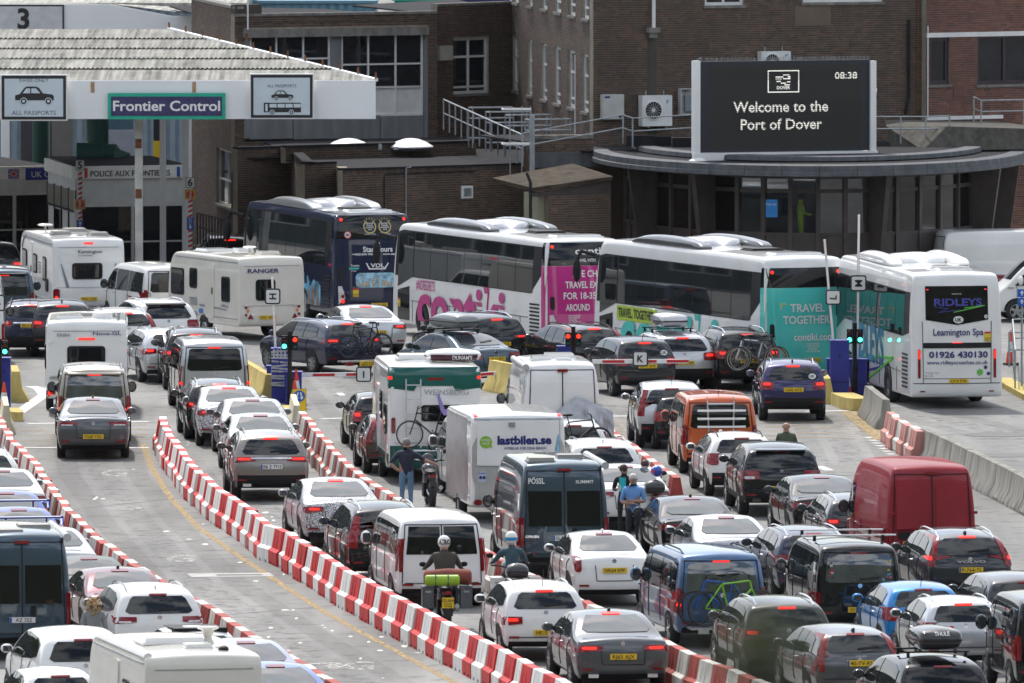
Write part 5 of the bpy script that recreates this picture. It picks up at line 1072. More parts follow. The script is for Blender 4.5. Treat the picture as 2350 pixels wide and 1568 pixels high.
def coping(parent, W, u0, u1, z, h=.09, o0=-.30, o1=.05, m=None, n=None):
    n = n or max(1, int((u1-u0)/.9)); 
    for i in range(n):
        mb = MB(); a = u0+(u1-u0)*i/n; b = u0+(u1-u0)*(i+1)/n-.008; W.box(mb, a, z, b, z+h, o0, o1); mb.obj('coping_stone', m or COPING, parent)
# --- left wing with the large windows
wing = thing('brick_building', 'dark brick wing with large white framed windows behind the frontier canopy', 'building', (*G(700, 560)[:0], gx(700, 383), 383, 0))
wing.location = (0, 0, 0)
F = Wall((539, 380), (1003, 383.5)); S = Wall((440, 391), (539, 380))
zt = F.at(700, 36)[1]; h1 = F.rect(560, 68, 982, 318); BW = Bricks(wing, BRICKD)
BW.wall(F, 3.2, zt, [h1]); s1 = S.rect(497, 338, 538, 480); BW.wall(S, .0, zt+.25, [s1])
coping(wing, F, 0, F.len, zt); coping(wing, S, 0, S.len, zt+.25)
mb = MB(); F.box(mb, 0, zt+.095, F.at(600, 20)[0], zt+.40, -.3, .02); mb.obj('parapet_block', BRICKD, wing)
u0, z0, u1, z1 = h1; mb = MB(); F.box(mb, u0-.02, z0-.02, u1+.02, z1+.02, -.6, -.5); mb.obj('inner_wall', GREYPANEL, wing)
r = F.rect(557, 68, 980, 80); mb = MB(); F.box(mb, *r, -.3, .16); mb.obj('lintel_slab', COPING, wing)
for x0, x1 in ((557, 574), (761, 784), (974, 984)): rr_ = F.rect(x0, 80, x1, 318); mb = MB(); F.box(mb, *rr_, -.45, -.02); mb.obj('concrete_pier', GREYPANEL, wing)
window(wing, F, F.rect(575, 81, 760, 265), (.333, .667), (.42, .70), sill=False); window(wing, F, F.rect(785, 79, 973, 265), (.333, .667), (.35, .63), sill=False, panel_below=1)
for i in range(4):
    x0 = 575+100*i; rr_ = F.rect(x0, 267, min(x0+98, 974), 318); mb = MB(); F.box(mb, *rr_, -.2, -.05); mb.obj('concrete_panel', GREYPANEL, wing)
window(wing, S, s1, (.5,), (.45,), sill=True)
u, z = F.at(567, 70); mb = MB(); mb.tube([F.pt(u, z, .05), F.pt(u, zt+.6, .05)], .03, 6); mb.obj('white_downpipe', WPAINT, wing)
BW.finish(330)
mb = MB(); mb.prism([(F.p0.x, F.p0.y), (F.p1.x, F.p1.y), (F.p1.x-4, F.p1.y+12), (S.p0.x-1, S.p0.y+8), (S.p0.x, S.p0.y)], zt-.25, zt-.2, 'z'); mb.obj('roof', FELT, wing)
# --- tall office building
off = thing('office_building', 'tall dark brick office building with narrow white windows on its side', 'building')
C1 = Wall((1003, 384), (1175, 387)); S1 = Wall((1175, 387), (1362, 366)); T1 = Wall((1362, 366), (2125, 370.5)); BW = Bricks(off, BRICKD); ZT = 11.5
hc = C1.rect(1040, 88, 1121, 213); BW.wall(C1, 4.2, C1.at(1090, 12)[1], [hc]); coping(off, C1, 0, C1.len, C1.at(1090, 12)[1])
tops = [(1177, 1190, 88, 205), (1211, 1222, 92, 222), (1242, 1256, 98, 235), (1272, 1287, 106, 243), (1304, 1320, 112, 250), (1336, 1351, 119, 258)]
hs = [S1.rect(a, b, c, d) for a, c, b, d in tops]; zb_ = sum(h[1] for h in hs)/6; zt_ = sum(h[3] for h in hs)/6
hs = [(h[0], zb_, max(h[2], h[0]+.8), zt_) for h in hs]; up = [(h[0]+.1, zt_+1.15, h[2]+.1, zt_+3.3) for h in hs]
BW.wall(S1, 4.3, ZT, hs+up)
t1 = T1.rect(1617, -70, 1707, 12); t2 = T1.rect(1842, -80, 2026, 4); BW.wall(T1, 4.3, ZT, [t1, t2])
BW.finish(300)
window(off, C1, hc, (.48,), (.12, .66), fw=.09)
for h in hs: window(off, S1, h, (), (.16, .62), fw=.09)
for h in up: window(off, S1, h, (), (.16,), fw=.09)
window(off, T1, t1, (.5,), (), fw=.10); window(off, T1, t2, (.33, .66), (), fw=.10)
mb = MB(); mb.prism([(C1.p0.x, C1.p0.y), (C1.p1.x, C1.p1.y), (C1.p1.x-2, C1.p1.y+14), (C1.p0.x-3, C1.p0.y+10)], C1.at(1090, 12)[1]-.3, C1.at(1090, 12)[1]-.25, 'z'); mb.obj('roof', FELT, off)
mb = MB(); mb.prism([(S1.p0.x, S1.p0.y), (S1.p1.x, S1.p1.y), (T1.p1.x, T1.p1.y), (T1.p1.x-3, T1.p1.y+16), (S1.p0.x-.5, S1.p0.y+4)], ZT-.1, ZT, 'z'); mb.obj('roof', FELT, off)
mb = MB(); T1.box(mb, *T1.rect(1824, 14, 1906, 59), .011, .016); mb.obj('render_patch', stone('brown_render', (.16, .125, .10), var=.12, streak=.1), off)
mb = MB(); u, z = T1.at(1496, 62); T1.box(mb, u-.12, z-.35, u+.12, z-.18, 0, .18); T1.box(mb, u-.2, z-.18, u+.2, z-.02, 0, .25); mb.obj('corbel', CONC, off)
mb = MB(); mb.tube([T1.pt(u, z-.02, .15), T1.pt(u, z+2.5, .15)], .06, 8); mb.obj('white_downpipe', WPAINT, off)
mb = MB(); T1.box(mb, u-.16, 4.6, u+.16, z-.35, .010, .014); mb.obj('damp_stain', stone('damp_stain', (.075, .068, .06), var=.4), off)
u, z = T1.at(2084, 45); u2, z2 = T1.at(2078, 262); mb = MB(); mb.tube([T1.pt(u, z, .08), T1.pt(u, z2+.6, .08), T1.pt(u-.12, z2, .08)], .05, 6); mb.obj('black_pipe', PLAST, off)
u, z = T1.at(2105, 0); mb = MB(); mb.tube([T1.pt(u, z+.5, .06), T1.pt(u, z2, .06)], .022, 5); mb.obj('rusty_pipe', RUST, off)
u, z = S1.at(1324, 120); mb = MB(); mb.tube([S1.pt(u, z-.1, .06), S1.pt(u, 4.2, .06)], .025, 5); mb.obj('white_downpipe', WPAINT, off)
mb = MB(); C1.box(mb, *C1.rect(1003, 106, 1032, 138), 0, .15); mb.obj('vent_box', mat('vent_cream', (.42, .41, .36)), off)
def aircon(W, x0, y0, x1, y1, label, fanx=.36):
    u0, z0, u1, z1 = W.rect(x0, y0, x1, y1); t = thing('air_conditioner', label, 'air conditioner', W.pt((u0+u1)/2, z0, .25), W.rz)
    w_, h_ = (u1-u0), (z1-z0); mb = MB(); mb.box((0, 0, h_/2), (w_, .34, h_)); mb.obj('casing', WFR, t)
    fx = -w_/2+w_*fanx; r_ = min(h_*.40, w_*.30); mb = MB(); mb.lathe([(r_, .0), (r_*1.04, -.02), (r_*.9, -.03)], 20, (fx, -.172, h_*.52), 'y'); 
    for k in range(16): a = k*math.pi/8; mb.beam((fx, -.185, h_*.52), (fx+math.cos(a)*r_, -.185, h_*.52+math.sin(a)*r_), .008)
    mb.lathe([(r_*.2, -.03), (0, -.035)], 8, (fx, -.172, h_*.52), 'y'); mb.obj('fan_guard', WFR, t)
    mb = MB(); mb.lathe([(r_*.98, -.004), (0, -.006)], 18, (fx, -.170, h_*.52), 'y'); mb.obj('fan_opening', GAP, t)
    mb = MB(); mb.prism([(w_*.30, h_*.86), (w_*.44, h_*.86), (w_*.30, h_*.70)], -.176, -.171, 'y'); mb.obj('badge', mat('print_sky', (.3, .5, .7)), t)
    mb = MB()
    for sx in (-.3, .3): mb.beam((sx*w_, .05, -.02), (sx*w_, .05, h_+.15), .03); mb.beam((sx*w_, .16, -.03), (sx*w_, -.2, -.03), .04)
    mb.obj('bracket', STEEL, t); return t
aircon(T1, 1463, 219, 1531, 288, 'white air conditioner with a round fan on the dark brick wall left of the screen'); aircon(T1, 1736, 118, 1803, 165, 'white air conditioner peeping over the top of the screen')
u0, z0, u1, z1 = T1.rect(1377, 217, 1425, 273); t = thing('electric_cabinet', 'plain white wall cabinet near the corner of the tall building', 'cabinet', T1.pt((u0+u1)/2, z0, .14), T1.rz); w_, h_ = u1-u0, z1-z0
mb = MB(); mb.box((0, 0, h_/2), (w_, .25, h_)); mb.obj('casing', mat('cabinet_grey', (.48, .49, .46)), t); mb = MB(); mb.box((0, -.13, h_/2), (w_*.94, .012, h_*.95)); mb.obj('door', MATS['cabinet_grey'], t); mb = MB(); mb.box((-w_*.3, -.14, h_*.9), (w_*.25, .01, .06)); mb.obj('label_plate', BTX, t); mb = MB(); mb.lathe([(.05, 0), (.05, -.02), (0, -.02)], 8, (w_*.3, -.138, h_*.12), 'y'); mb.obj('lock', SIGNB, t)
u0, z0, u1, z1 = T1.rect(1555, 204, 1600, 264); t = thing('meter_box', 'open grey meter box with cables just left of the screen', 'meter box', T1.pt((u0+u1)/2, z0, .15), T1.rz); w_, h_ = u1-u0, z1-z0
mb = MB(); mb.box((0, .08, h_/2), (w_, .05, h_)); mb.box((-w_/2, -.03, h_/2), (.03, .25, h_)); mb.box((0, -.03, h_), (w_, .25, .03)); mb.obj('casing', MATS['cabinet_grey'], t); mb = MB(); mb.box((.08, 0, h_*.45), (w_*.7, .14, h_*.6)); mb.obj('meter', mat('meter_grey', (.22, .24, .28)), t)
mb = MB(); 
for k in range(4): mb.tube([(-.1+.07*k, 0, h_*.75), (-.08+.07*k, -.05, h_*.9), (.1+.05*k, -.02, h_*.95)], .012, 5)
mb.obj('cable', WPAINT, t)
for q, z, pr in ((S1, 4.3, off), (T1, 4.3, off), (C1, 4.2, off), (F, 3.2, wing)): mb = MB(); q.box(mb, 0, 0, q.len, z, -.3, .006); mb.obj('lower_wall', BRICKD, pr)
# --- red brick block on the right
red = thing('red_brick_building', 'red brick building with maroon window frames at the right edge', 'building'); RW = Wall((2126, 370.2), (2440, 373)); BW = Bricks(red, BRICKR)
w1 = RW.rect(2133, 85, 2180, 194); w2 = RW.rect(2243, 81, 2372, 192); BW.wall(RW, 4.5, 11, [w1, w2]); 
RW2 = Wall((2292, 362.6), (2440, 364.5)); BW.wall(RW2, 0, 4.2, []); BW.finish(520)
window(red, RW, w1, (), (), MAROON, .13); window(red, RW, w2, (.5,), (), MAROON, .12)
mb = MB(); RW.box(mb, *RW.rect(2126, 76, 2400, 81), 0, .05); mb.obj('lintel_strip', WFR, red); mb = MB(); RW.box(mb, *RW.rect(2126, 268, 2300, 272), 0, .08); mb.obj('white_flashing', WFR, red)
mb = MB(); RW.box(mb, *RW.rect(2188, 198, 2212, 222), .008, .03); mb.obj('air_brick', BRICKR, red); u, z = RW.at(2128, 60); mb = MB(); mb.tube([RW.pt(u, z, .04), RW.pt(u, 4.6, .04)], .02, 5); mb.obj('cable', WPAINT, red)
mb = MB(); RW.box(mb, 0, 10.95, RW.len, 11.05, -12, 0); mb.obj('roof', FELT, red)
# --- flat roofed annex
ann = thing('brick_annex', 'low dark brick annex with a black flat roof and two white dome skylights', 'building'); BW = Bricks(ann, BRICKD); za = 4.12
A1 = Wall((787, 361), (1197, 365)); A0 = Wall((772, 364), (787, 361)); A2 = Wall((700, 363.6), (772, 364.3)); A3 = Wall((668, 373), (700, 363.6)); A4 = Wall((545, 372.4), (668, 373.6))
BW.wall(A1, 0, za, soldier=True); BW.wall(A2, 1., za+.08); BW.wall(A3, 1., za+.08); BW.wall(A4, 1., za+.2); BW.wall(A0, 1., za)
P1 = Wall((655, 371), (1092, 375)); BW.wall(P1, za-.2, 4.42, soldier=True); BW.finish(520)
for q, z in ((A1, za), (A2, za+.08), (A3, za+.08), (A4, za+.2)): coping(ann, q, 0, q.len, z, .07, -.3, .04, FELT)
mb = MB(); P1.box(mb, 0, 4.42, P1.len, 4.50, -.2, .05); mb.prism([(P1.p0.x, P1.p0.y+.1), (P1.p1.x, P1.p1.y+.1), (P1.p1.x-.3, P1.p1.y+8), (P1.p0.x-.9, P1.p0.y+8)], 4.25, 4.30, 'z'); mb.obj('rear_roof', FELT, ann)
mb = MB(); mb.prism([(A1.p0.x, A1.p0.y+.1), (A1.p1.x, A1.p1.y+.1), (A1.p1.x, A1.p1.y+14), (A4.p0.x, A4.p0.y+12), (A4.p0.x, A4.p0.y+.1), (A3.p0.x, A3.p0.y+.1), (A3.p1.x, A3.p1.y+.1), (A2.p1.x, A2.p1.y+.1)], za-.15, za-.10, 'z'); mb.obj('roof', FELT, ann)
mb = MB(); A1.box(mb, *A1.rect(1057, 427, 1083, 455), .0, .06); o = mb.obj('vent_cover', WFR, ann); mb = MB(); A1.box(mb, *A1.rect(1062, 432, 1079, 450), .06, .075); mb.obj('vent_grille', STEEL, o)
u, z = A1.at(929, 383); mb = MB(); mb.tube([A1.pt(u+.2, za+.05, .05), A1.pt(u, za+.02, .06), A1.pt(u, .5, .06)], .025, 6); mb.obj('grey_pipe', STEEL, ann); u, z = A1.at(880, 400); mb = MB(); mb.tube([A1.pt(u+3.6, z+.02, .04), A1.pt(u+.05, z, .04), A1.pt(u, z-.1, .04), A1.pt(u, .5, .04)], .02, 5); mb.obj('black_pipe', PLAST, ann)
for x, lb in ((800, 'white dome skylight on the annex roof, left one'), (943, 'white dome skylight on the annex roof, right one')):
    p = P3(x, 350, 373.5); t = thing('dome_skylight', lb, 'skylight', (p.x, p.y, 4.30), .3, 'dome skylights on the annex roof'); mb = MB(); mb.lathe([(0, .34), (.25, .31), (.5, .22), (.68, .10), (.74, .07), (.74, .03)], 22); mb.obj('dome', WPAINT, t, True); mb = MB(); mb.lathe([(.74, .03), (.66, .02), (.66, -.05)], 22); mb.obj('kerb', LEAD, t)
for x, h, w_ in ((872, .18, .07), (908, .10, .09)):
    p = P3(x, 350, 372.5); mb = MB(); mb.lathe([(0, h), (w_*.7, h), (w_, 0)], 10, (p.x, p.y, 4.30)); tag(mb.obj('roof_cowl', STEEL), 'small grey roof cowl between the dome skylights, '+('taller one' if h > .15 else 'low box shaped one'), 'roof cowl')
# ventilation louvres and cream sheet left of annex
# --- curved glazed entrance bay
def see_through(name):
    m = bpy.data.materials.new(name); m.use_nodes = True; n = m.node_tree; n.nodes.clear(); o = n.nodes.new('ShaderNodeOutputMaterial'); t = n.nodes.new('ShaderNodeBsdfTransparent'); t.inputs[0].default_value = (.88, .9, .92, 1)
    g = n.nodes.new('ShaderNodeBsdfGlossy'); g.inputs['Roughness'].default_value = .02; f = n.nodes.new('ShaderNodeFresnel'); f.inputs[0].default_value = 1.75; x = n.nodes.new('ShaderNodeMixShader')
    n.links.new(f.outputs[0], x.inputs[0]); n.links.new(t.outputs[0], x.inputs[1]); n.links.new(g.outputs[0], x.inputs[2]); n.links.new(x.outputs[0], o.inputs[0]); return m
bay = thing('entrance_bay', 'curved glazed entrance bay with a grey lead canopy edge below the screen', 'building'); ZC = 4.70
cx_, cy_ = 9.5, 364.0
def ell(a, b, t): return (cx_+a*math.cos(t), cy_-b*math.sin(t))
def ring(name, a, b, prof, t0, t1, n, m, parts=1):
    for q in range(parts):
        V = []; Fc = []; ta, tb = t0+(t1-t0)*q/parts, t0+(t1-t0)*(q+1)/parts-.002; k = max(2, n//parts)
        for i in range(k+1):
            t = ta+(tb-ta)*i/k
            for o, z in prof: x, y = ell(a+o, b+o*1.6, t); V.append((x, y, z))
        L = len(prof)
        for i in range(k):
            for j in range(L): Fc.append([i*L+j, (i+1)*L+j, (i+1)*L+(j+1) % L, i*L+(j+1) % L])
        Fc.append(list(range(L))); Fc.append([k*L+j for j in reversed(range(L))])
        obj(name, np_mesh(name, V, Fc, [m], None, True, 30), bay)
T0, T1_ = R(3), R(177)
ring('canopy_edge', 6.95, 12.6, [(-.5, ZC-.36), (0, ZC-.36), (.05, ZC-.34), (.05, ZC-.22), (.0, ZC-.20), (.0, ZC-.02), (-.05, ZC), (-.5, ZC)], T0, T1_, 72, LEAD, 18)
ring('upper_edge', 5.6, 10.2, [(-.5, ZC+.0), (0, ZC+.0), (.04, ZC+.03), (.02, ZC+.16), (-.05, ZC+.18), (-.5, ZC+.18)], R(16), R(178), 60, LEAD, 14)
V = [(cx_, cy_-2, ZC-.01)]+[(*ell(6.6, 11.9, T0+(T1_-T0)*i/40), ZC-.01) for i in range(41)]; mb = MB(); mb.add(V, [[0, i+1, i+2] for i in range(40)]); V = [(cx_, cy_-2, ZC+.15)]+[(*ell(5.2, 9.6, R(16)+R(162)*i/40), ZC+.15) for i in range(41)]; mb.add(V, [[0, i+1, i+2] for i in range(40)]); mb.obj('roof', FELT, bay)
mb = MB(); mb.prism([(2.2, 362.6), (2.0, 366.4), (17, 371), (17.4, 363.5), (15.5, 362)], ZC-.05, ZC-.01, 'z'); mb.obj('roof', FELT, bay)
nb = 20; ts = [R(8)+R(164)*i/nb for i in range(nb+1)]; BAYG = see_through('entrance_glass')
zs_ = [0, 1.25, 3.35, 3.55, 4.36]
for i in range(nb):
    a = ell(5.9, 10.8, ts[nb-i]); b = ell(5.9, 10.8, ts[nb-i-1]); W = Wall.__new__(Wall); W.p0 = Vector(a); W.p1 = Vector(b); W.len = (W.p1-W.p0).length; W.u = (W.p1-W.p0)/W.len; W.n = Vector((W.u.y, -W.u.x)); W.rz = math.atan2(W.u.y, W.u.x)
    mb = MB(); W.box(mb, 0, 0, W.len, 2.42, -.05, .03); W.box(mb, 0, 2.42, W.len, 2.52, -.08, .07); W.box(mb, 0, 3.76, W.len, 3.88, -.06, .04); W.box(mb, 0, 4.20, W.len, 4.36, -.06, .04); o = mb.obj('window_frame', BROWNF, bay)
    mb = MB(); W.box(mb, -.07, 0, .07, 4.36, -.1, .09); mb.obj('mullion', BROWNF, o)
    mb = MB(); W.box(mb, .07, 2.52, W.len-.07, 3.76, -.02, 0); mb.obj('pane', BAYG, o); mb = MB(); W.box(mb, .07, 3.88, W.len-.07, 4.20, -.02, 0); mb.obj('pane', BAYG, o)
    if i in (3, 6, 12, 17, 19):
        mb = MB(); q = W.p0; n_ = W.n; mb.add([(q.x+n_.x*k+W.u.x*s*.09, q.y+n_.y*k+W.u.y*s*.09, z) for s in (-1, 1) for k, z in ((.1, 0), (.35, 0), (.95, 4.3), (.1, 4.3))], [[0, 1, 2, 3], [7, 6, 5, 4], [0, 4, 5, 1], [1, 5, 6, 2], [2, 6, 7, 3], [3, 7, 4, 0]]); mb.obj('tapered_fin', BROWNF, bay)
p = Wall((1700, 352), (1790, 352)); mb = MB(); q = ell(5.97, 10.9, R(78)); 
for lb, dx, z, w_, h_, m in (('blue_notice', -.55, 3.3, .36, .55, mat('notice_blue', (.02, .22, .60), .4)),):
    q = (gx(1770, 353), 352.95); mb = MB(); mb.box((q[0]+.02, q[1]-.06, z), (w_, .02, h_), R(3)); o = mb.obj('blue_notice', m, bay); text_on('lettering', 'Visit our', (q[0], q[1]-.09, z+.10), (1, 0, 0), (0, 0, 1), .07, WTX, o)
mb = MB(); mb.box((cx_, cy_-4, 2.2), (11, .2, 4.3)); mb.obj('inner_wall', mat('lobby_dark', (.13, .13, .14)), bay); mb = MB(); mb.prism([ell(5.8, 10.6, R(10)+R(160)*i/20) for i in range(21)], 1.90, 1.97, 'z'); mb.obj('lobby_floor', MATS['lobby_dark'], bay)
# brick pier with mossy lean-to roof left of the bay
pier = thing('brick_lean_to', 'small brown brick lean-to with a mossy sloping roof left of the glazed bay', 'outbuilding'); PW = Wall((1258, 355.5), (1402, 356.5)); BW = Bricks(pier, BRICKD); BW.wall(PW, 0, PW.at(1260, 440)[1]); z0 = PW.at(1260, 440)[1]; BW.finish(540)
zr = PW.at(1400, 412)[1]; mb = MB(); uL = -.65; mb.add([PW.pt(uL, z0+.02, .15), PW.pt(PW.len, zr, .15), PW.pt(PW.len, zr+.1, .15), PW.pt(uL, z0+.14, .15), PW.pt(uL, z0+.22, -2.6), PW.pt(PW.len, zr+.3, -2.6), PW.pt(PW.len, zr+.4, -2.6), PW.pt(uL, z0+.34, -2.6)], [[0, 1, 2, 3], [7, 6, 5, 4], [3, 2, 6, 7], [0, 4, 5, 1], [1, 5, 6, 2], [0, 3, 7, 4]]); mb.obj('sloping_roof', stone('mossy_felt', (.055, .043, .03), var=.6, scale=2.5, streak=.1), pier)
mb = MB(); mb.add([PW.pt(0, z0-.02, -.001), PW.pt(PW.len, z0-.02, -.001), PW.pt(PW.len, zr+.02, -.001)], [[0, 1, 2]]); PW.box(mb, uL, z0-.12, PW.len, z0+.0, .0, .02); mb.obj('gable_board', BROWNF, pier)
mb = MB(); PW.box(mb, uL, 0, uL+.32, z0, -.4, -.05); PW.box(mb, uL+.34, 0, -.02, z0-.1, -.3, -.2); mb.obj('cream_panel', mat('old_cream', (.26, .25, .18)), pier); mb = MB(); mb.tube([PW.pt(uL-.1, z0+.6, 0), PW.pt(uL-.02, z0+.3, .1), PW.pt(uL-.02, 0, .1)], .05, 6); mb.obj('black_downpipe', PLAST, pier)
BR = Wall((1222, 362.6), (1362, 363.2)); par = thing('parapet_wall', 'short brick parapet with lead flashing between annex and glazed bay', 'wall'); BW = Bricks(par, BRICKD); BW.wall(BR, 3.4, 5.05); BW.finish(400); coping(par, BR, 0, BR.len, 5.05, .12); mb = MB(); BR.box(mb, -.1, 4.15, BR.len+.1, 4.62, .05, .35); mb.obj('lead_gutter', LEAD, par); mb = MB(); BR.box(mb, 0, 4.9, BR.len, 4.95, -6, -.3); mb.obj('roof', FELT, par)
# --- screen on the bay roof
SW = Wall((1592, 355), (2050, 357.2)); scr = thing('led_screen', 'black electronic message screen with white posts and dotted white words', 'screen', (0, 0, 0))
r = SW.rect(1603, 142, 1998, 345); u0, z0, u1, z1 = r; mb = MB(); SW.box(mb, *r, -.15, .0); mb.obj('screen_case', mat('case_dark', (.018, .022, .032), .5), scr)
r2 = SW.rect(1625, 152, 1977, 338); mb = MB(); SW.box(mb, *r2, .001, .006); face = mb.obj('screen_face', mat('led_face', (.022, .020, .018), .6, var=.15, scale=30), scr)
for x0, x1 in ((1592, 1605), (1996, 2009)): mb = MB(); SW.box(mb, *SW.rect(x0, 140, x1, 355), -.2, .10); mb.obj('post', WPAINT, scr)
mb = MB(); SW.box(mb, *SW.rect(1590, 352, 2012, 364), -.06, .14); q = SW.rect(2012, 352, 2012, 364); u = SW.at(2006, 360)[0]; mb.beam(SW.pt(u, (q[1]+q[3])/2, .1), SW.pt(u+.35, (q[1]+q[3])/2+.05, -1.9), .10, .16); mb.obj('base_beam', WPAINT, scr)
mb = MB(); u = SW.at(2012, 240)[0]; mb.beam(SW.pt(u, SW.at(2012, 205)[1], -.1), SW.pt(u+.3, z0-.1, -1.6), .09); mb.obj('brace', WPAINT, scr)
for x, o_ in ((1600, .05), (2005, .05), (2030, -1.7)): u = SW.at(x, 360)[0]; mb = MB(); zz = SW.at(1800, 366)[1]; mb.add([SW.pt(u+a*.22, zz, o_+b*.22) for a, b in ((-1, -1), (1, -1), (1, 1), (-1, 1))]+[SW.pt(u, zz+.16, o_)], [[0, 1, 4], [1, 2, 4], [2, 3, 4], [3, 0, 4]]); SW.box(mb, u-.1, zz-.16, u+.1, zz, o_-.1, o_+.1); mb.obj('foot', WPAINT, scr)
mb = MB(); u0, _, u1, zt2 = r
for k in range(190):
    u = u0+(u1-u0)*k/190; s = random.uniform(-.05, .05); mb.beam(SW.pt(u, zt2, -.05), SW.pt(u+s, zt2+.12, -.05+random.uniform(-.04, .04)), .008)
tag(mb.obj('bird_spikes', STEEL, scr), kind='stuff')
LEDM = mat('led_white', (.8, .8, .75), .5, var=0, emit=(1, .97, .85), es=.42)
def led(s, x, y, hpx, wpx, parent=face, align='l'):
    "lettering made of lit rows of the screen"
    u, z = SW.at(x, y); h = hpx*SW.p0.y/FOC; wd = wpx*SW.p0.y/FOC; V, Fc, w_ = layout(s, .012); mn = V[:, 0].min(); k = wd/(V[:, 0].max()-mn)
    # cut into rows: draw glyphs as horizontal slats
    P = [SW.pt(u+(a-mn)*k, z+b*h/.7, .010) for a, b in V]; return obj('lettering', np_mesh('lettering', P, np.array(Fc), [LEDM], None, False), parent)
led('Welcome to the', 1683, 258, 24, 233); led('Port of Dover', 1700, 298, 24, 200); led('08:38', 1916, 181, 15, 55); led('DOVER', 1783, 205, 7, 32)
mb = MB(); a = SW.rect(1762, 162, 1834, 212); 
for q in ((a[0], a[1], a[2], a[1]+.03), (a[0], a[3]-.03, a[2], a[3]), (a[0], a[1]+.03, a[0]+.03, a[3]-.03), (a[2]-.03, a[1]+.03, a[2], a[3]-.03)): SW.box(mb, *q, .006, .011)
mb.obj('logo_frame', LEDM, face)
mb = MB()
for x0, y0, x1, y1 in ((1780, 176, 1798, 178), (1780, 181, 1794, 183), (1782, 186, 1792, 188), (1797, 171, 1812, 173), (1808, 174, 1814, 180), (1797, 180, 1814, 182), (1792, 190, 1804, 192), (1806, 187, 1814, 189), (1800, 194, 1813, 196)): SW.box(mb, *SW.rect(x0, y0, x1, y1), .006, .011)
mb.obj('logo_mark', LEDM, face)
# dark rows between the lit rows of the screen
mb = MB()
for y in range(166, 302, 4):
    ua, ub = SW.at(1670, y)[0], SW.at(1976, y)[0]; za_, zb3 = SW.at(1800, y+1.3)[1], SW.at(1800, y)[1]
    if not 183 < y < 230: SW.box(mb, ua, za_, ub, zb3, .0105, .0125)
mb.obj('row_mask', MATS['led_face'], face)
# --- frontier canopy
can = thing('frontier_canopy', 'flat white fronted canopy with corrugated roof over the passport booths', 'canopy')
XF, XB = gx(862, 360), gx(388, 375); zf, zb2 = gz(188, 360), gz(72, 375); XL = -24.
FASC = mat('fascia_white', (.80, .81, .82), .5, var=.05, scale=.5)
mb = MB(); mb.b2((XL, 359.9, gz(273, 360)), (XF, 360.05, zf+.05)); mb.obj('fascia', FASC, can)
mb = MB(); mb.add([(XF, 360.05, gz(273, 360)), (XB, 375, gz(273, 360)+1.1), (XB, 375, zb2+.05), (XF, 360.05, zf)], [[0, 1, 2, 3], [3, 2, 1, 0]]); mb.obj('side_fascia', FASC, can)
TIN = stone('asbestos_sheet', (.33, .32, .29), var=.55, scale=1.4, streak=.7, bump=.2)
for q in TIN.node_tree.nodes:
    if q.type == 'MAPPING': q.inputs['Scale'].default_value = (5.5, .12, 1); q.inputs['Rotation'].default_value = (0, 0, R(-25))
ns = 5
for k in range(ns):
    f0, f1 = k/ns, (k+1)/ns+.015; V = []; Fc = []; pitch = .146; n = int((XF-XL+8)/pitch*4); wv = (0, .034, .04, .006)
    for f, dz in ((f0, .0), (f1, .0)):
        y = 360.1+14.9*f; sh = (XB-XF)*f; z = zf+.02+(zb2-zf)*f+(.06 if f == f0 and k else 0)
        for i in range(n): V.append((XF-.02+sh-i*pitch/4, y, z+wv[i % 4]))
    Fc = [[i, i+1, n+i+1, n+i] for i in range(n-1)]; obj('roof_sheet', np_mesh('roof_sheet', V, Fc, [TIN], None, False), can)
mb = MB(); mb.add([(XL, 360.1, gz(270, 360)), (XF, 360.1, gz(270, 360)), (XB, 375, gz(270, 360)+1.1), (XL, 375, gz(270, 360)+1.1)], [[3, 2, 1, 0]]); mb.obj('soffit', mat('soffit_grey', (.25, .25, .25)), can)
mb = MB(); mb.add([(XL, 375.1, zb2), (XB, 375.1, zb2), (XB-.6, 389, 7.1), (XL, 389, 7.1), (XL, 375.1, zb2-.1), (XB, 375.1, zb2-.1), (XB-.6, 389, 7.), (XL, 389, 7.)], [[0, 1, 2, 3], [7, 6, 5, 4], [1, 5, 6, 2], [3, 2, 6, 7]]); mb.obj('added_shade_slope', TIN, can)  # unseen slope behind the ridge, added to keep the sun off the booths
mb = MB(); mb.beam((XF, 360.2, zf+.05), (XB, 375, zb2+.07), .16, .10); mb.obj('verge_trim', FASC, can)
for k in range(13): f = k/12; p = Vector((XF+(XB-XF)*f, 360.2+14.8*f, zf+.05+(zb2-zf)*f)); mb = MB(); mb.box((p.x, p.y, p.z+.14), (.06, .05, .22)); mb.obj('rusty_stub', RUST, can)
for x, y, d in ((439, 193, 360.3), (210, 86, 374.5), (566, 86, 375)): p = P3(x, y, d); mb = MB(); mb.box((p.x, p.y, p.z), (.08, .05, .28)); mb.obj('rusty_stub', RUST, can)
for x in (212, 445): p = P3(x, 200, 359.88); mb = MB(); mb.box((p.x, 359.895, zf-.17), (.12, .012, .34)); mb.obj('rust_streak', stone('rust_streak', (.40, .24, .14), var=.5, scale=6), can)
for x, d, rw, m in ((318, 361.2, .125, mat('old_white_column', (.50, .49, .46), .6, var=.25, scale=1.5)), (425, 371, .11, FASC), (373, 373, .10, FASC)): X = gx(x, d); mb = MB(); mb.box((X, d, gz(273, 360)/2+.2), (rw*2, rw*2, gz(273, 360)+.45)); mb.obj('column', m, can)
for y_ in (330, 445): p = P3(317, y_, 361.05); mb = MB(); mb.box((p.x, 361.068, p.z), (.2, .01, .3)); mb.obj('rust_patch', RUST, can)
FD = 359.9
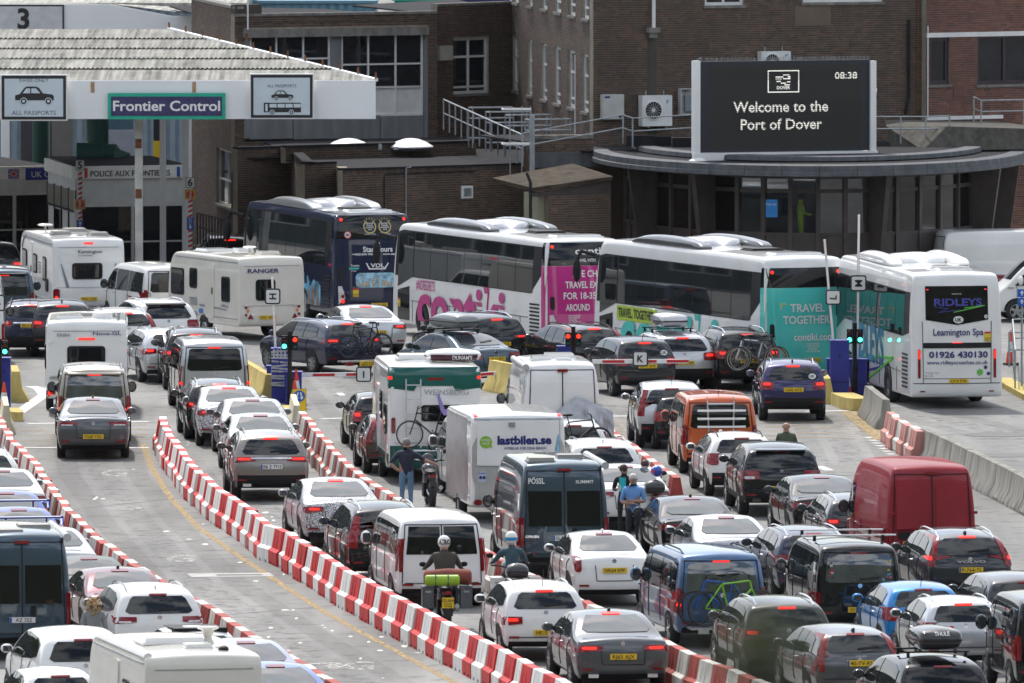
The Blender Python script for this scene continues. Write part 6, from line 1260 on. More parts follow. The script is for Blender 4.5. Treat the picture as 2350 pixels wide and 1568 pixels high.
def facing(px0, py0, px1, py1, d): a = P3(px0, py1, d); b = P3(px1, py0, d); return a.x, a.z, b.x, b.z
def car_print(x0, z0, x1, z1, y, m, parent, wm):
    w_, h_ = x1-x0, z1-z0; q = lambda u, v: (x0+u*w_, z0+v*h_)
    mb = MB(); mb.prism([q(*p) for p in ((0, .22), (0, .50), (.12, .58), (.24, .92), (.30, 1), (.55, 1), (.62, .92), (.72, .62), (.96, .55), (1, .45), (1, .22))], y-.010, y, 'y'); o = mb.obj('car_print', m, parent)
    mb = MB(); mb.prism([q(*p) for p in ((.20, .62), (.29, .90), (.39, .90), (.39, .62))], y-.014, y-.011, 'y'); mb.prism([q(*p) for p in ((.42, .62), (.42, .90), (.54, .90), (.65, .62))], y-.014, y-.011, 'y'); mb.obj('window_print', wm, o)
    for u in (.22, .86):
        c = q(u, .17); mb = MB(); mb.lathe([(w_*.095, 0), (w_*.095, -.006), (0, -.006)], 16, (c[0], y-.012, c[1]), 'y'); mb.obj('wheel_print', wm, o); mb = MB(); mb.lathe([(w_*.075, 0), (w_*.075, -.006), (0, -.006)], 16, (c[0], y-.019, c[1]), 'y'); w2_ = mb.obj('wheel_print', m, o); mb = MB(); mb.lathe([(w_*.038, 0), (w_*.038, -.004), (0, -.004)], 12, (c[0], y-.026, c[1]), 'y'); mb.obj('wheel_print', wm, o)
SFACE = mat('backlit_sign_face', (.55, .63, .68), .25, var=.12, scale=.8)
def frame_sign(label, px, d, cat='sign'):
    x0, z0, x1, z1 = facing(*px, d); t = thing('traffic_sign', label, cat, ((x0+x1)/2, d, z0)); w_, h_ = x1-x0, z1-z0; mb = MB(); mb.box((0, 0, h_/2), (w_, .24, h_)); mb.obj('sign_case', WPAINT, t); mb = MB(); mb.box((0, -.125, h_/2), (w_*.965, .02, h_*.95)); mb.obj('black_border', SIGNB, t); mb = MB(); mb.box((0, -.14, h_/2), (w_*.88, .02, h_*.82)); mb.obj('sign_face', SFACE, t); return t, w_, h_
t, w_, h_ = frame_sign('lit sign with one black car and the words all passports on the canopy', (1, 171, 154, 277), 359.6)
car_print(-w_*.28, h_*.36, w_*.30, h_*.74, -.152, SIGNB, t, SFACE); text_on('lettering', 'ALL PASSPORTS', (0, -.153, h_*.13), (1, 0, 0), (0, 0, 1), .13, SIGNB, t, width=w_*.66); text_on('lettering', 'SWISS ONLY', (0, -.153, h_*.84), (1, 0, 0), (0, 0, 1), .10, SIGNB, t, width=w_*.44)
t, w_, h_ = frame_sign('lit sign with a black car above a black bus on the canopy', (573, 169, 720, 273), 359.6)
car_print(-w_*.16, h_*.42, w_*.18, h_*.63, -.152, SIGNB, t, SFACE); text_on('lettering', 'ALL PASSPORTS', (0, -.153, h_*.70), (1, 0, 0), (0, 0, 1), .095, SIGNB, t, width=w_*.46)
mb = MB(); mb.b2((-w_*.28, -.162, h_*.15), (w_*.30, -.152, h_*.36)); o = mb.obj('bus_print', SIGNB, t)
for k in range(4): mb = MB(); mb.b2((-w_*.19+k*w_*.125, -.166, h_*.255), (-w_*.08+k*w_*.125, -.162, h_*.335)); mb.obj('window_print', SFACE, o)
mb = MB(); mb.b2((-w_*.255, -.166, h_*.17), (-w_*.22, -.162, h_*.33)); mb.obj('door_print', SFACE, o)
for u in (-.15, .15):
    for r_, m, yy in ((.042, SFACE, 0), (.03, SIGNB, .006), (.014, SFACE, .012)): mb = MB(); mb.lathe([(w_*r_, 0), (w_*r_, -.005), (0, -.005)], 14, (u*w_, -.164-yy, h_*.15), 'y'); mb.obj('wheel_print', m, o)
x0, z0, x1, z1 = facing(247, 214, 517, 274, 359.8); t = thing('frontier_sign', 'purple sign with a green border and white words on the canopy front', 'sign', ((x0+x1)/2, 359.8, z0)); w_, h_ = x1-x0, z1-z0
mb = MB(); mb.box((0, 0, h_/2), (w_, .10, h_)); mb.obj('green_border', mat('sign_green', (.01, .38, .25), .5), t); mb = MB(); mb.box((0, -.052, h_/2), (w_*.945, .02, h_*.74)); mb.obj('sign_face', mat('sign_purple', (.035, .03, .11), .5, var=.45, scale=12), t); text_on('lettering', 'Frontier Control', (0, -.066, h_*.33), (1, 0, 0), (0, 0, 1), h_*.38, WTX, t, width=w_*.91, bold=.02)
# --- booths
def booth(label, xl, xr, d, back, ztop, sign):
    A = Wall((xl, d), (xr, d+1.2)); Bq = Wall(back, (xl, d)); t = thing('passport_booth', label, 'booth'); WB = mat('booth_grey', (.62, .63, .62), .5); DK = ROOMG
    mb = MB(); A.box(mb, 0, 0, A.len, 2.25, -.1, -.06); mb.obj('window_pane', DK, t); mb = MB()
    for u in (0, A.len*.5, A.len-.1): A.box(mb, u, 0, u+.1, 2.25, -.1, .02)
    A.box(mb, 0, .95, A.len, 1.0, -.06, .015); A.box(mb, 0, 2.15, A.len, 2.25, -.1, .012); mb.obj('window_frame', WB, t); mb = MB(); A.box(mb, 0, 2.25, A.len, ztop-.42, -.1, .0); mb.obj('upper_panel', WB, t)
    mb = MB(); A.box(mb, -.06, ztop-.42, A.len+.06, ztop, -.12, .10); s = mb.obj('sign_band', mat('booth_white', (.80, .80, .77), .5), t)
    mb = MB(); Bq.box(mb, 0, ztop-.42, Bq.len, ztop, -.1, .08); mb.obj('side_band', MATS['booth_white'], t); mb = MB(); Bq.box(mb, 0, 0, Bq.len, ztop-.42, -.1, -.05); mb.obj('side_panel', WB, t); mb = MB()
    for k in range(5): u = Bq.len*k/4; Bq.box(mb, max(0, u-.03), 0, min(Bq.len, u+.03), 2.72, -.05, .0)
    Bq.box(mb, 0, 1.95, Bq.len, 2.02, -.05, .004); Bq.box(mb, 0, .9, Bq.len, .95, -.05, .004); mb.obj('side_frame', PLAST, t)
    for k, z0, z1 in ((0, 2.04, 2.68), (1, 2.04, 2.68), (2, 2.04, 2.68), (3, 2.04, 2.68), (1, 1.0, 1.9)): u = Bq.len*k/4; mb = MB(); Bq.box(mb, u+.06, z0, u+Bq.len/4-.06, z1, -.045, -.02); mb.obj('pane', ROOMG if z0 < 2 else mat('dusty_glass', (.22, .21, .17), .3), t)
    mb = MB(); b = Bq.p0; mb.add([A.pt(-.06, ztop, 0), A.pt(A.len+.06, ztop, 0), A.pt(A.len+.06, ztop+.12, -4.6), (b.x, b.y, ztop+.06)], [[0, 1, 2, 3]]); mb.obj('roof', FELT, t); return t, A, s
t, A, s = booth('white passport booth with french flags and black police lettering', 171, 429, 378, (106, 384.5), gz(382, 378), None)
zc = gz(404, 378.5); rv = (A.u.x, A.u.y, 0)
text_on('lettering', 'POLICE AUX FRONTIERES', A.pt(A.len*.485, zc, .115), rv, (0, 0, 1), .185, SIGNB, s, width=A.len*.71, bold=.015)
for u0 in (.02, .90):
    for k, m in enumerate((EUB, SIGNW, SIGNR)): mb = MB(); A.box(mb, A.len*(u0+.028*k), gz(409, 378), A.len*(u0+.028*(k+1)), gz(386, 378), .10, .112+.001*k); mb.obj('flag_stripe', m, s)
t, A, s = booth('dim booth with a blue customs sign at the far left', -60, 118, 386, (-90, 391), gz(384, 386), None); rv = (A.u.x, A.u.y, 0)
r = A.rect(55, 386, 170, 411); r = (r[0], r[1], A.len+.02, r[3]); mb = MB(); A.box(mb, *r, .10, .115); o = mb.obj('blue_sign', mat('sign_blue', (.03, .05, .35), .5), s); text_on('lettering', 'UK CUSTOMS', A.pt(A.at(68, 400)[0], A.at(68, 407)[1], .13), rv, (0, 0, 1), .20, WTX, o, align='l', bold=.015)
u0, z0, u1, z1 = A.rect(15, 388, 40, 410); mb = MB(); A.box(mb, u0, z0, u1, z1, .10, .112); o = mb.obj('flag', EUB, s)
for m, wd, oo in ((SIGNW, .07, .114), (SIGNR, .035, .118)):
    mb = MB(); A.box(mb, u0, (z0+z1)/2-wd/2, u1, (z0+z1)/2+wd/2, .112, oo); A.box(mb, (u0+u1)/2-wd/2, z0, (u0+u1)/2+wd/2, z1, .112, oo+.001); mb.beam(A.pt(u0, z0, oo), A.pt(u1, z1, oo), .004, wd*.7); mb.beam(A.pt(u0, z1, oo), A.pt(u1, z0, oo), .004, wd*.7); mb.obj('flag_cross', m, o)
# gantry, panels and columns under the canopy
GRP = mat('green_pipe', (.01, .075, .06), .5); gan = thing('green_duct', 'thick dark green ducts over the passport booth', 'duct')
for pts, r_ in (([(224, 272, 384), (224, 386, 384)], .36), ([(94, 272, 390), (94, 392, 390)], .30), ([(176, 355, 383), (235, 355, 383)], .42), ([(230, 352, 383), (262, 352, 383), (278, 362, 383), (278, 385, 383)], .33)): mb = MB(); mb.tube([P3(*p) for p in pts], r_, 10); mb.obj('duct_pipe', GRP, gan, True)
BLC = mat('blue_corrugated', (.10, .20, .27), .5)
def cardp(name, label, cat, px, d, m, th=.15, corr=False):
    x0, z0, x1, z1 = facing(*px, d); z0 = min(z0, 0) if z0 < .5 else z0; mb = MB()
    if corr:
        n = int((x1-x0)/.12)
        for k in range(n): mb.b2((x0+(x1-x0)*k/n, d, z0), (x0+(x1-x0)*(k+.6)/n, d+th, z1)); mb.b2((x0+(x1-x0)*(k+.6)/n, d+.05, z0), (x0+(x1-x0)*(k+1)/n, d+th, z1))
    else: mb.b2((x0, d, z0), (x1, d+th, z1))
    return tag(mb.obj(name, m), label, cat)
cardp('corrugated_screen', 'blue corrugated panel wall behind the green ducts', 'wall panel', (203, 255, 306, 385), 398, BLC, .2, True)
cardp('white_board', 'plain pale board in front of the blue corrugated wall', 'board', (247, 298, 306, 392), 397, mat('pale_board', (.36, .38, .46)), .1)
cardp('grey_hoarding', 'grey brown hoarding panel behind the left green duct', 'hoarding', (118, 250, 166, 420), 396, mat('hoarding', (.16, .15, .14)), .1); cardp('dark_cabin', 'dark cabin wall under the left part of the canopy', 'cabin', (47, 250, 118, 420), 397, mat('cabin_dark', (.05, .05, .06)), 2.)
for x, lb in ((203, 'yellow and black striped post left of the blue panel'), (359, 'yellow and black striped post right of the white column')):
    d = 396.5; t = thing('striped_post', lb, 'post', (gx(x, d), d, 0), 0, 'yellow and black striped posts')
    for k in range(7): mb = MB(); mb.box((0, 0, .45+.9*k), (.22 if x > 300 else .14, .2, .9)); mb.obj('yellow_band' if k % 2 else 'black_band', YPL if k % 2 else SIGNB, t)
# poles with lane numbers
def lane_pole(label, x, d, ytop, num, stop_y, bike_y, flip):
    t = thing('lane_number_pole', label, 'sign post', (gx(x, d), d, 0), 0, 'red and white lane number poles'); zt3 = gz(ytop+24, d); mb = MB(); mb.lathe([(.07, 0), (.07, zt3)], 10); mb.obj('pole', SIGNW, t, True)
    n = int(zt3/.16)
    for k in range(n):
        z = zt3-.1-k*.16; mb = MB(); V = []
        for a in range(6): th = math.pi+math.pi*a/5; V += [(.073*math.cos(th), .073*math.sin(th), z+.08*(a/5)), (.073*math.cos(th), .073*math.sin(th), z+.08*(a/5)+.075)]
        mb.add(V, [[2*i, 2*i+2, 2*i+3, 2*i+1] for i in range(5)]); mb.obj('red_stripe', SIGNR, t)
    mb = MB(); mb.box((0, -.09, zt3+.1), (.30, .03, .34)); o = mb.obj('number_plate_sign', SIGNB, t); mb = MB(); mb.box((0, -.108, zt3+.1), (.27, .01, .31)); mb.obj('sign_face', SIGNW, o); text_on('lettering', num, (0, -.118, zt3-.01), (1, 0, 0), (0, 0, 1), .23, SIGNB, o, bold=.03)
    zs3 = gz(stop_y, d); mb = MB(); mb.box((0, -.10, zs3), (.34, .03, .32)); o = mb.obj('stop_sign', mat('sign_amber', (.6, .32, .03)), t); P = [(.13*math.cos(R(22.5+45*k)), zs3+.13*math.sin(R(22.5+45*k))) for k in range(8)]; mb = MB(); mb.prism(P, -.13, -.116, 'y'); mb.obj('stop_face', SIGNR, o); sg = -1 if flip else 1; text_on('lettering', 'STOP', (sg*.035, -.135, zs3), (0, 0, sg), (-sg, 0, 0), .075, WTX, o, bold=.02)
    zs3 = gz(bike_y, d); mb = MB(); mb.box((0, -.10, zs3), (.22, .02, .42)); o = mb.obj('cycle_sign', EUB, t); mb = MB(); sg = 1 if not flip else -1
    mb.prism([(-.02, zs3+sg*.02), (.02, zs3+sg*.02), (.02, zs3+sg*.1), (.06, zs3+sg*.1), (0, zs3+sg*.18), (-.06, zs3+sg*.1), (-.02, zs3+sg*.1)], -.116, -.111, 'y')
    for v in (-.05, -.15): mb.lathe([(.045, 0), (.035, 0), (.035, -.004), (.045, -.004)], 12, (0, -.112, zs3+sg*v), 'y')
    mb.obj('cycle_print', SIGNW, o)
lane_pole('striped lane pole with number plate left of the booth windows', 183, 371, 362, '5', 469, 520, False); lane_pole('striped lane pole with number plate right of the passport booth', 436, 367, 402, '6', 446, 513, True)
# --- things behind the canopy
bc = thing('rear_canopy', 'white fronted canopy with the number 3 behind the corrugated roof', 'canopy'); mb = MB(); d = 396
mb.prism([(gx(-40, d), gz(82, d)), (gx(470, d), gz(82, d)), (gx(470, d), gz(37, d)), (gx(393, d), gz(37, d)), (gx(250, d), gz(10, d)), (gx(-40, d), gz(10, d))], d, d+.2, 'y'); mb.obj('fascia', FASC, bc); mb = MB(); mb.add([(gx(-40, d), d+.2, gz(9, d)), (gx(250, d), d+.2, gz(9, d)), (gx(470, d), d+.2, gz(36, d)), (gx(470, d), d+16, gz(20, d+16)), (gx(-40, d), d+16, gz(4, d+16))], [[0, 1, 2, 3, 4]]); mb.obj('roof', TIN, bc)
for x in (10, 440): mb = MB(); mb.b2((gx(x, d)-.15, d+.3, 0), (gx(x, d)+.15, d+.6, gz(82, d))); mb.obj('column', FASC, bc)
x0, z0, x1, z1 = facing(-40, 11, 147, 73, d-.02); mb = MB(); mb.b2((x0, d-.06, z0), (x1, d-.01, z1)); o = mb.obj('number_board', SIGNB, bc); mb = MB(); mb.b2((x0, d-.08, z0+.06), (x1-.06, d-.06, z1-.06)); mb.obj('board_face', mat('board_grey', (.55, .56, .58)), o); text_on('lettering', '3', (gx(54, d), d-.10, gz(65, d)), (1, 0, 0), (0, 0, 1), (65-20)*d/FOC, SIGNB, o, bold=.03)
def shed(name, label, cat, px, d, m, dep, corr=True, top=None):
    x0, z0, x1, z1 = facing(*px, d); t = thing(name, label, cat, ((x0+x1)/2, d, 0)); w_ = x1-x0; mb = MB()
    if corr:
        n = int(w_/.35)
        for k in range(n): mb.b2((-w_/2+w_*k/n, 0, 0), (-w_/2+w_*(k+.6)/n, .1, z1))
    mb.b2((-w_/2, .08, 0), (w_/2, dep, z1)); mb.obj('wall', m, t); mb = MB(); mb.b2((-w_/2-.1, -.1, z1), (w_/2+.1, dep+.1, z1+.12)); mb.obj('roof', top or m, t); return t
shed('distant_shed', 'long pale grey shed roof across the top left background', 'shed', (-60, 14, 560, 60), 440, mat('shed_blue_grey', (.16, .21, .25)), 40, True, TIN)
shed('shipping_container', 'teal shipping container beyond the wing roof', 'container', (905, 2, 1020, 60), 450, mat('container_teal', (.03, .33, .24)), 12); shed('shipping_container', 'navy blue shipping container beyond the wing roof', 'container', (1024, 2, 1172, 60), 452, mat('container_navy', (.015, .02, .12)), 12); shed('shipping_container', 'pale blue shipping container beyond the wing roof, leftmost', 'container', (570, 8, 860, 60), 455, mat('container_blue', (.14, .27, .36)), 12); shed('shipping_container', 'light blue shipping container right of the navy one', 'container', (1175, 2, 1290, 60), 449, mat('container_pale', (.30, .50, .60)), 12)
def lorry(label, px, wheels, d):
    x0, z0, x1, z1 = facing(*px, d); t = thing('lorry', label, 'lorry', ((x0+x1)/2, d, 0), 0, 'white lorries parked beyond the canopy'); w_ = x1-x0; mb = MB(); mb.b2((-w_/2, 0, .9), (w_/2, 2.5, 3.9)); mb.obj('body', WHITE, t); mb = MB(); mb.b2((-w_/2, .15, .55), (w_/2, 2.3, .9)); mb.obj('chassis', PLAST, t)
    tm, rm = wheel_meshes(.5, .3, 'truck', False)
    for xw in wheels: 
        o = obj('wheel', tm, t, (gx(xw, d)-(x0+x1)/2, .12, .5)); o.rotation_euler = (0, 0, R(90)); obj('rim', rm, o)
lorry('white lorry seen between the canopy columns on the right', (388, 250, 600, 340), (418, 520), 470); lorry('white lorry seen under the far left end of the canopy', (-140, 250, 66, 340), (40, -60), 470)
for x0, x1, y in ((380, 470, 346), (-100, 80, 380)): d = depth(y); mb = MB(); mb.b2((gx(x0, d), d, 0), (gx(x1, d), d+.4, .14)); tag(mb.obj('kerb', YCONC if x0 > 0 else CONC), kind='structure')
# --- roof railings and steelwork
def railing(label, pts, h=1.05, posts=None, cat='railing', rails=(1., .55), m=STEEL, r=.024):
    t = thing('railing', label, cat); pts = [Vector(p) for p in pts]
    for f in rails: mb = MB(); mb.tube([p+Vector((0, 0, h*f)) for p in pts], r, 6); mb.obj('rail', m, t, True)
    tot = []
    for a, b in zip(pts[:-1], pts[1:]):
        n = max(1, round((b-a).length/(posts or 1.3))); tot += [a.lerp(b, k/n) for k in range(n)]
    for p in tot+[pts[-1]]: mb = MB(); mb.tube([p, p+Vector((0, 0, h))], r*1.1, 6); mb.obj('post', m, t, True)
    return t
rp = lambda x, y, d: P3(x, y, d)
railing('galvanised railing sloping down beside the annex roof', [rp(1018, 298, 376), rp(1200, 382, 363.5)], 1.0, .62*1.6)
railing('long galvanised roof railing left of the screen', [rp(1200, 372, 362.5), rp(1430, 330, 362), rp(1452, 338, 361), rp(1592, 330, 361.5)], .92, 2.4)
railing('galvanised roof railing right of the screen', [rp(2010, 330, 362), rp(2125, 330, 361.8), rp(2180, 328, 361.8)], .86, .9)
railing('galvanised railing on the red brick building roof', [rp(2235, 280, 366), rp(2252, 288, 365), rp(2350, 286, 366), rp(2440, 285, 367)], .80, 1.4)
railing('dark handrail by the passport booth ramp', [P3(452, 560, 366), P3(520, 578, 360)], 1.0, .6, m=PLAST)
for k, (x, y, d) in enumerate(((1105, 248, 374), (1145, 258, 371), (1190, 265, 369), (1235, 275, 367))):
    p = P3(x, y, d); t = thing('pipe_frame', ('first', 'second', 'third', 'fourth')[k]+' of four galvanised pipe frames behind the sloping railing, counted from the back', 'pipe frame', (p.x, p.y, p.z), R(16), 'galvanised pipe frames')
    for z in (0, -.35, -1.): mb = MB(); mb.tube([(-.3, 0, z), (1.1, 0, z), (1.1, .5, z), (-.3, .5, z), (-.3, 0, z)], .025, 6); mb.obj('hoop', STEEL, t)
    for a, b in ((-.3, 0), (1.1, 0), (1.1, .5), (-.3, .5)): mb = MB(); mb.tube([(a, b, -1.3), (a, b, 0)], .025, 6); mb.obj('leg', STEEL, t)
lad = thing('ladder_cage', 'white steel ladder cage standing against the annex parapet', 'ladder', P3(1196, 410, 361.5)); 
for x in (-.35, .02, .3): mb = MB(); mb.tube([(x, 0, -.1), (x, 0, 2.3)], .02, 5); mb.obj('upright', STEEL if x else WPAINT, lad)
for z in (0, 1.1, 2.2): mb = MB(); mb.box((-.15, 0, z), (.95, .05, .05)); mb.box((-.15, .5, z), (.95, .05, .05)); mb.box((-.6, .25, z), (.05, .5, .05)); mb.obj('hoop', WPAINT, lad)
mb = MB(); mb.box((.35, .0, -1.6), (.16, .16, 7.2)); mb.obj('steel_column', STEEL, lad)
for k, (x, y, d, w_, h_) in enumerate(((1470, 310, 362, .9, .35), (1515, 308, 362.5, .7, .3), (1565, 318, 361.5, .6, .3))): p = P3(x, y+18, d); mb = MB(); mb.box((p.x, p.y, ZC+.15+h_/2), (w_, .6, h_)); tag(mb.obj('roof_plinth', FELT), ('largest felt covered', 'middle felt covered', 'smallest felt covered')[k]+' roof plinth behind the railing left of the screen', 'plinth')
sl = Wall((2120, 361), (2440, 362.5)); mb = MB(); mb.add([sl.pt(0, 4.75, .0), sl.pt(sl.len, 4.75, .0), sl.pt(sl.len, 5.35, -.2), sl.pt(.9, 5.5, -.3), sl.pt(0, 5.4, -3.4), sl.pt(0, 4.7, -3.), sl.pt(sl.len, 5.4, -6), sl.pt(.9, 5.5, -6)], [[0, 1, 2, 3], [0, 3, 4, 5], [3, 2, 6, 7], [3, 7, 4]]); tag(mb.obj('sloping_upstand', stone('rough_concrete', (.085, .08, .07), var=.5, scale=5)), 'rough concrete roof upstand at the right of the glazed bay roof', 'roof upstand')

# terminal building and trees left of the picture, seen in the coach and car windows
tb = thing('terminal_building', 'long grey green terminal building reflected in the coach windows', 'building'); TW = Wall.__new__(Wall); TW.p0 = Vector((-150, 345)); TW.p1 = Vector((-27, 452)); TW.len = (TW.p1-TW.p0).length; TW.u = (TW.p1-TW.p0)/TW.len; TW.n = Vector((TW.u.y, -TW.u.x)); TW.rz = math.atan2(TW.u.y, TW.u.x)
mb = MB(); TW.box(mb, 0, 0, TW.len, 17, -14, 0); mb.obj('wall', stone('grey_green_cladding', (.075, .09, .085), var=.2), tb); mb = MB(); TW.box(mb, -.3, 17, TW.len+.3, 17.3, -14.3, .3); mb.obj('roof', FELT, tb)
for k in range(34):
    for z in (1.5, 5.5, 9.5, 13.3):
        u = 2+4.7*k; mb = MB(); TW.box(mb, u, z, u+2.6, z+1.9, .0, .06); o = mb.obj('window', WFR, tb); mb = MB(); TW.box(mb, u+.1, z+.1, u+1.25, z+1.8, .06, .07); TW.box(mb, u+1.35, z+.1, u+2.5, z+1.8, .06, .07); mb.obj('pane', GLASSD, o)
LEAFM = mat('tree_leaf', (.05, .075, .025), .7, var=.4, scale=.8)
for k in range(9):
    X, Y = -38-13*k+random.uniform(-3, 3), 318-9*k+random.uniform(-5, 5); h = random.uniform(8, 13); t = thing('roadside_tree', ('first', 'second', 'third', 'fourth', 'fifth', 'sixth', 'seventh', 'eighth', 'ninth')[k]+' leafy tree from the booths in the roadside row', 'tree', (X, Y, 0), 0, 'roadside trees left of the lanes'); mb = MB(); mb.tube([(0, 0, 0), (.1, 0, h*.4), (0, .1, h*.8)], [.25, .17, .05], 7); mb.obj('trunk', mat('bark', (.06, .05, .04), .9), t); lb = MB()
    for q in range(500): d = Vector([random.gauss(0, 1) for _ in range(3)]).normalized()*random.uniform(.4, 1); c = Vector((d.x*2.8, d.y*2.8, h*.66+d.z*h*.36)); u = Vector([random.gauss(0, 1) for _ in range(3)]).normalized(); w_ = u.orthogonal().normalized(); s = random.uniform(.3, .55); lb.add([c-u*s, c+w_*s*.6, c+u*s, c-w_*s*.6], [[0, 1, 2, 3]])
    tag(lb.obj('crown', LEAFM, t), kind='stuff')
# ---------------------------------------------------------------- plastic and concrete barriers
PWHITE = stone('barrier_white_plastic', (.74, .73, .70), rough=.55, var=.22, scale=2.2, streak=.6, bump=.1); PRED = stone('barrier_red_plastic', (.52, .035, .035), rough=.5, var=.38, scale=2.2, streak=.6, bump=.1)
PWOLD = stone('barrier_faded_white', (.60, .57, .52), rough=.65, var=.3, scale=1.8, streak=.6, bump=.1); PROLD = stone('barrier_faded_red', (.36, .07, .06), rough=.65, var=.45, scale=1.4, streak=.5, bump=.1)
def barrier_mesh(m, L=1.085, H=.78):
    mb = MB(); h = L/2
    def sec(y, q=1.): return [(-.24*q, .06, y), (-.24*q, .30, y), (-.165*q, .36, y), (-.09*q, H, y), (.09*q, H, y), (.165*q, .36, y), (.24*q, .30, y), (.24*q, .06, y)]
    def loft(rows):
        V = []; 
        for r in rows: V += [(x, y, z) for x, z, y in r]
        n = len(rows[0]); F = [[i*n+j, i*n+(j+1) % n, (i+1)*n+(j+1) % n, (i+1)*n+j] for i in range(len(rows)-1) for j in range(n)]+[list(range(n)), [(len(rows)-1)*n+j for j in reversed(range(n))]]
        mb.add(V, F)
    ys = [-h, -h+.02, -.33, -.29, -.06, -.02, .02, .06, .29, .33, h-.02, h]; qs = [.95, 1, 1, .86, .86, 1, 1, .86, .86, 1, 1, .95]
    loft([[(x*(q if z >= .36 and z < H-.01 else 1.), z, y) for x, z, y in sec(y)] for y, q in zip(ys, qs)])
    for a, b in ((-h, -.33), (-.17, .17), (.33, h)): mb.b2((-.24, a, 0), (.24, b, .062))
    return mb.mesh('water_barrier', m, False)
BMESH = {}
def nth(n): return '%d%s' % (n, 'th' if 10 < n % 100 < 14 else {1: 'st', 2: 'nd', 3: 'rd'}.get(n % 10, 'th'))
def walk(pts, step):
    "evenly spaced places and headings along a ground line"
    pts = [Vector(p) for p in pts]; out = []; i = 0; pos = pts[0]; out.append(pos)
    while i < len(pts)-1:
        need = step; q = pos
        while i < len(pts)-1 and (pts[i+1]-q).length < need: need -= (pts[i+1]-q).length; q = pts[i+1]; i += 1
        if i >= len(pts)-1: break
        pos = q+(pts[i+1]-q).normalized()*need; out.append(pos)
    return out
def barrier_run(px, h, where, mats, shift=0., first=0, step=1.1):
    cnt = [0, 0]; P = walk([(G(x, y, h)[0]+shift, G(x, y, h)[1]) for x, y in px], step)
    for k, (a, b) in enumerate(zip(P[:-1], P[1:])):
        red_ = (k+first) % 2; m = mats[red_]
        if m.name not in BMESH: BMESH[m.name] = barrier_mesh(m)
        c = (a+b)/2; d = b-a; o = obj('water_barrier', BMESH[m.name], None, (c.x+random.uniform(-.035, .035), c.y, 0), math.atan2(-d.x, d.y)+random.uniform(-.045, .045))
        cnt[red_] += 1; tag(o, '%s %s barrier block from the far end %s' % (nth(cnt[red_]), 'red' if red_ else 'white', where), 'barrier', ('red' if red_ else 'white')+' barrier blocks '+where)
barrier_run([(346, 1025), (366, 1071), (414, 1140), (476, 1199), (549, 1248), (587, 1283), (628, 1298), (697, 1345), (771, 1393), (844, 1433), (917, 1473), (990, 1514), (1064, 1550), (1150, 1597), (1290, 1672)], 0, 'in the bright row along the open lane', (PWHITE, PRED), .26)
barrier_run([(-12, 950), (25, 1010), (70, 1052), (110, 1111), (157, 1170), (220, 1232), (311, 1298), (400, 1350), (480, 1393), (587, 1463), (690, 1520), (790, 1580), (860, 1620)], .78, 'in the faded row beside the left queue', (PWOLD, PROLD))
barrier_run([(690, 944), (721, 981), (763, 1030), (796, 1063), (829, 1092), (930, 1155), (1040, 1222), (1180, 1300), (1332, 1375), (1387, 1400), (1512, 1463), (1578, 1495), (1669, 1532), (1761, 1570), (1850, 1610)], .78, 'in the faded row between the middle queues', (PWOLD, PROLD))
barrier_run([(1388, 984), (1440, 1020), (1512, 1074), (1545, 1097)], .78, 'in the short row by the white saloons', (PWOLD, PROLD), .1)
barrier_run([(2045, 945), (2066, 964), (2094, 977), (2118, 992)], .78, 'in the gap between the concrete barriers', (PWOLD, stone('barrier_pink_plastic', (.50, .24, .21), rough=.65, var=.35, scale=1.6, streak=.5, bump=.1)), 0, 1)
def jersey(px, h, label, m, L=2.4, H=.80, group=None, sq=1., one=False):
    pts = [G(x, y, h) for x, y in px]; P = walk(pts, L) if not one else [Vector(pts[0]), Vector(pts[-1])]; key = 'jersey'+m.name+str(L)
    for k, (a, b) in enumerate(zip(P[:-1], P[1:])):
        L_ = (b-a).length-.03; mb = MB(); prof = [(-.30, 0), (-.30, .08), (-.16, .33), (-.09, H), (.09, H), (.16, .33), (.30, .08), (.30, 0)]; V = []
        ys = [-L_/2, -L_/2+.03]+[-L_/2+L_*i/6 for i in range(1, 6)]+[L_/2-.03, L_/2]
        for y in ys: e = .93 if abs(y) > L_/2-.01 else 1.; V += [(x*e*sq+random.uniform(-.006, .006), y, z*(1-(1-e)*.3)+random.uniform(-.006, .004)*(z > .1)) for x, z in prof]
        n = 8; mb.add(V, [[i*n+j, i*n+(j+1) % n, (i+1)*n+(j+1) % n, (i+1)*n+j] for i in range(len(ys)-1) for j in range(n)]+[list(range(n)), [(len(ys)-1)*n+j for j in reversed(range(n))]])
        c = (a+b)/2; d = b-a; o = mb.obj('concrete_barrier', m, None, True, (c.x, c.y, 0), math.atan2(-d.x, d.y), 30); tag(o, (nth(k+1)+' section of the ' if group else '')+label, 'barrier', group)
jersey([(1994, 885), (2049, 927)], .8, 'grey concrete barrier beside the nearest coach', CONC, 2.9, group='grey concrete barriers beside the coach lane')
jersey([(2123, 984), (2165, 1001), (2248, 1041), (2303, 1067), (2350, 1091), (2420, 1128)], .8, 'long grey streaked concrete barrier behind the red van', CONC, 2.6, group='streaked concrete barriers behind the red van')
jersey([(560, 826), (616, 859)], .75, 'yellow concrete barrier behind the taped blue cabinet', YCONC, 2.6, .75, one=True)
jersey([(1129, 826), (1186, 837)], .85, 'scuffed yellow concrete barrier behind the letter J sign', YCONC, 2.4, .85, one=True)
jersey([(1888, 852), (1900, 868)], .7, 'yellow concrete barrier behind the tall blue cabinet', YCONC, 2.4, .7, one=True)
jersey([(28, 838), (34, 852)], .85, 'yellow concrete barrier by the left traffic signal', YCONC, 1.6, .85, one=True, sq=1.2)
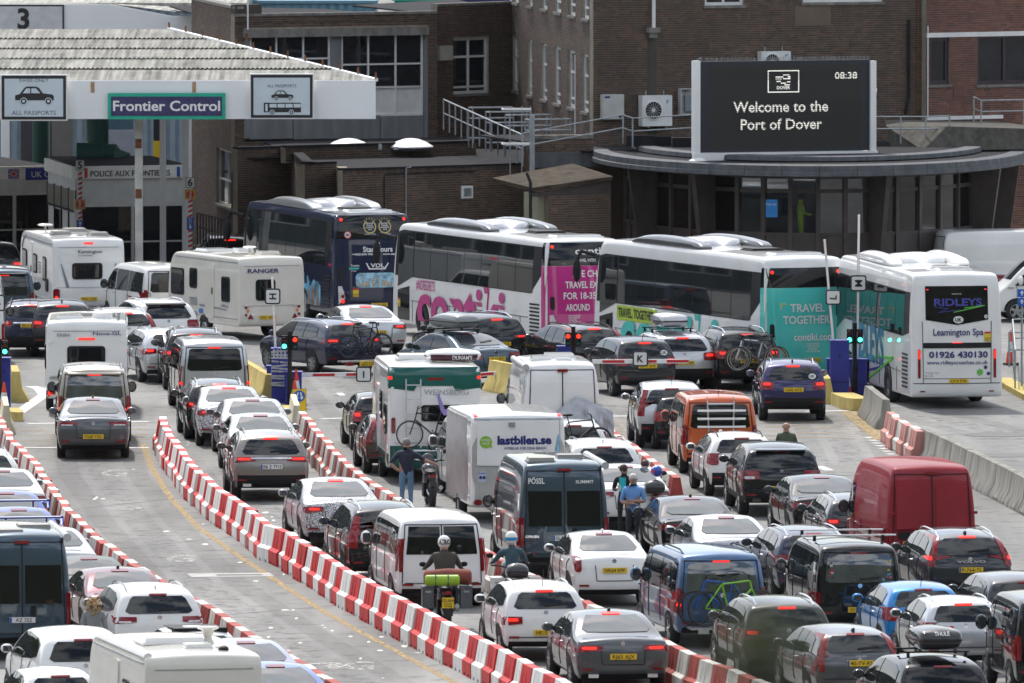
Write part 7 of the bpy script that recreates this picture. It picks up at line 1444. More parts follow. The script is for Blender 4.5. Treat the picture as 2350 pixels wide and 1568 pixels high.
for px, lb in (((8, 910, 12, 930), 'cream barrier block below the left traffic cone'), ((672, 905, 680, 930), 'cream barrier block behind the yellow keep sides sign')): jersey([(px[0], px[1]), (px[2], px[3])], .78, lb, stone('cream_plastic', (.62, .56, .42), var=.2), 1.5, .78, one=True, sq=.8)
# yellow rounded island nose and kerbs
def island(label, x, y, w_, l, h, m):
    p = G(x, y); mb = MB(); P = [(-w_/2, l/2), (-w_/2, -l*.2)]+[(w_/2*math.cos(a), -l*.2-l*.3*math.sin(a)) for a in [math.pi-math.pi*i/8 for i in range(1, 8)]]+[(w_/2, -l*.2), (w_/2, l/2)]; mb.prism(P, 0, h, 'z'); tag(mb.obj('island_nose', m, None, False, (p[0], p[1]+l/2, 0), R(8)), label, 'island')
island('yellow painted rounded island nose below the right hand signal', 1956, 944, .62, 2.6, .34, YCONC)
island('brown stained island nose beside the left barrier row', 28, 968, .35, 2.0, .25, YCONC)
def kerb(pts, w_=.3, h=.12, m=YCONC):
    P = [Vector(G(*p)) for p in pts]; mb = MB()
    for a, b in zip(P[:-1], P[1:]): mb.beam((a.x, a.y, h/2), (b.x, b.y, h/2), w_, h)
    tag(mb.obj('kerb', m), kind='structure')
kerb([(1885, 880), (1932, 925)]); kerb([(2302, 880), (2420, 945)], .5, .16); kerb([(640, 940), (700, 975)], .5, .12)
# ---------------------------------------------------------------- lane barriers: cabinets, arms, letters, signals
def cabinet(label, x0, x1, ytop, ybot, dep=.45, tape=False, m=CABBLUE):
    d = depth(ybot); a, b = gx(x0, d), gx(x1, d); h = gz(ytop, d); t = thing('barrier_cabinet', label, 'cabinet', ((a+b)/2, d+dep/2, 0)); w_ = b-a; mb = MB(); mb.box((0, 0, h/2), (w_, dep, h)); mb.box((0, 0, h+.015), (w_+.04, dep+.04, .03)); mb.obj('case', m, t)
    mb = MB(); mb.box((0, -dep/2-.006, h*.30), (w_*.94, .01, .012)); mb.box((0, -dep/2-.006, h*.75), (.03, .012, .10)); mb.obj('door_gap', GAP, t)
    if tape:
        TP = mat('silver_tape', (.48, .49, .50), .35, .3, var=.3, scale=9)
        for k in range(11):
            z = h*(.30+.065*k)+random.uniform(-.02, .02); mb = MB(); a_ = random.uniform(-.06, .06); q = .5 if k in (6, 7) else .52; mb.add([(-w_*q, -dep/2-.012, z-a_*.5), (w_*q, -dep/2-.012, z+a_*.5), (w_*q, -dep/2-.012, z+a_*.5+.05), (-w_*q, -dep/2-.012, z-a_*.5+.05), (-w_*q, -dep/2, z-a_*.5), (w_*q, -dep/2, z+a_*.5), (w_*q, -dep/2, z+a_*.5+.05), (-w_*q, -dep/2, z-a_*.5+.05)], [[0, 1, 2, 3], [0, 4, 5, 1], [3, 2, 6, 7]]); mb.obj('tape_strip', TP, t)
        for k in range(4):
            mb = MB(); mb.box((-w_*.35+w_*.23*k, -dep/2-.014, h*.93), (.05, .006, .22)); mb.obj('tape_strip', TP, t)
    return t, d
def arm(label, p0, p1, d, letter, sx, sy, rot, sz=.42, n=4):
    "barrier arm from its pivot to its tip, with a letter board"
    a, b = P3(*p0, d), P3(*p1, d); t = thing('barrier_boom', label, 'barrier boom', a); L = (b-a); mb = MB(); mb.beam((0, 0, 0), L, .06, .115); mb.obj('arm', WPAINT, t)
    for k in range(n):
        f = (k+.65)/n; q = L*f; e = L.normalized()*.30; mb = MB(); mb.beam(q-e+Vector((0, -.034, 0)), q+e+Vector((0, -.034, 0)), .006, .07) if abs(L.x) > abs(L.z) else mb.beam(q-e+Vector((0, -.034, 0)), q+e+Vector((0, -.034, 0)), .07, .006) ; mb.obj('red_strip', SIGNR, t)
    c = P3(sx, sy, d)-a; h = sz/2; r_ = .06; P = []
    def rrp(h, r_): return [(cx2+r_*math.cos(a0+math.pi/2*i/3), cz2+r_*math.sin(a0+math.pi/2*i/3)) for cx2, cz2, a0 in ((h-r_, h-r_, 0), (-h+r_, h-r_, math.pi/2), (-h+r_, -h+r_, math.pi), (h-r_, -h+r_, 1.5*math.pi)) for i in range(4)]
    mb = MB(); mb.prism([(c.x+x, c.z+z) for x, z in rrp(h, .07)], c.y-.09, c.y-.05, 'y'); o = mb.obj('letter_board', SIGNB, t); mb = MB(); mb.prism([(c.x+x, c.z+z) for x, z in rrp(h*.82, .04)], c.y-.096, c.y-.091, 'y'); mb.obj('board_face', SIGNW, o)
    rv = (math.cos(rot), 0, math.sin(rot)); uv = (-math.sin(rot), 0, math.cos(rot)); k = h*.42; text_on('lettering', letter, (c.x-uv[0]*k, c.y-.104, c.z-uv[2]*k), rv, uv, k*2, SIGNB, o, bold=.03)
    return t
SIGN_D = mat('signal_dark_green', (.01, .10, .08), .25, coat=1); SIGR_D = mat('signal_dark_red', (.16, .01, .012), .25, coat=1); LITR = mat('signal_red_lit', (.9, .05, .02), .3, emit=(1, .03, .012), es=1.5)
def signal(label, x, ytop, ybot, yhead, states, d=None):
    d = d or depth(ybot); zt3 = gz(ytop, d); zh = gz(yhead, d); t = thing('traffic_signal', label, 'traffic signal', (gx(x, d), d, 0)); mb = MB(); mb.lathe([(.075, 0), (.075, zt3*.45), (.06, zt3*.46), (.06, zt3), (0, zt3)], 12); mb.obj('pole', PLAST, t, True)
    for s, (r_, g_) in zip((-1, 1), states):
        mb = MB(); mb.box((s*.145, -.02, zh), (.155, .16, .40)); mb.box((s*.09, 0, zh+.16), (.1, .04, .03)); mb.box((s*.09, 0, zh-.16), (.1, .04, .03)); o = mb.obj('signal_head', PLAST, t)
        for dz, m in ((.09, LITR if r_ else SIGR_D), (-.09, LITG if g_ else SIGN_D)):
            mb = MB(); mb.lathe([(.062, 0), (.05, -.014), (.025, -.022), (0, -.024)], 14, (s*.145, -.102, zh+dz), 'y'); mb.obj('lens', m, o, True); mb = MB(); V = []
            for i in range(9): a = math.pi*i/8; V += [(s*.145+.075*math.cos(a), -.10, zh+dz+.075*math.sin(a)), (s*.145+.072*math.cos(a), -.19, zh+dz+.066*math.sin(a))]
            mb.add(V, [[2*i, 2*i+1, 2*i+3, 2*i+2] for i in range(8)]); mb.obj('visor', PLAST, o)
    return t
def cone(label, x, ybot, h=.75, parent=None, z=0, lit=None):
    d = depth(ybot); t = thing('traffic_cone', label, 'traffic cone', (gx(x, d), d, z), .3, 'traffic cones'); mb = MB(); mb.box((0, 0, .03), (.36, .36, .06)); mb.obj('base', PLAST, t); O = mat('cone_orange', (.70, .055, .02), .5)
    mb = MB(); mb.lathe([(.15, .06), (.11, h*.38)], 14); mb.lathe([(.072, h*.68), (.03, h), (0, h)], 14); mb.obj('cone', O, t, True); mb = MB(); mb.lathe([(.111, h*.38), (.073, h*.68)], 14); mb.obj('white_band', SIGNW, t, True)
t, dI = cabinet('blue cabinet wrapped in silver tape below the letter H arm', 622, 659, 802, 925, .5, True); cabinet('low blue cabinet with a small white notice beside the taped one', 652, 691, 856, 928, .5); cabinet('narrow blue cabinet left of the taped one', 611, 621, 842, 920, .4)
arm('raised white barrier arm with the letter H board on its side', (631, 800), (624, 637), dI+.2, 'H', 625, 680, R(90), .43, 2)
arm('lowered white barrier arm with the letter I board', (692, 861), (846, 859), dI+.2, 'I', 834, 859, 0, .42, 2)
signal('black signal post with one green and one red light by the taped cabinet', 664, 760, 932, 787, ((0, 1), (1, 0)))
cone('orange cone beside the taped blue cabinet, taller one', 679, 928, .95); cone('orange cone just in front of the taped cabinet, lower one', 675, 938, .75)
arm('lowered white barrier arm with the letter J board', (1215, 851), (1085, 861), depth(900), 'J', 1160, 858, 0, .43, 2)
arm('lowered white barrier arm with the letter K board', (1360, 830), (1582, 829), depth(905)-4.2, 'K', 1470, 823, R(-3), .42, 3)
cabinet('small blue cabinet behind the two red signals', 1279, 1316, 797, 880, .4); signal('black signal post with two red lights above the white camper', 1316, 750, 884, 779, ((1, 0), (1, 0)))
t, dL = cabinet('tall plain blue cabinet right of the purple car', 1907, 1950, 784, 917, .5); cabinet('narrow blue cabinet right of the purple car', 1899, 1906, 826, 910, .4); t, dM = cabinet('wide blue cabinet behind the two green signals', 1948, 1992, 827, 908, .5)
arm('raised leaning barrier arm with the letter L board turned sideways', (1914, 790), (1893, 550), dL+.2, 'L', 1913, 682, R(90-6), .42, 3); arm('raised upright barrier arm with the letter M board turned sideways', (1969, 830), (1972, 493), dM+.2, 'M', 1971, 650, R(90), .45, 4)
signal('black signal post with two green lights by the blue cabinets', 1963, 741, 912, 772, ((0, 1), (0, 1))); cone('orange and white cone between the blue cabinets', 1945, 912, .80)
cabinet('blue cabinet at the left edge below the green light', -6, 21, 824, 942, .5); signal('black signal post with a green light at the left edge', -3, 778, 945, 799, ((0, 1), (0, 1))); cone('orange cone at the left edge in front of the blue cabinet', 7, 950, .85)
arm('raised barrier arm with a black framed board cut by the left edge', (-10, 830), (-12, 640), depth(945)+.3, 'F', -9, 695, R(90), .45, 2)
# keep sides sign
d = depth(962); t = thing('keep_sides_sign', 'yellow board with a blue disc and two white arrows at the barrier end', 'sign', (gx(686, d), d, 0)); w_, h_ = 30*d/FOC, 60*d/FOC; mb = MB(); mb.box((0, 0, .1+h_/2), (w_, .04, h_)); mb.obj('yellow_board', YPL, t); mb = MB(); mb.box((0, .021, .1+h_/2), (w_*1.06, .02, h_*1.04)); mb.obj('black_edge', SIGNB, t)
mb = MB(); mb.lathe([(w_*.44, 0), (w_*.44, -.008), (0, -.008)], 20, (0, -.021, .1+h_*.74), 'y'); o = mb.obj('blue_disc', mat('disc_blue', (.01, .10, .50), .4), t)
for s in (-1, 1):
    q = lambda u, v: (s*u*w_, .1+h_*.74+v*w_); mb = MB(); mb.prism([q(.05, .28), (q(.14, .30)), q(.24, -.06), q(.33, -.04), q(.20, -.28), q(.04, -.12), q(.14, -.10)], -.034, -.030, 'y'); mb.obj('white_arrow', SIGNW, o)
t = thing('blue_sign', 'small blue cycle and arrow sign at the right edge', 'sign', (gx(2347, depth(900)), depth(900), 0)); d = depth(900)
for y, nm in ((673, 'upper'), (693, 'lower')): z = gz(y, d); mb = MB(); mb.box((0, 0, z), (.24, .02, .22)); o = mb.obj('sign_panel', mat('disc_blue', (.01, .1, .5)), t); mb = MB(); mb.prism([(-.02, z-.06), (.02, z-.06), (.02, z), (.06, z), (0, z+.08), (-.06, z), (-.02, z)], -.016, -.012, 'y'); mb.obj('arrow_print', SIGNW, o)
mb = MB(); mb.lathe([(.03, 0), (.03, gz(665, d))], 8, (0, .03, 0)); mb.obj('post', STEEL, t)
railing('grey railing on the yellow kerb at the right edge', [(*G(2332, 905), .12), (*G(2326, 830), .12), (*G(2400, 825), .12)], 1.1, 4.0, rails=(1., .5)); railing('grey railing with red tape further right', [(*G(2318, 842), .0), (*G(2420, 846), .0)], 1.0, 3., rails=(1., .5)); cone('large orange cone behind the right railing', 2322, 838, 1.0)
# ---------------------------------------------------------------- paint on the road
def worn(name, col, cut=.5, sc=7., amax=1., soft=.05):
    m = bpy.data.materials.new(name); m.use_nodes = True; n = m.node_tree; b = n.nodes['Principled BSDF']; b.inputs['Roughness'].default_value = .8; b.inputs['Base Color'].default_value = (*col, 1); t = n.nodes.new('ShaderNodeTexCoord'); no = n.nodes.new('ShaderNodeTexNoise'); no.inputs['Scale'].default_value = sc; no.inputs['Detail'].default_value = 8; no.inputs['Roughness'].default_value = .75
    r = n.nodes.new('ShaderNodeValToRGB'); r.color_ramp.elements[0].position = cut-soft; r.color_ramp.elements[1].position = cut+soft; r.color_ramp.elements[1].color = (amax, amax, amax, 1); n.links.new(t.outputs['Object'], no.inputs['Vector']); n.links.new(no.outputs['Fac'], r.inputs['Fac']); n.links.new(r.outputs[0], b.inputs['Alpha']); return m
RW_ = worn('road_white', (.58, .57, .54), .40); RY_ = worn('road_yellow', (.36, .25, .10), .47); RWF = worn('road_white_faint', (.50, .49, .46), .52)
def strip(px, w_, m, z=.004, name='road_marking', shift=0.):
    P = [Vector((G(*p)[0]+shift, G(*p)[1])) for p in px]; V = []; F_ = []
    for i, p in enumerate(P):
        d = (P[min(i+1, len(P)-1)]-P[max(i-1, 0)]).normalized(); nrm = Vector((-d.y, d.x))*w_/2; V += [(p.x-nrm.x, p.y-nrm.y, z), (p.x+nrm.x, p.y+nrm.y, z)]
    for i in range(len(P)-1): F_.append([2*i, 2*i+2, 2*i+3, 2*i+1])
    mb = MB(); mb.add(V, [f[::-1] for f in F_]); return tag(mb.obj(name, m), kind='structure')
strip([(336, 1020), (356, 1075), (400, 1145), (462, 1210), (535, 1262), (600, 1305), (680, 1358), (760, 1408), (830, 1447), (905, 1487), (980, 1528), (1060, 1570), (1150, 1620)], .16, RY_, shift=-.1)
for a, b in (((60, 973), (340, 968)), ((45, 1028), (340, 1028)), ((735, 962), (890, 957)), ((1395, 956), (1475, 955)), ((1850, 945), (2000, 942))): strip([a, b], .3, RW_, .008)
def hatch(quads, n, m):
    (ax, ay), (bx, by), (cx2, cy2), (dx, dy) = quads
    for k in range(n):
        f, g = k/n, (k+1)/n; L = lambda p, q, t: (p[0]+(q[0]-p[0])*t, p[1]+(q[1]-p[1])*t)
        strip([L((ax, ay), (dx, dy), f), L((bx, by), (cx2, cy2), g)], .10, m, .005+.0002*k); strip([L((ax, ay), (dx, dy), g), L((bx, by), (cx2, cy2), f)], .10, m, .0055+.0002*k)
hatch(((40, 978), (335, 974), (345, 1020), (45, 1024)), 4, RY_); hatch(((775, 966), (900, 962), (900, 1015), (800, 1020)), 4, RY_); hatch(((1395, 962), (1480, 960), (1500, 1010), (1420, 1010)), 4, RY_); hatch(((1745, 950), (1965, 945), (2030, 1010), (1745, 1010)), 6, RY_)
strip([(1950, 945), (2030, 1010)], .5, RY_, .012)
for k in range(9): x, y = 1997+k*8.2, 1005+k*6.3; strip([(x-9, y), (x+9, y-.5)], .35, RW_, .006)
strip([(68, 887), (88, 892), (100, 906), (40, 948)], .35, RW_, .006); strip([(778, 902), (785, 908)], .18, RW_); strip([(1880, 1070), (1905, 1080)], .25, RW_)
TRK = worn('tyre_rubber_marks', (.05, .05, .048), .5, 1.1, .20, .25); OIL = worn('oil_drips', (.03, .03, .028), .58, 2.6, .5, .08)
for px, w_ in (([(215, 1000), (235, 1090), (320, 1200), (450, 1335), (640, 1460), (860, 1590)], .55), ([(745, 860), (880, 1000), (960, 1060)], .5), ([(2010, 935), (2160, 960), (2350, 1010)], .6), ([(540, 1080), (640, 1200), (800, 1330)], .5), ([(1420, 930), (1500, 1000)], .5), ([(1900, 950), (1960, 1060)], .5)):
    for s in (-.85, .85): strip(px, w_, TRK, .0022, 'tyre_marks', s)
    strip(px, .7, OIL, .0026, 'oil_drips')
def ground_letter(s, x, y, wpx, lng, m):
    V, F_, w_ = layout(s, .02); d = depth(y); k = wpx*d/FOC/(V[:, 0].max()-V[:, 0].min()); P = [((a-V[:, 0].mean())*k+gx(x, d), b*lng/.7+d, .005) for a, b in V]; tag(obj('lane_letter', np_mesh('lane_letter', P, np.array(F_), [m], None, False)), kind='structure')
ground_letter('G', 262, 1093, 62, 2.3, RWF); ground_letter('G', 415, 1290, 66, 2.0, RWF); ground_letter('G', 826, 1537, 72, 1.8, RWF); ground_letter('H', 445, 1022, 40, 1.6, RWF)
strip([(720, 1525), (750, 1522), (775, 1530), (785, 1535)], .5, RWF, .006)
# drain channel and manholes
DRN = mat('drain_grating', (.09, .09, .09), .7, .3, var=.4, scale=20); strip([(432, 1321), (622, 1319)], 1.0, stone('patched_concrete', (.42, .41, .39), var=.2), .005, 'drain_patch'); strip([(495, 1320.5), (600, 1319.5)], .35, DRN, .009, 'drain_grating')
for x, y, r_ in ((315, 870, .5), (2210, 1168*0+1163, .5), (2290, 998, .9), (2305, 1045, .8), (2190, 905, .3)):
    p = G(x, y); mb = MB(); mb.add([(p[0]+r_*math.cos(a), p[1]+r_*math.sin(a), .007) for a in [2*math.pi*i/16 for i in range(16)]], [list(range(16))]); tag(mb.obj('manhole_cover', DRN), kind='structure')
random.seed(11); mb = MB()
for k in range(130):
    x, y = random.uniform(200, 1050), random.uniform(1040, 1565); cxl = 250+(y-1050)*1.05
    if abs(x-cxl-40) > 190 and random.random() < .85: continue
    p = G(x, y); a = random.uniform(.03, .10); b = random.uniform(.06, .35); n = random.randint(5, 8); mb.add([(p[0]+a*math.cos(t)*random.uniform(.6, 1.2), p[1]+b*math.sin(t)*random.uniform(.6, 1.2), .0045) for t in [2*math.pi*i/n for i in range(n)]], [list(range(n))])
tag(mb.obj('paint_flecks', RW_), kind='stuff')
for pts in ([(140, 1270), (700, 1218)], [(60, 1180), (640, 1120)], [(420, 1420), (1000, 1370)], [(250, 900), (420, 896)], [(700, 890), (1100, 880)], [(1800, 1100), (2060, 1085)], [(2060, 920), (2350, 905)], [(2130, 1000), (2400, 990)]): strip(pts, .06, mat('joint_tar', (.06, .06, .06), .8), .003, 'road_joint')
# ---------------------------------------------------------------- roof boxes, bars, bicycles
def on(veh, x, y, z=0.):
    "a place given in a vehicle's own coordinates, in the world"
    lb, loc, rz, L, W = veh; c, s = math.cos(rz), math.sin(rz); return (loc[0]+x*c-y*s, loc[1]+x*s+y*c, z), rz
def veh(word): return next(v for v in VEH if word in v[0])
def roof_box(label, v, x, y, z, L, W, H, m, letters=None, bars=True):
    p, rz = on(v, x, y, z); t = thing('roof_box', label, 'roof box', p, rz)
    V, F_ = hull([(.25, 0), (.08, .05), (.02, H*.35), (0, H*.5), (.06, H*.8), (.2, H*.97)], [(.2, H*.97), (.5, H), (L*.5, H*1.02), (L*.75, H*.93), (L*.9, H*.72), (L*.97, H*.5)], [(L*.85, 0), (L*.93, .05), (L*.98, H*.2), (L, H*.3), (L, H*.4), (L*.97, H*.5)], W, [(0, .75), (.2, .93), (.45, 1), (.7, .96), (1, .82)], rb=.08, fb=.25, lvl=1, S=(-1, -.8, -.4, 0, .4, .8, 1), plan=[.95, 1, 1, .8])
    B = Body(V, F_); obj('shell', np_mesh('shell', V, F_, [m], None, True, 0), t); mb = MB()
    for ax in 'LR': B.line(mb, [(.1, H*.44), (L-.15, H*.42)], ax, .02, .006)
    B.line(mb, [(-W*.4, H*.44), (W*.4, H*.44)], 'B', .02, .006); mb.obj('lid_seam', GAP, t)
    if letters: B.text('lettering', letters[0], 0, H*.66, H*.16, 'B', letters[1], t, bold=.02)
    if bars:
        for yy in (L*.25, L*.7): mb = MB(); mb.beam((-.62, yy, -.05), (.62, yy, -.05), .06, .03); mb.beam((-.55, yy, -.05), (-.55, yy, -.16), .05); mb.beam((.55, yy, -.05), (.55, yy, -.16), .05); mb.obj('roof_bar', PLAST, t)
    return t, B
v = veh('carrying a grey roof box'); roof_box('grey roof box on the blue grey saloon', v, -.1, 1.35, 1.57, 1.95, .82, .42, paint('box_grey', (.22, .23, .235), .3))
v = veh('carrying a pale roof box'); roof_box('pale silver roof box on the silver car behind the dark grey small car', v, -.1, .75, 1.74, 1.95, .85, .40, SILVER)
v = veh('carrying a black roof box'); t, B = roof_box('black roof box on the car in the bottom right corner', v, .0, .4, 1.78, 1.9, .88, .42, paint('box_black', (.03, .03, .034), .2, .4), ('THULE', WTX))
v = veh('white motorhome'); t, B = roof_box('maroon and white roof box on the motorhome', v, .55, .9, 2.96, 1.4, 1.45, .30, WHITE, None, False); mb = MB(); B.patch(mb, [(-.66, .04), (.66, .04)], [(-.70, .17), (.70, .17)], 'B', .01); mb.obj('maroon_band', paint('maroon', (.10, .012, .03)), t); B.text('lettering', "DUNAM'S", .2, .07, .08, 'B', WTX, t, bold=.02, off=.02)
v = veh('black van with stickers')
for y in (1.4, 2.9): p, rz = on(v, 0, y, 2.02); t = thing('roof_bar', 'white roof bar across the black van, '+('rear one' if y < 2 else 'front one'), 'roof bar', p, rz); mb = MB(); mb.beam((-1., 0, 0), (1., 0, 0), .05, .03); mb.obj('bar', WPAINT, t); mb = MB(); [mb.beam((s*.72, 0, -.12), (s*.72, 0, 0), .06) for s in (-1, 1)]; mb.obj('clamp', PLAST, t)
def roof_things():
    for w, items in (('high roof camper', ((-.45, 1.2, .5, .5, .14), (.1, 2.0, .75, .7, .16), (.1, .9, .4, .4, .10))), ('dark blue grey camper van with black', ((-.45, .7, .6, .5, .12), (.3, 1.6, .6, .5, .12))), ('white plate at the left edge', ((-.3, .8, .8, .6, .1), (.4, 1.8, .7, .6, .12)))):
        v = veh(w); par = next(o for o in C.objects if o.get('label') == v[0])
        for x, y, w_, l, h in items: roof_hatch(par, x, y, 2.54 if 'high' not in w else 2.59, w_, l, h, WHITE if 'high' in w else mat('roof_hatch_grey', (.3, .29, .27)))
        s = -1 if 'high' in w else 1; mb = MB(); mb.tube([(s*.92, .1, 2.50), (s*.92, 3.4, 2.52)], .085, 10); mb.obj('rolled_awning', mat('awning_case', (.45, .46, .47), .35, .5), par, True)
roof_things()
def bike(label, p, rz, fm, wr=.34, s=1., lean=0., flip=False, tm=TYRE, seat=True, rim=RIMD, drop=False):
    t = thing('bicycle', label, 'bicycle', p, rz); t.rotation_euler = (0, lean, rz); k = -1 if flip else 1; wb = .53*s
    for x in (-wb, wb):
        mb = MB(); mb.lathe([(wr-.035, -.008), (wr-.02, -.018), (wr, 0), (wr-.02, .018), (wr-.035, .008)], 26, (x*k, 0, wr), 'y'); o = mb.obj('wheel', tm, t, True); mb = MB(); mb.lathe([(wr-.055, -.008), (wr-.033, -.01), (wr-.033, .01), (wr-.055, .008)], 26, (x*k, 0, wr), 'y')
        for i in range(14): a = math.pi*2*i/14; mb.beam((x*k, .02*(-1)**i, wr), (x*k+math.cos(a)*(wr-.05), 0, wr+math.sin(a)*(wr-.05)), .004)
        mb.lathe([(0, -.05), (.03, -.05), (.03, .05), (0, .05)], 8, (x*k, 0, wr), 'y'); mb.obj('rim', rim, o)
    B0 = Vector((-.08*k, 0, .29*s)); ST = Vector((-.22*k, 0, .80*s)); HT = Vector((.36*k, 0, .86*s)); HB = Vector((.40*k, 0, .70*s)); RA = Vector((-wb*k, 0, wr)); FA = Vector((wb*k, 0, wr)); mb = MB()
    for a, b, r_ in ((B0, ST, .018), (ST, HT, .018), (B0, HB, .022), (HT, HB, .02)): mb.tube([a, b], r_, 7)
    for y in (-.05, .05): q = Vector((0, y, 0)); mb.tube([B0+q*.6, RA+q], .011, 5); mb.tube([ST+q*.4, RA+q], .010, 5); mb.tube([HB+q*.7, FA+q], .013, 5)
    mb.obj('frame', fm, t, True); mb = MB(); sd_ = ST+Vector((-.04*k, 0, .16*s)); mb.tube([ST, sd_], .014, 6); mb.obj('seat_post', RIMD, t)
    if seat: mb = MB(); mb.ball(sd_+Vector((.02*k, 0, .02)), (.14, .07, .035), 10, 6); mb.obj('saddle', PLAST, t, True)
    mb = MB(); h0 = HT+Vector((-.03*k, 0, .12)); mb.tube([HT, h0], .015, 6)
    if drop:
        for y in (-1, 1): mb.tube([h0, h0+Vector((0, y*.2, 0)), h0+Vector((.08*k, y*.21, 0)), h0+Vector((.09*k, y*.21, -.1)), h0+Vector((.0, y*.21, -.14))], .013, 6)
    else: mb.tube([h0+Vector((-.05*k, -.30, .03)), h0+Vector((0, -.12, 0)), h0+Vector((0, .12, 0)), h0+Vector((-.05*k, .30, .03))], .013, 6)
    mb.obj('handlebar', PLAST, t, True); mb = MB(); mb.lathe([(.10, -.05), (.10, -.045), (.085, -.045), (.085, -.05)], 14, tuple(B0), 'y'); mb.tube([B0+Vector((0, -.07, 0)), B0+Vector((.05, -.08, -.16))], .012, 5); mb.box(tuple(B0+Vector((.05, -.12, -.17))), (.09, .08, .02)); mb.tube([B0+Vector((0, .07, 0)), B0+Vector((-.05, .08, .16))], .012, 5); mb.beam(B0+Vector((0, -.045, .09)), RA+Vector((0, -.045, .04)), .008); mb.beam(B0+Vector((0, -.045, -.09)), RA+Vector((0, -.045, -.04)), .008); mb.obj('crankset', RIMD, t)
    return t
v = veh('carrying two bicycles'); BK = paint('bike_black', (.02, .02, .022), .2)
for lb, y, f in (('black touring bicycle on the rear rack of the dark blue estate, outer one', -.62, False), ('black bicycle on the rear rack of the dark blue estate, inner one', -.35, True)): p, rz = on(v, -.02 if not f else .1, y, .52); bike(lb, p, rz, BK, flip=f)
p, rz = on(v, 0, -.45, .42); t = thing('rear_rack', 'silver rear bicycle rack with a yellow plate on the dark blue estate', 'bicycle rack', p, rz); mb = MB()
for y in (-.17, .1): mb.box((0, y, 0), (1.5, .08, .04))
mb.box((0, .3, -.02), (.08, .5, .05)); mb.obj('rail', ALUP, t)
for s in (-1, 1): mb = MB(); mb.box((s*.58, -.28, -.06), (.24, .05, .10)); mb.obj('tail_lamp', LAMP, t)
mb = MB(); mb.box((.02, -.29, -.06), (.56, .03, .13)); o = mb.obj('number_plate', YPL, t); text_on('lettering', 'LJ22 CDY', (.02, -.31, -.10), (1, 0, 0), (0, 0, 1), .08, PTX, o, width=.46, bold=.012)
v = veh('white motorhome'); p, rz = on(v, -.12, -.33, .92); bike('dark bicycle with a purple child seat on the motorhome rack', p, rz, BK, rim=RIM, flip=True); p, rz = on(v, .42, -.22, .80); bike('small blue child bicycle on the motorhome rack', p, rz, paint('bike_blue', (.02, .05, .30)), wr=.24, s=.72)
p, rz = on(v, .18, -.36, 1.75); t = thing('child_seat', 'purple bicycle child seat on the motorhome rack', 'child seat', p, rz); PUR = mat('purple_plastic', (.26, .20, .50), .45); mb = MB(); mb.prism([(-.16, .5), (-.12, .52), (.02, .12), (.20, .10), (.22, 0), (.0, -.02), (-.08, .1)], -.13, .13, 'y'); mb.obj('shell', PUR, t); mb = MB(); [mb.beam((.1, s*.11, .02), (.18, s*.11, -.3), .05, .03) for s in (-1, 1)]; mb.obj('leg_guard', PUR, t)
v = veh('racing bicycles')
for lb, x, y, fm, f in (('grey racing bicycle with blue grips behind the black car, nearest one', .0, -.75, paint('bike_grey', (.12, .13, .15), .4), True), ('black racing bicycle behind the black car, middle one', .12, -.55, BK, False), ('white and red racing bicycle behind the black car, farthest one', .05, -.35, WHITE, True)): p, rz = on(v, x, y, .62); bike(lb, p, rz, fm, drop=True, flip=f, rim=RIM)
v = veh('blue van with black roof stripes')
for lb, x, y, fm, f in (('green mountain bicycle on the blue van, outer one', .12, -.42, paint('bike_lime', (.20, .50, .02)), False), ('blue mountain bicycle on the blue van, inner one', -.05, -.22, paint('bike_cobalt', (.015, .10, .42)), True)): p, rz = on(v, x, y, .50); bike(lb, p, rz, fm, wr=.37, s=1.08, flip=f)
p, rz = on(v, 0, -.25, .46); mb = MB(); mb.box((0, 0, 0), (1.5, .5, .04)); mb.box((-.5, -.26, -.05), (.22, .04, .1)); tag(mb.obj('rear_rack', ALUP, None, False, p, rz), 'flat bicycle rack behind the blue van', 'bicycle rack')
v = veh('white hatchback under the grey sheet'); p, rz = on(v, .0, -.35, .75); bike('dark bicycle on the back of the white hatchback under the grey sheet', p, rz, BK, drop=False)
v = veh('orange van'); p, rz = on(v, 0, -.12, 0); t = thing('rear_rack', 'silver tube bicycle rack on the orange van rear window', 'bicycle rack', p, rz); mb = MB()
for s in (-1, 1): mb.tube([(s*.33, .30, 1.93), (s*.33, .1, 1.80), (s*.30, 0, .95)], .022, 6)
mb.tube([(-.33, .1, 1.78), (.33, .1, 1.78)], .022, 6); mb.obj('upright', ALUP, t, True)
for z in (1.22, 1.42, 1.62): mb = MB(); mb.box((0, -.12, z), (1.2, .08, .045)); mb.obj('wheel_rail', WPAINT, t)
# grey sheet over the camper's rack
v = veh('grey sheet over its rear rack'); p, rz = on(v, .45, -.08, 0); random.seed(5); nx, nz = 22, 16; V = []; F_ = []
for i in range(nx+1):
    u = -1+2*i/nx
    for j in range(nz+1):
        f = j/nz; ridge = 1.78-.62*abs(u+.15)**1.1*(1.05 if u < 0 else .55); zt3 = ridge; zb3 = .62+.12*math.sin(u*5); z = zt3+(zb3-zt3)*f; wid = .35+.62*min(1, f*1.7)
        fold = .07*abs(math.sin(u*8.5+f*2))+.05*abs(math.sin(u*15+1.3-f*4))+.04*math.sin(u*9-f*13)-.05
        V.append((u*(.80-.10*(f > .8)*(f-.8)*5), -.05-.50*math.sin(min(1, f*1.5)*1.35)*(1-.35*abs(u)**3)+fold*min(1, f*3)*1.2+.25*max(0, f-.75), z))
F_ = [[i*(nz+1)+j, (i+1)*(nz+1)+j, (i+1)*(nz+1)+j+1, i*(nz+1)+j+1] for i in range(nx) for j in range(nz)]
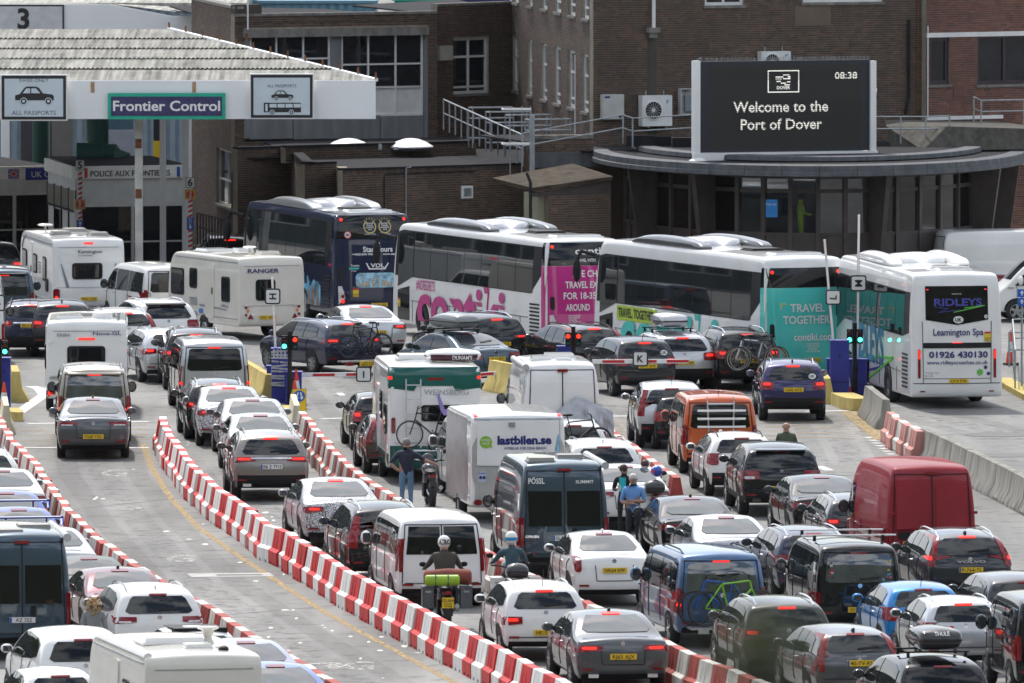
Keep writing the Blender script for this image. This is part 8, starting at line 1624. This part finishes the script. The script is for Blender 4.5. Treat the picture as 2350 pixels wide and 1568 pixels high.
t = obj('cover_sheet', np_mesh('cover_sheet', V+[(x, y+.03, z) for x, y, z in V], F_+[[i+len(V) for i in f[::-1]] for f in F_], [mat('grey_tarpaulin', (.33, .34, .37), .4, .2, var=.2, scale=4)], None, True, 30), None, p, rz); tag(t, 'crumpled grey sheet tied over the rack on the back of the white camper', 'sheet'); mb = MB(); mb.tube([V[i*(nz+1)+12] for i in range(nx+1)], .014, 5); mb.obj('tie_strap', PLAST, t)
# open door of the white car
v = veh('right front door open'); par = next(o for o in C.objects if o.get('label') == v[0]); mb = MB(); mb.prism([(0, .4), (.95, .42), (1.02, .7), (1.0, 1.02), (0, 1.04)], 0, .07, 'x'); D = mb.obj('open_door', PLAST, par, False, (.90, 2.85, 0), R(-62)); D.scale = (1, -1, 1); mb = MB(); mb.prism([(.05, 1.05), (.98, 1.05), (.85, 1.42), (.45, 1.44)], .02, .04, 'x'); mb.obj('door_glass', GLASSL, D); mb = MB(); [mb.beam(a, b, .05, .04) for a, b in (((.03, .02, 1.03), (.03, .43, 1.45)), ((.03, .43, 1.45), (.03, .88, 1.43)), ((.03, .88, 1.43), (.03, 1.0, 1.03)))]; mb.obj('door_frame', PLAST, D)
# folded sunroof, rally wings, windscreen stickers
v = veh('fabric sunroof'); par = next(o for o in C.objects if o.get('label') == v[0]); mb = MB(); mb.box((0, .62, 1.44), (1.05, .25, .10)); mb.box((0, 1.2, 1.462), (1.0, .95, .01)); mb.obj('folded_sunroof', PLAST, par)
for w in ('nearer of two', 'farther of two'):
    for o in [o for o in C.objects if o.get('label', '').startswith('bright blue saloon') and w in o['label']]:
        mb = MB(); mb.box((0, .1, 1.36), (1.62, .26, .035)); [mb.box((s*.80, .1, 1.30), (.03, .30, .2)) for s in (-1, 1)]; [mb.box((s*.45, .14, 1.2), (.04, .12, .32)) for s in (-1, 1)]; mb.obj('rear_wing', SUBARU, o)
v = veh('black van with stickers'); par = next(o for o in C.objects if o.get('label') == v[0]); random.seed(4)
cols = [mat('sticker_%s' % n_, c, .4) for n_, c in (('pink', (.6, .15, .3)), ('red', (.5, .03, .04)), ('sky', (.1, .4, .6)), ('ink', (.02, .02, .02)), ('sun', (.65, .5, .05)), ('pale', (.6, .6, .58)))]
for k in range(22):
    s = -1 if k % 2 else 1; x = s*random.uniform(.56, .66) if k < 16 else random.uniform(-.4, .6); z = random.uniform(1.2, 1.66) if k < 16 else 1.19; f = (z-1.15)/.55; mb = MB(); w_ = random.uniform(.03, .06); mb.box((x, .085+.09*f-.02, z), (w_, .01, w_*random.uniform(.5, 1))); mb.obj('window_sticker', cols[k % 6], par)
for lb, x, z, m in (('silver hatchback', -.30, .95, SIGNR), ('beige van', .52, 1.22, SIGNW)):
    v = veh(lb); par = next(o for o in C.objects if o.get('label') == v[0]); mb = MB(); mb.ball((x, .02, z), (.05, .012, .05), 8, 5); mb.obj('window_sticker', m, par)
v = veh('black car with silver script'); par = next(o for o in C.objects if o.get('label') == v[0]); text_on('lettering', 'PORSCHE', (0, -.035, .97), (1, 0, 0), (0, 0, 1), .05, CHROME, par, width=.62); text_on('lettering', 'Cayenne S', (0, -.03, .91), (1, 0, 0), (0, 0, 1), .035, CHROME, par, width=.3, ital=.3)
for lb, rows in (('dark blue grey camper van with black', (('PÖSSL', -.62, 2.12, .12, .36), ('SUMMIT', .45, 2.12, .07, .4), ('CITROËN', -.72, .93, .05, .3), ('JUMPER', .55, .98, .05, .3))), ('faded red high', (('MAXUS', -.30, 1.03, .085, .40),)), ('dark grey car with lit hooked', (('VOLVO', 0, 1.04, .05, .62),)), ('grey estate with tall red lamps', (('VOLVO', 0, .98, .04, .22),))):
    v = veh(lb); par = next(o for o in C.objects if o.get('label') == v[0])
    for s, x, z, h, wd in rows: text_on('lettering', s, (x, -.035 if 'camper' not in lb or z < 1.5 else .03, z), (1, 0, 0), (0, 0, 1), h, WTX if h > .06 else CHROME, par, width=wd, bold=.02)
for lb in ('dark blue grey camper van with black', 'white plate at the left edge'):
    v = veh(lb); par = next(o for o in C.objects if o.get('label') == v[0])
    for s in (-1, 1): mb = MB(); a, b = sorted((s*.06, s*.80)); mb.add([(a, -.012, 1.18), (b, -.012, 1.18), (b*.985, .055, 1.95), (a, .055, 1.95), (a, .1, 1.18), (b, .1, 1.18), (b*.985, .15, 1.95), (a, .15, 1.95)], [[0, 1, 2, 3], [0, 4, 5, 1], [2, 6, 7, 3], [0, 3, 7, 4], [1, 5, 6, 2]]); mb.obj('rear_window', GLASSD, par)
    mb = MB(); mb.box((.22, -.03, 1.02), (.10, .03, .22)); mb.obj('door_handle', PLAST, par); mb = MB(); mb.box((0, .07, 2.42), (.30, .06, .06)); mb.obj('brake_light', LAMP, par)
for lb in ('faded red high', 'high roof camper'):
    v = veh(lb); par = next(o for o in C.objects if o.get('label') == v[0]); mb = MB(); pm = par.children[0].data.materials[0]
    for s in (-1, 1): a, b = sorted((s*.08, s*.80)); V2 = [(a, z_*.028-.045, 1.15+z_*1.0) for z_ in (0, 1)]; mb.add([(a, -.008, 1.2), (b, -.008, 1.2), (b*.97, .055, 2.12), (a, .055, 2.12), (a, .1, 1.2), (b, .1, 1.2), (b*.97, .15, 2.12), (a, .15, 2.12)], [[0, 1, 2, 3], [0, 4, 5, 1], [2, 6, 7, 3], [0, 3, 7, 4], [1, 5, 6, 2]])
    mb.obj('door_panel', pm, par); mb = MB(); [mb.box((s*.93, .0, 1.55), (.14, .05, .06)) for s in (-1, 1)]; mb.obj('door_hinge', pm, par); mb = MB(); mb.box((-.38, -.02, 1.06), (.78, .03, .15)); mb.obj('name_strip', PLAST, par) if 'red' in lb else mb.obj('handle_strip', WHITE, par); mb = MB(); mb.box((0, .085, 2.42), (.26, .06, .07)); mb.obj('brake_light', LAMP, par)
# ---------------------------------------------------------------- people
PEOPLE = []
SKIN = mat('skin', (.42, .24, .17), .5, var=.08); SKINB = mat('skin_tan', (.33, .19, .13), .5, var=.08)
def cloth(n_, c): return mat('cloth_'+n_, c, .85, var=.18, scale=5, bump=.4, bscale=25)
JO = dict(pel=(0, 0, .95), wai=(0, 0, 1.10), che=(0, .0, 1.30), nec=(0, .0, 1.47), hea=(0, .02, 1.56), hed=(0, .03, 1.65), hto=(0, .02, 1.73))
for s_, k_ in ((-1, 'l'), (1, 'r')): JO.update({k_+'sh': (s_*.185, 0, 1.41), k_+'el': (s_*.25, -.03, 1.13), k_+'wr': (s_*.25, .06, .89), k_+'ha': (s_*.245, .09, .80), k_+'hi': (s_*.095, 0, .90), k_+'kn': (s_*.10, .02, .50), k_+'an': (s_*.11, -.02, .09), k_+'to': (s_*.12, .13, .04)})
RAD = dict(pel=(.145, .105), wai=(.135, .10), che=(.155, .11), nec=.062, hea=.078, hed=.098, hto=.07, sh=.078, el=.052, wr=.036, ha=.04, hi=.095, kn=.062, an=.046, to=.04)
ED = [('pel', 'wai', 's'), ('wai', 'che', 's'), ('che', 'nec', 's'), ('nec', 'hea', 'k'), ('hea', 'hed', 'k'), ('hed', 'hto', 'k')]
for k_ in 'lr': ED += [('che', k_+'sh', 's'), (k_+'sh', k_+'el', 'u'), (k_+'el', k_+'wr', 'f'), (k_+'wr', k_+'ha', 'k'), ('pel', k_+'hi', 't'), (k_+'hi', k_+'kn', 't'), (k_+'kn', k_+'an', 't'), (k_+'an', k_+'to', 'o')]
def person(label, p, rz, pose=None, H=1.75, shirt=None, trous=None, sleeve='long', hair=None, hairm=None, skin=SKIN, shoe=PLAST, fat=1., extra=None, group=None):
    J = dict(JO); J.update(pose or {}); t = thing('person', label, 'person', p, rz, group); k = H/1.75; names = list(J); me = bpy.data.meshes.new('skeleton'); me.from_pydata([[c*k for c in J[n_]] for n_ in names], [(names.index(a), names.index(b)) for a, b, _ in ED], [])
    o = bpy.data.objects.new('skeleton', me); C.objects.link(o); o.modifiers.new('skin', 'SKIN'); o.modifiers.new('sub', 'SUBSURF').levels = 1; sk = me.skin_vertices[0].data
    for i, n_ in enumerate(names):
        r_ = RAD.get(n_) or RAD.get(n_[1:]); r_ = r_ if isinstance(r_, tuple) else (r_, r_); f = fat if n_ in ('pel', 'wai', 'che') else 1.; sk[i].radius = (r_[0]*k*f, r_[1]*k*f); sk[i].use_root = n_ == 'pel'
    PEOPLE.append((t, o, J, k, dict(s=shirt, u=shirt, f=shirt if sleeve == 'long' else skin, k=skin, t=trous, o=shoe), hair, hairm, skin)); return t
def finish_people():
    dg = bpy.context.evaluated_depsgraph_get()
    for t, o, J, k, mm, hair, hairm, skin in PEOPLE:
        me = bpy.data.meshes.new_from_object(o.evaluated_get(dg)); V = np.zeros(len(me.vertices)*3); me.vertices.foreach_get('co', V); V = V.reshape(-1, 3); F_ = [list(q.vertices) for q in me.polygons]; cen = np.array([V[f].mean(0) for f in F_]); best = np.full(len(F_), 1e9); mi = np.zeros(len(F_), int); ms = []
        for a, b, c in ED:
            A, B_ = np.array(J[a])*k, np.array(J[b])*k; d = B_-A; f = np.clip(((cen-A)@d)/(d@d), 0, 1); dist = np.linalg.norm(cen-A-f[:, None]*d, axis=1)-(.03 if c in 'st' else 0); m = mm[c]
            if c == 'f' and mm['f'] is skin: pass
            if m not in ms: ms.append(m)
            s_ = dist < best; best[s_] = dist[s_]; mi[s_] = ms.index(m)
        mb = MB(); mb.v = [tuple(v_) for v_ in V]; mb.f = F_; mb.m = list(mi); si = ms.index(skin); hd = Vector(J['hed'])*k; up = (Vector(J['hto'])-Vector(J['nec'])).normalized(); fw = Vector((0, 1, 0)); fw = (fw-up*fw.dot(up)).normalized(); rt_ = fw.cross(up)
        if 'look' in J: fw = Vector(J['look']).normalized(); fw = (fw-up*fw.dot(up)).normalized(); rt_ = fw.cross(up)
        mb.ball(hd+fw*.095*k-up*.02*k, (.016, .016, .024), 8, 5, si); mb.ball(hd+rt_*.088*k-up*.01*k, (.014, .02, .032), 8, 5, si); mb.ball(hd-rt_*.088*k-up*.01*k, (.014, .02, .032), 8, 5, si)
        for q in 'lr':
            w_ = Vector(J[q+'wr'])*k; h = Vector(J[q+'ha'])*k; d = (h-w_).normalized(); sd_ = d.cross(Vector((0, 0, 1)) if abs(d.z) < .8 else Vector((0, 1, 0))).normalized()
            for i, ln in enumerate((.065, .075, .072, .055)): a = h+sd_*(-.027+.018*i); mb.tube([a, a+d*ln*.55, a+d*ln*.9-sd_.cross(d)*.02], [.0095, .009, .007], 6, si)
            mb.tube([h-d*.04+sd_*.03, h+sd_*.05, h+d*.03+sd_*.055], [.011, .010, .008], 6, si)
        ob = mb.obj('body', ms, t, True, sharp=0); bpy.data.objects.remove(o)
        fm = MB(); [fm.ball(hd+fw*.088*k+rt_*s*.032*k+up*.012*k, (.011, .009, .007), 8, 5) for s in (-1, 1)]; fm.obj('eyes', SIGNB, t, True); fm = MB(); fm.ball(hd+fw*.084*k-up*.055*k, (.022, .008, .006), 8, 5); fm.obj('mouth', mat('lips', (.25, .09, .08)), t, True)
        if hair:
            hb = MB()
            if hair == 'short': hb.ball(hd+up*.028*k-fw*.022*k, (.098*k, .104*k, .10*k), 14, 9)
            elif hair == 'long': hb.ball(hd+up*.025*k-fw*.02*k, (.105*k, .108*k, .105*k), 14, 9); hb.tube([hd-fw*.06*k, hd-fw*.11*k-up*.12*k, hd-fw*.12*k-up*.24*k], [.08, .06, .03], 8)
            elif hair == 'curly':
                random.seed(9)
                for i in range(150):
                    a, b = random.uniform(0, 6.28), random.uniform(-.9, 1); r_ = random.uniform(.09, .15); q = Vector((math.cos(a)*math.sqrt(1-b*b), math.sin(a)*math.sqrt(1-b*b), b)); 
                    if q.dot(fw) > .55: continue
                    hb.ball(hd+q*r_+Vector((0, 0, -.05-.10*(b < 0)*random.random()))-fw*.02, random.uniform(.018, .034), 6, 4)
            elif hair == 'helmet': hb.ball(hd+up*.02, (.135, .155, .145), 16, 11)
            o2 = hb.obj('helmet' if hair == 'helmet' else 'hair', hairm, t, True)
            if hair == 'helmet':
                vb = MB(); vb.add([tuple(hd+fw*.158+rt_*x*.9+up*(z+.01)-fw*abs(x)*abs(x)*4.) for x, z in ((-.11, -.03), (.11, -.03), (.11, .05), (-.11, .05))]+[tuple(hd+fw*.12+rt_*x*.9+up*(z+.01)-fw*abs(x)*abs(x)*4.) for x, z in ((-.11, -.03), (.11, -.03), (.11, .05), (-.11, .05))], [[0, 1, 2, 3], [0, 4, 5, 1], [3, 2, 6, 7]]); vb.obj('visor', GLASSD, o2)
GREYH = mat('hair_grey', (.20, .19, .18), .7); BRNH = mat('hair_brown', (.05, .03, .02), .6); BLDH = mat('hair_blond', (.38, .25, .12), .6, var=.3, scale=20); WHTH = mat('hair_white', (.6, .58, .55), .7)
def at(x, ytop, H): d = depth(ytop, H); return (gx(x, d), d, 0)
NAVYC = cloth('navy', (.022, .025, .05)); JEANS = cloth('denim', (.13, .24, .38)); SKYC = cloth('sky_blue', (.13, .28, .58)); DKTR = cloth('dark_trousers', (.018, .022, .035)); BLKC = cloth('black', (.014, .014, .016)); TURQ = cloth('turquoise', (.02, .42, .50)); GRYC = cloth('grey_marl', (.20, .21, .22)); GRNC = cloth('moss', (.07, .085, .05)); HIVIS = mat('hi_vis', (.62, .85, .03), .6, emit=None, var=.15); BRNC = cloth('brown_leather', (.05, .042, .034)); REDC = cloth('racing', (.40, .42, .50)); TEALC = cloth('dark_teal', (.03, .07, .09))
person('man in navy top and blue jeans seen from behind, one hand on his hip', at(932, 1008, 1.76), R(-4), dict(lel=(-.38, -.10, 1.19), lwr=(-.22, -.04, 1.03), lha=(-.15, .0, 1.0), rel=(.42, .02, 1.25), rwr=(.64, .10, 1.17), rha=(.72, .12, 1.14)), 1.76, NAVYC, JEANS, 'short', 'short', GREYH, fat=1.12)
person('man in a light blue shirt with folded arms behind the white sloping hatchback', at(1454, 1089, 1.75), R(172), dict(lel=(-.27, .04, 1.14), lwr=(-.02, .20, 1.15), lha=(.07, .20, 1.17), rel=(.27, .04, 1.13), rwr=(.04, .22, 1.11), rha=(-.06, .22, 1.10)), 1.75, SKYC, DKTR, 'short', 'short', WHTH, SKINB, fat=1.22)
WOM = person('woman in a black jacket over a turquoise top looking down at her phone', at(1433, 1066, 1.66), R(165), dict(hed=(0, .07, 1.63), hto=(0, .08, 1.72), rel=(.26, .02, 1.13), rwr=(.10, .26, 1.15), rha=(.05, .31, 1.18)), 1.66, BLKC, BLKC, 'long', 'long', BRNH, fat=.92)
mb = MB(); mb.b2((-.07, .105, 1.02), (.08, .135, 1.36)); mb.obj('top', TURQ, WOM); p = WOM.location; mb = MB(); mb.box((0, 0, 0), (.07, .02, .14)); tag(mb.obj('phone', mat('phone_pale', (.5, .5, .5), .3), None, False, (p.x-.12, p.y-.33, 1.14), R(165)), 'pale phone in the hand of the woman in black', 'phone'); mb = MB(); mb.ball((0, 0, 0), (.13, .06, .09), 10, 7); tag(mb.obj('waist_bag', cloth('tan_bag', (.25, .19, .13)), None, True, (p.x+.05, p.y-.20, .98), R(165)), 'tan waist bag worn by the woman in black', 'bag')
person('woman with curly blond hair and a grey hoodie beside the dark camper van', at(212, 1372, 1.64), R(5), {}, 1.64, GRYC, DKTR, 'long', 'curly', BLDH, fat=1.08)
person('bald man in a moss green top standing ahead of the black car with script', at(1806, 968, 1.75), R(170), {}, 1.75, GRNC, DKTR, 'short', None, None, fat=1.25)
d = 354.2; OFF = person('figure in yellow hi-vis clothes, added in place of a reflection in the bay glass', (gx(1838, d), d, 1.97), R(-80), dict(rel=(.26, .06, 1.14), rwr=(.22, .28, 1.10), rha=(.2, .36, 1.1)), 1.72, HIVIS, HIVIS, 'long', 'short', BRNH)  # figure added behind the glass to stand in for a mirrored hi-vis reflection
# motorbikes with riders
RIDE = dict(pel=(0, 0, .92), wai=(0, .05, 1.08), che=(0, .13, 1.28), nec=(0, .19, 1.44), hea=(0, .21, 1.53), hed=(0, .23, 1.62), hto=(0, .22, 1.71), lsh=(-.19, .16, 1.38), rsh=(.19, .16, 1.38), lel=(-.30, .38, 1.18), rel=(.30, .38, 1.18), lwr=(-.36, .60, 1.10), rwr=(.36, .60, 1.10), lha=(-.37, .66, 1.09), rha=(.37, .66, 1.09), lhi=(-.12, .02, .89), rhi=(.12, .02, .89), lkn=(-.23, .42, .72), rkn=(.23, .42, .72), lan=(-.24, .22, .36), ran=(.24, .22, .36), lto=(-.25, .34, .30), rto=(.25, .34, .30))
def motorbike(label, p, rz, tank, boxes=True, top=False, pl=None, pale=False):
    t = thing('motorbike', label, 'motorbike', p, rz, 'motorbikes in the queue'); rr_ = .33
    for y, w_ in ((-.72, .16), (.75, .11)):
        mb = MB(); mb.lathe([(rr_*.6, -w_*.4), (rr_*.8, -w_*.5), (rr_*.97, -w_*.3), (rr_, 0), (rr_*.97, w_*.3), (rr_*.8, w_*.5), (rr_*.6, w_*.4)], 22, (0, y, rr_), 'x'); o = mb.obj('wheel', TYRE, t, True); mb = MB(); mb.lathe([(rr_*.6, -.05), (rr_*.55, -.03), (rr_*.55, .03), (rr_*.6, .05)], 18, (0, y, rr_), 'x'); [mb.beam((0, y, rr_), (0, y+math.cos(a)*rr_*.57, rr_+math.sin(a)*rr_*.57), .02) for a in (0, 1.26, 2.51, 3.77, 5.03)]; mb.obj('rim', RIMD, o)
    mb = MB(); [mb.tube([(s*.09, .75, rr_), (s*.09, .52, .95)], .028, 7) for s in (-1, 1)]; mb.tube([(-.07, -.72, rr_), (-.07, -.1, .42)], .03, 6); mb.obj('fork', STEEL, t, True); mb = MB(); mb.box((0, .1, .42), (.32, .5, .34)); mb.box((0, .0, .66), (.2, .8, .12)); mb.box((0, -.55, .74), (.16, .55, .08)); mb.obj('engine', PLAST, t)
    mb = MB(); mb.ball((0, .28, .90), (.17, .30, .15), 12, 8); mb.obj('tank', tank, t, True); mb = MB(); mb.ball((0, -.22, .86), (.15, .42, .07), 12, 7); mb.obj('seat', PLAST, t, True); mb = MB(); mb.tube([(-.40, .50, 1.08), (-.2, .56, 1.06), (0, .52, 1.0), (.2, .56, 1.06), (.40, .50, 1.08)], .016, 7); mb.obj('handlebar', PLAST, t, True)
    for s in (-1, 1): mb = MB(); mb.tube([(s*.30, .54, 1.08), (s*.40, .52, 1.26)], .008, 5); mb.ball((s*.43, .50, 1.29), (.08, .03, .055), 10, 6); mb.obj('mirror', PLAST, t, True)
    mb = MB(); mb.ball((0, .62, 1.02), (.18, .10, .22), 12, 8); mb.obj('fairing', tank, t, True); mb = MB(); mb.tube([(.17, .0, .35), (.19, -.4, .42), (.20, -.85, .52)], [.03, .05, .055], 8); mb.obj('exhaust', STEEL, t, True)
    if boxes:
        for s in (-1, 1): mb = MB(); mb.box((s*.40, -.62, .68), (.24, .44, .42)); mb.box((s*.40, -.62, .905), (.26, .46, .04)); o = mb.obj('pannier', mat('pannier_grey', (.09, .10, .11), .4, .5, var=.3) if not pale else WHITE, t); mb = MB(); mb.box((s*.40, -.85, .82), (.12, .02, .04)); mb.obj('latch', STEEL, o)
    if top: V, F_ = hull([(.08, 0), (0, .05), (0, .14), (.02, .22), (.1, .30)], [(.1, .30), (.2, .33), (.3, .32), (.38, .24)], [(.4, 0), (.43, .05), (.43, .12), (.42, .18), (.38, .24)], .50, [(0, .9), (.5, 1), (1, .75)], rb=.06, fb=.06, lvl=1, S=(-1, -.6, 0, .6, 1)); obj('top_box', np_mesh('top_box', V+np.array([0, -1.12, .92]), F_, [paint('box_black', (.03, .03, .034))], None, True, 0), t)
    mb = MB(); mb.beam((0, -.8, .80), (0, -1.02, .55), .12, .02); mb.obj('mudguard', PLAST, t); mb = MB(); mb.box((0, -.93, .80), (.16, .06, .07)); mb.obj('tail_lamp', LAMP, t)
    if pl: mb = MB(); mb.box((0, -1.03, .60), (.25, .02, .22)); o = mb.obj('number_plate', YPL, t); a, b = pl.split(' '); text_on('lettering', a, (0, -1.045, .615), (1, 0, 0), (0, 0, 1), .07, PTX, o, bold=.012); text_on('lettering', b, (0, -1.045, .52), (1, 0, 0), (0, 0, 1), .07, PTX, o, bold=.012)
    return t
def bp(x, y): d = depth(y); return (gx(x, d), d+.72, 0)
WHEL = paint('helmet_white', (.75, .75, .74)); p = bp(1020, 1447); motorbike('black touring motorbike with metal panniers and a green roll behind its rider', p, R(4), BLACK, True, False, 'GU64 DZJ')
rd = person('motorbike rider in a brown jacket and white lettered helmet', (p[0], p[1]-.05, 0), R(4), RIDE, 1.90, BRNC, DKTR, 'long', 'helmet', WHEL, fat=1.2)
ORR = cloth('rust_roll', (.20, .05, .035)); GRR = mat('green_roll', (.25, .42, .02), .4, var=.15); mb = MB(); mb.tube([(-.36, 0, 0), (-.33, 0, 0), (.33, 0, 0), (.36, 0, 0)], [.08, .115, .115, .08], 14); t = mb.obj('bedding_roll', GRR, None, True, (p[0]-.05, p[1]-.86, 1.06), R(4)); tag(t, 'lime green roll strapped across the touring motorbike', 'luggage'); mb = MB(); [mb.tube([(x, -.118*math.cos(a), .118*math.sin(a)) for a in [i*.5 for i in range(13)]], .014, 5) for x in (-.14, .12)]; mb.obj('strap', cloth('strap_blue', (.05, .08, .14)), t)
mb = MB(); mb.tube([(-.5, 0, 0), (-.45, 0, .0), (0, 0, .03), (.45, 0, .0), (.5, 0, 0)], [.10, .15, .16, .17, .11], 14); tag(mb.obj('luggage_roll', ORR, None, True, (p[0]+.06, p[1]-.62, 1.10), R(4)), 'rust red luggage roll on the touring motorbike behind the green one', 'luggage')
p = bp(1176, 1425); motorbike('silver motorbike covered with round stickers behind the white van', p, R(6), SILVER, True, True, None, True); person('motorbike rider in dark teal with a blue and white helmet', (p[0], p[1]-.05, 0), R(6), RIDE, 1.80, TEALC, DKTR, 'long', 'helmet', WHEL)
p = bp(985, 1168); motorbike('dark grey motorbike between the man in navy and the white box trailer', p, R(5), DKGREY, False)
p = bp(1490, 1222); motorbike('black motorbike with top box and yellow plate beside the man in blue', p, R(8), BLACK, False, True, 'HN16 RZX'); person('dark haired man in a red white and blue jacket leaning over his motorbike', (p[0]-.25, p[1]+.35, 0), R(-25), dict(RIDE, lkn=(-.16, .10, .52), rkn=(.16, .10, .52), lan=(-.16, .0, .09), ran=(.16, .0, .09), lto=(-.17, .14, .04), rto=(.17, .14, .04), che=(0, .22, 1.22), nec=(0, .34, 1.34), hea=(0, .38, 1.40), hed=(0, .42, 1.46), hto=(0, .45, 1.54), lsh=(-.19, .26, 1.28), rsh=(.19, .26, 1.28)), 1.75, REDC, DKTR, 'long', 'short', BRNH)
mb = MB(); mb.ball((0, 0, 0), (.14, .16, .14), 16, 11, 0); t = mb.obj('spare_helmet', [paint('helmet_blue', (.03, .07, .35))], None, True, (p[0]+.18, p[1]-.70, 1.42), R(30)); tag(t, 'blue red and white helmet resting on the motorbike top box', 'helmet'); mb = MB(); mb.lathe([(.142, -.03), (.146, 0), (.142, .03)], 16); mb.obj('red_stripe', SIGNR, t, True); mb = MB(); mb.lathe([(.118, .075), (.10, .10), (.08, .12)], 16); mb.obj('white_stripe', WHEL, t, True)
finish_people()
for lb, st in (('white lettered helmet', 'AIRO'),):
    o = next(o for o in C.objects if lb in o.get('label', '')); hd = Vector(RIDE['hed'])*(1.9/1.75); V, F_, w_ = layout(st, .04); k = .10/.7; mnx = (V[:, 0].max()+V[:, 0].min())/2; P = []
    for a, b in V: th = (a-mnx)*k/.15; z = b*k-.04; r_ = math.sqrt(max(.001, 1-(z/.145)**2)); P.append((hd.x+.139*r_*math.sin(th), hd.y-.159*r_*math.cos(th), hd.z+.02+z))
    obj('lettering', np_mesh('lettering', P, np.array(F_), [PTX], None, False), o)
o = next(o for o in C.objects if 'blue and white helmet' in o.get('label', '')); hd = Vector(RIDE['hed'])*(1.8/1.75); mb = MB(); V = []
mb.lathe([(.134, -.055), (.138, -.03), (.138, .0), (.136, .015)], 18, (0, 0, 0)); q = mb.obj('blue_band', paint('helmet_band', (.03, .25, .50)), o, True, (hd.x, hd.y, hd.z+.02)); q.scale = (1, 1.15, 1)
# ---------------------------------------------------------------- slender tree close to the viewpoint, its tip low in the picture
def tip_tree():
    d0 = 24.; X = gx(1745, d0); t = thing('slender_tree', 'blurred dark green tree tip close to the viewpoint at the lower right', 'tree', (X, d0, 3.5)); zt3 = gz(1400, d0)-3.5; mb = MB(); mb.tube([(0, 0, 0), (.05, 0, zt3*.4), (-.03, 0, zt3*.8), (0, 0, zt3)], [.14, .10, .05, .012], 8); random.seed(21); L = []
    for k in range(26):
        z = zt3*(.35+.62*k/26); a = random.uniform(0, 6.28); l = (zt3-z)*.14+.22; e = Vector((math.cos(a)*l, math.sin(a)*l, l*.9)); b = Vector((0, 0, z)); mb.tube([b, b+e*.6, b+e+Vector((0, 0, .1))], [.018, .012, .005], 5); L.append((b, e))
    mb.obj('trunk', mat('bark', (.06, .05, .04), .9), t); lb = MB()
    for k in range(2600):
        b, e = random.choice(L); c = b+e*random.uniform(.2, 1.15)+Vector([random.gauss(0, .09) for _ in range(3)]); u = Vector([random.gauss(0, 1) for _ in range(3)]).normalized(); v_ = u.orthogonal().normalized(); s = random.uniform(.025, .05); lb.add([c-u*s, c+v_*s*.5, c+u*s, c-v_*s*.5], [[0, 1, 2, 3]])
    for k in range(240): c = Vector((random.gauss(0, .06), random.gauss(0, .06), zt3-.09+random.gauss(0, .05))); u = Vector([random.gauss(0, 1) for _ in range(3)]).normalized(); v_ = u.orthogonal().normalized(); s = random.uniform(.010, .02); lb.add([c-u*s, c+v_*s*.5, c+u*s, c-v_*s*.5], [[0, 1, 2, 3]])
    tag(lb.obj('crown', mat('leaf', (.055, .07, .02), .6, var=.4, scale=6), t), kind='stuff')
tip_tree()
cam.data.dof.use_dof = True; cam.data.dof.focus_distance = 285; cam.data.dof.aperture_fstop = 6.3
# ---------------------------------------------------------------- thin sea haze
mb = MB(); mb.b2((-3050, -450, -1), (3050, 5600, 160)); hz = mb.obj('haze', None); tag(hz, kind='stuff'); hm = bpy.data.materials.new('haze_air'); hm.use_nodes = True; n = hm.node_tree; n.nodes.clear(); a = n.nodes.new('ShaderNodeOutputMaterial'); b = n.nodes.new('ShaderNodeVolumePrincipled'); b.inputs['Density'].default_value = .000014; b.inputs['Color'].default_value = (.86, .91, 1, 1); n.links.new(b.outputs[0], a.inputs['Volume']); hz.data.materials.clear(); hz.data.materials.append(hm)
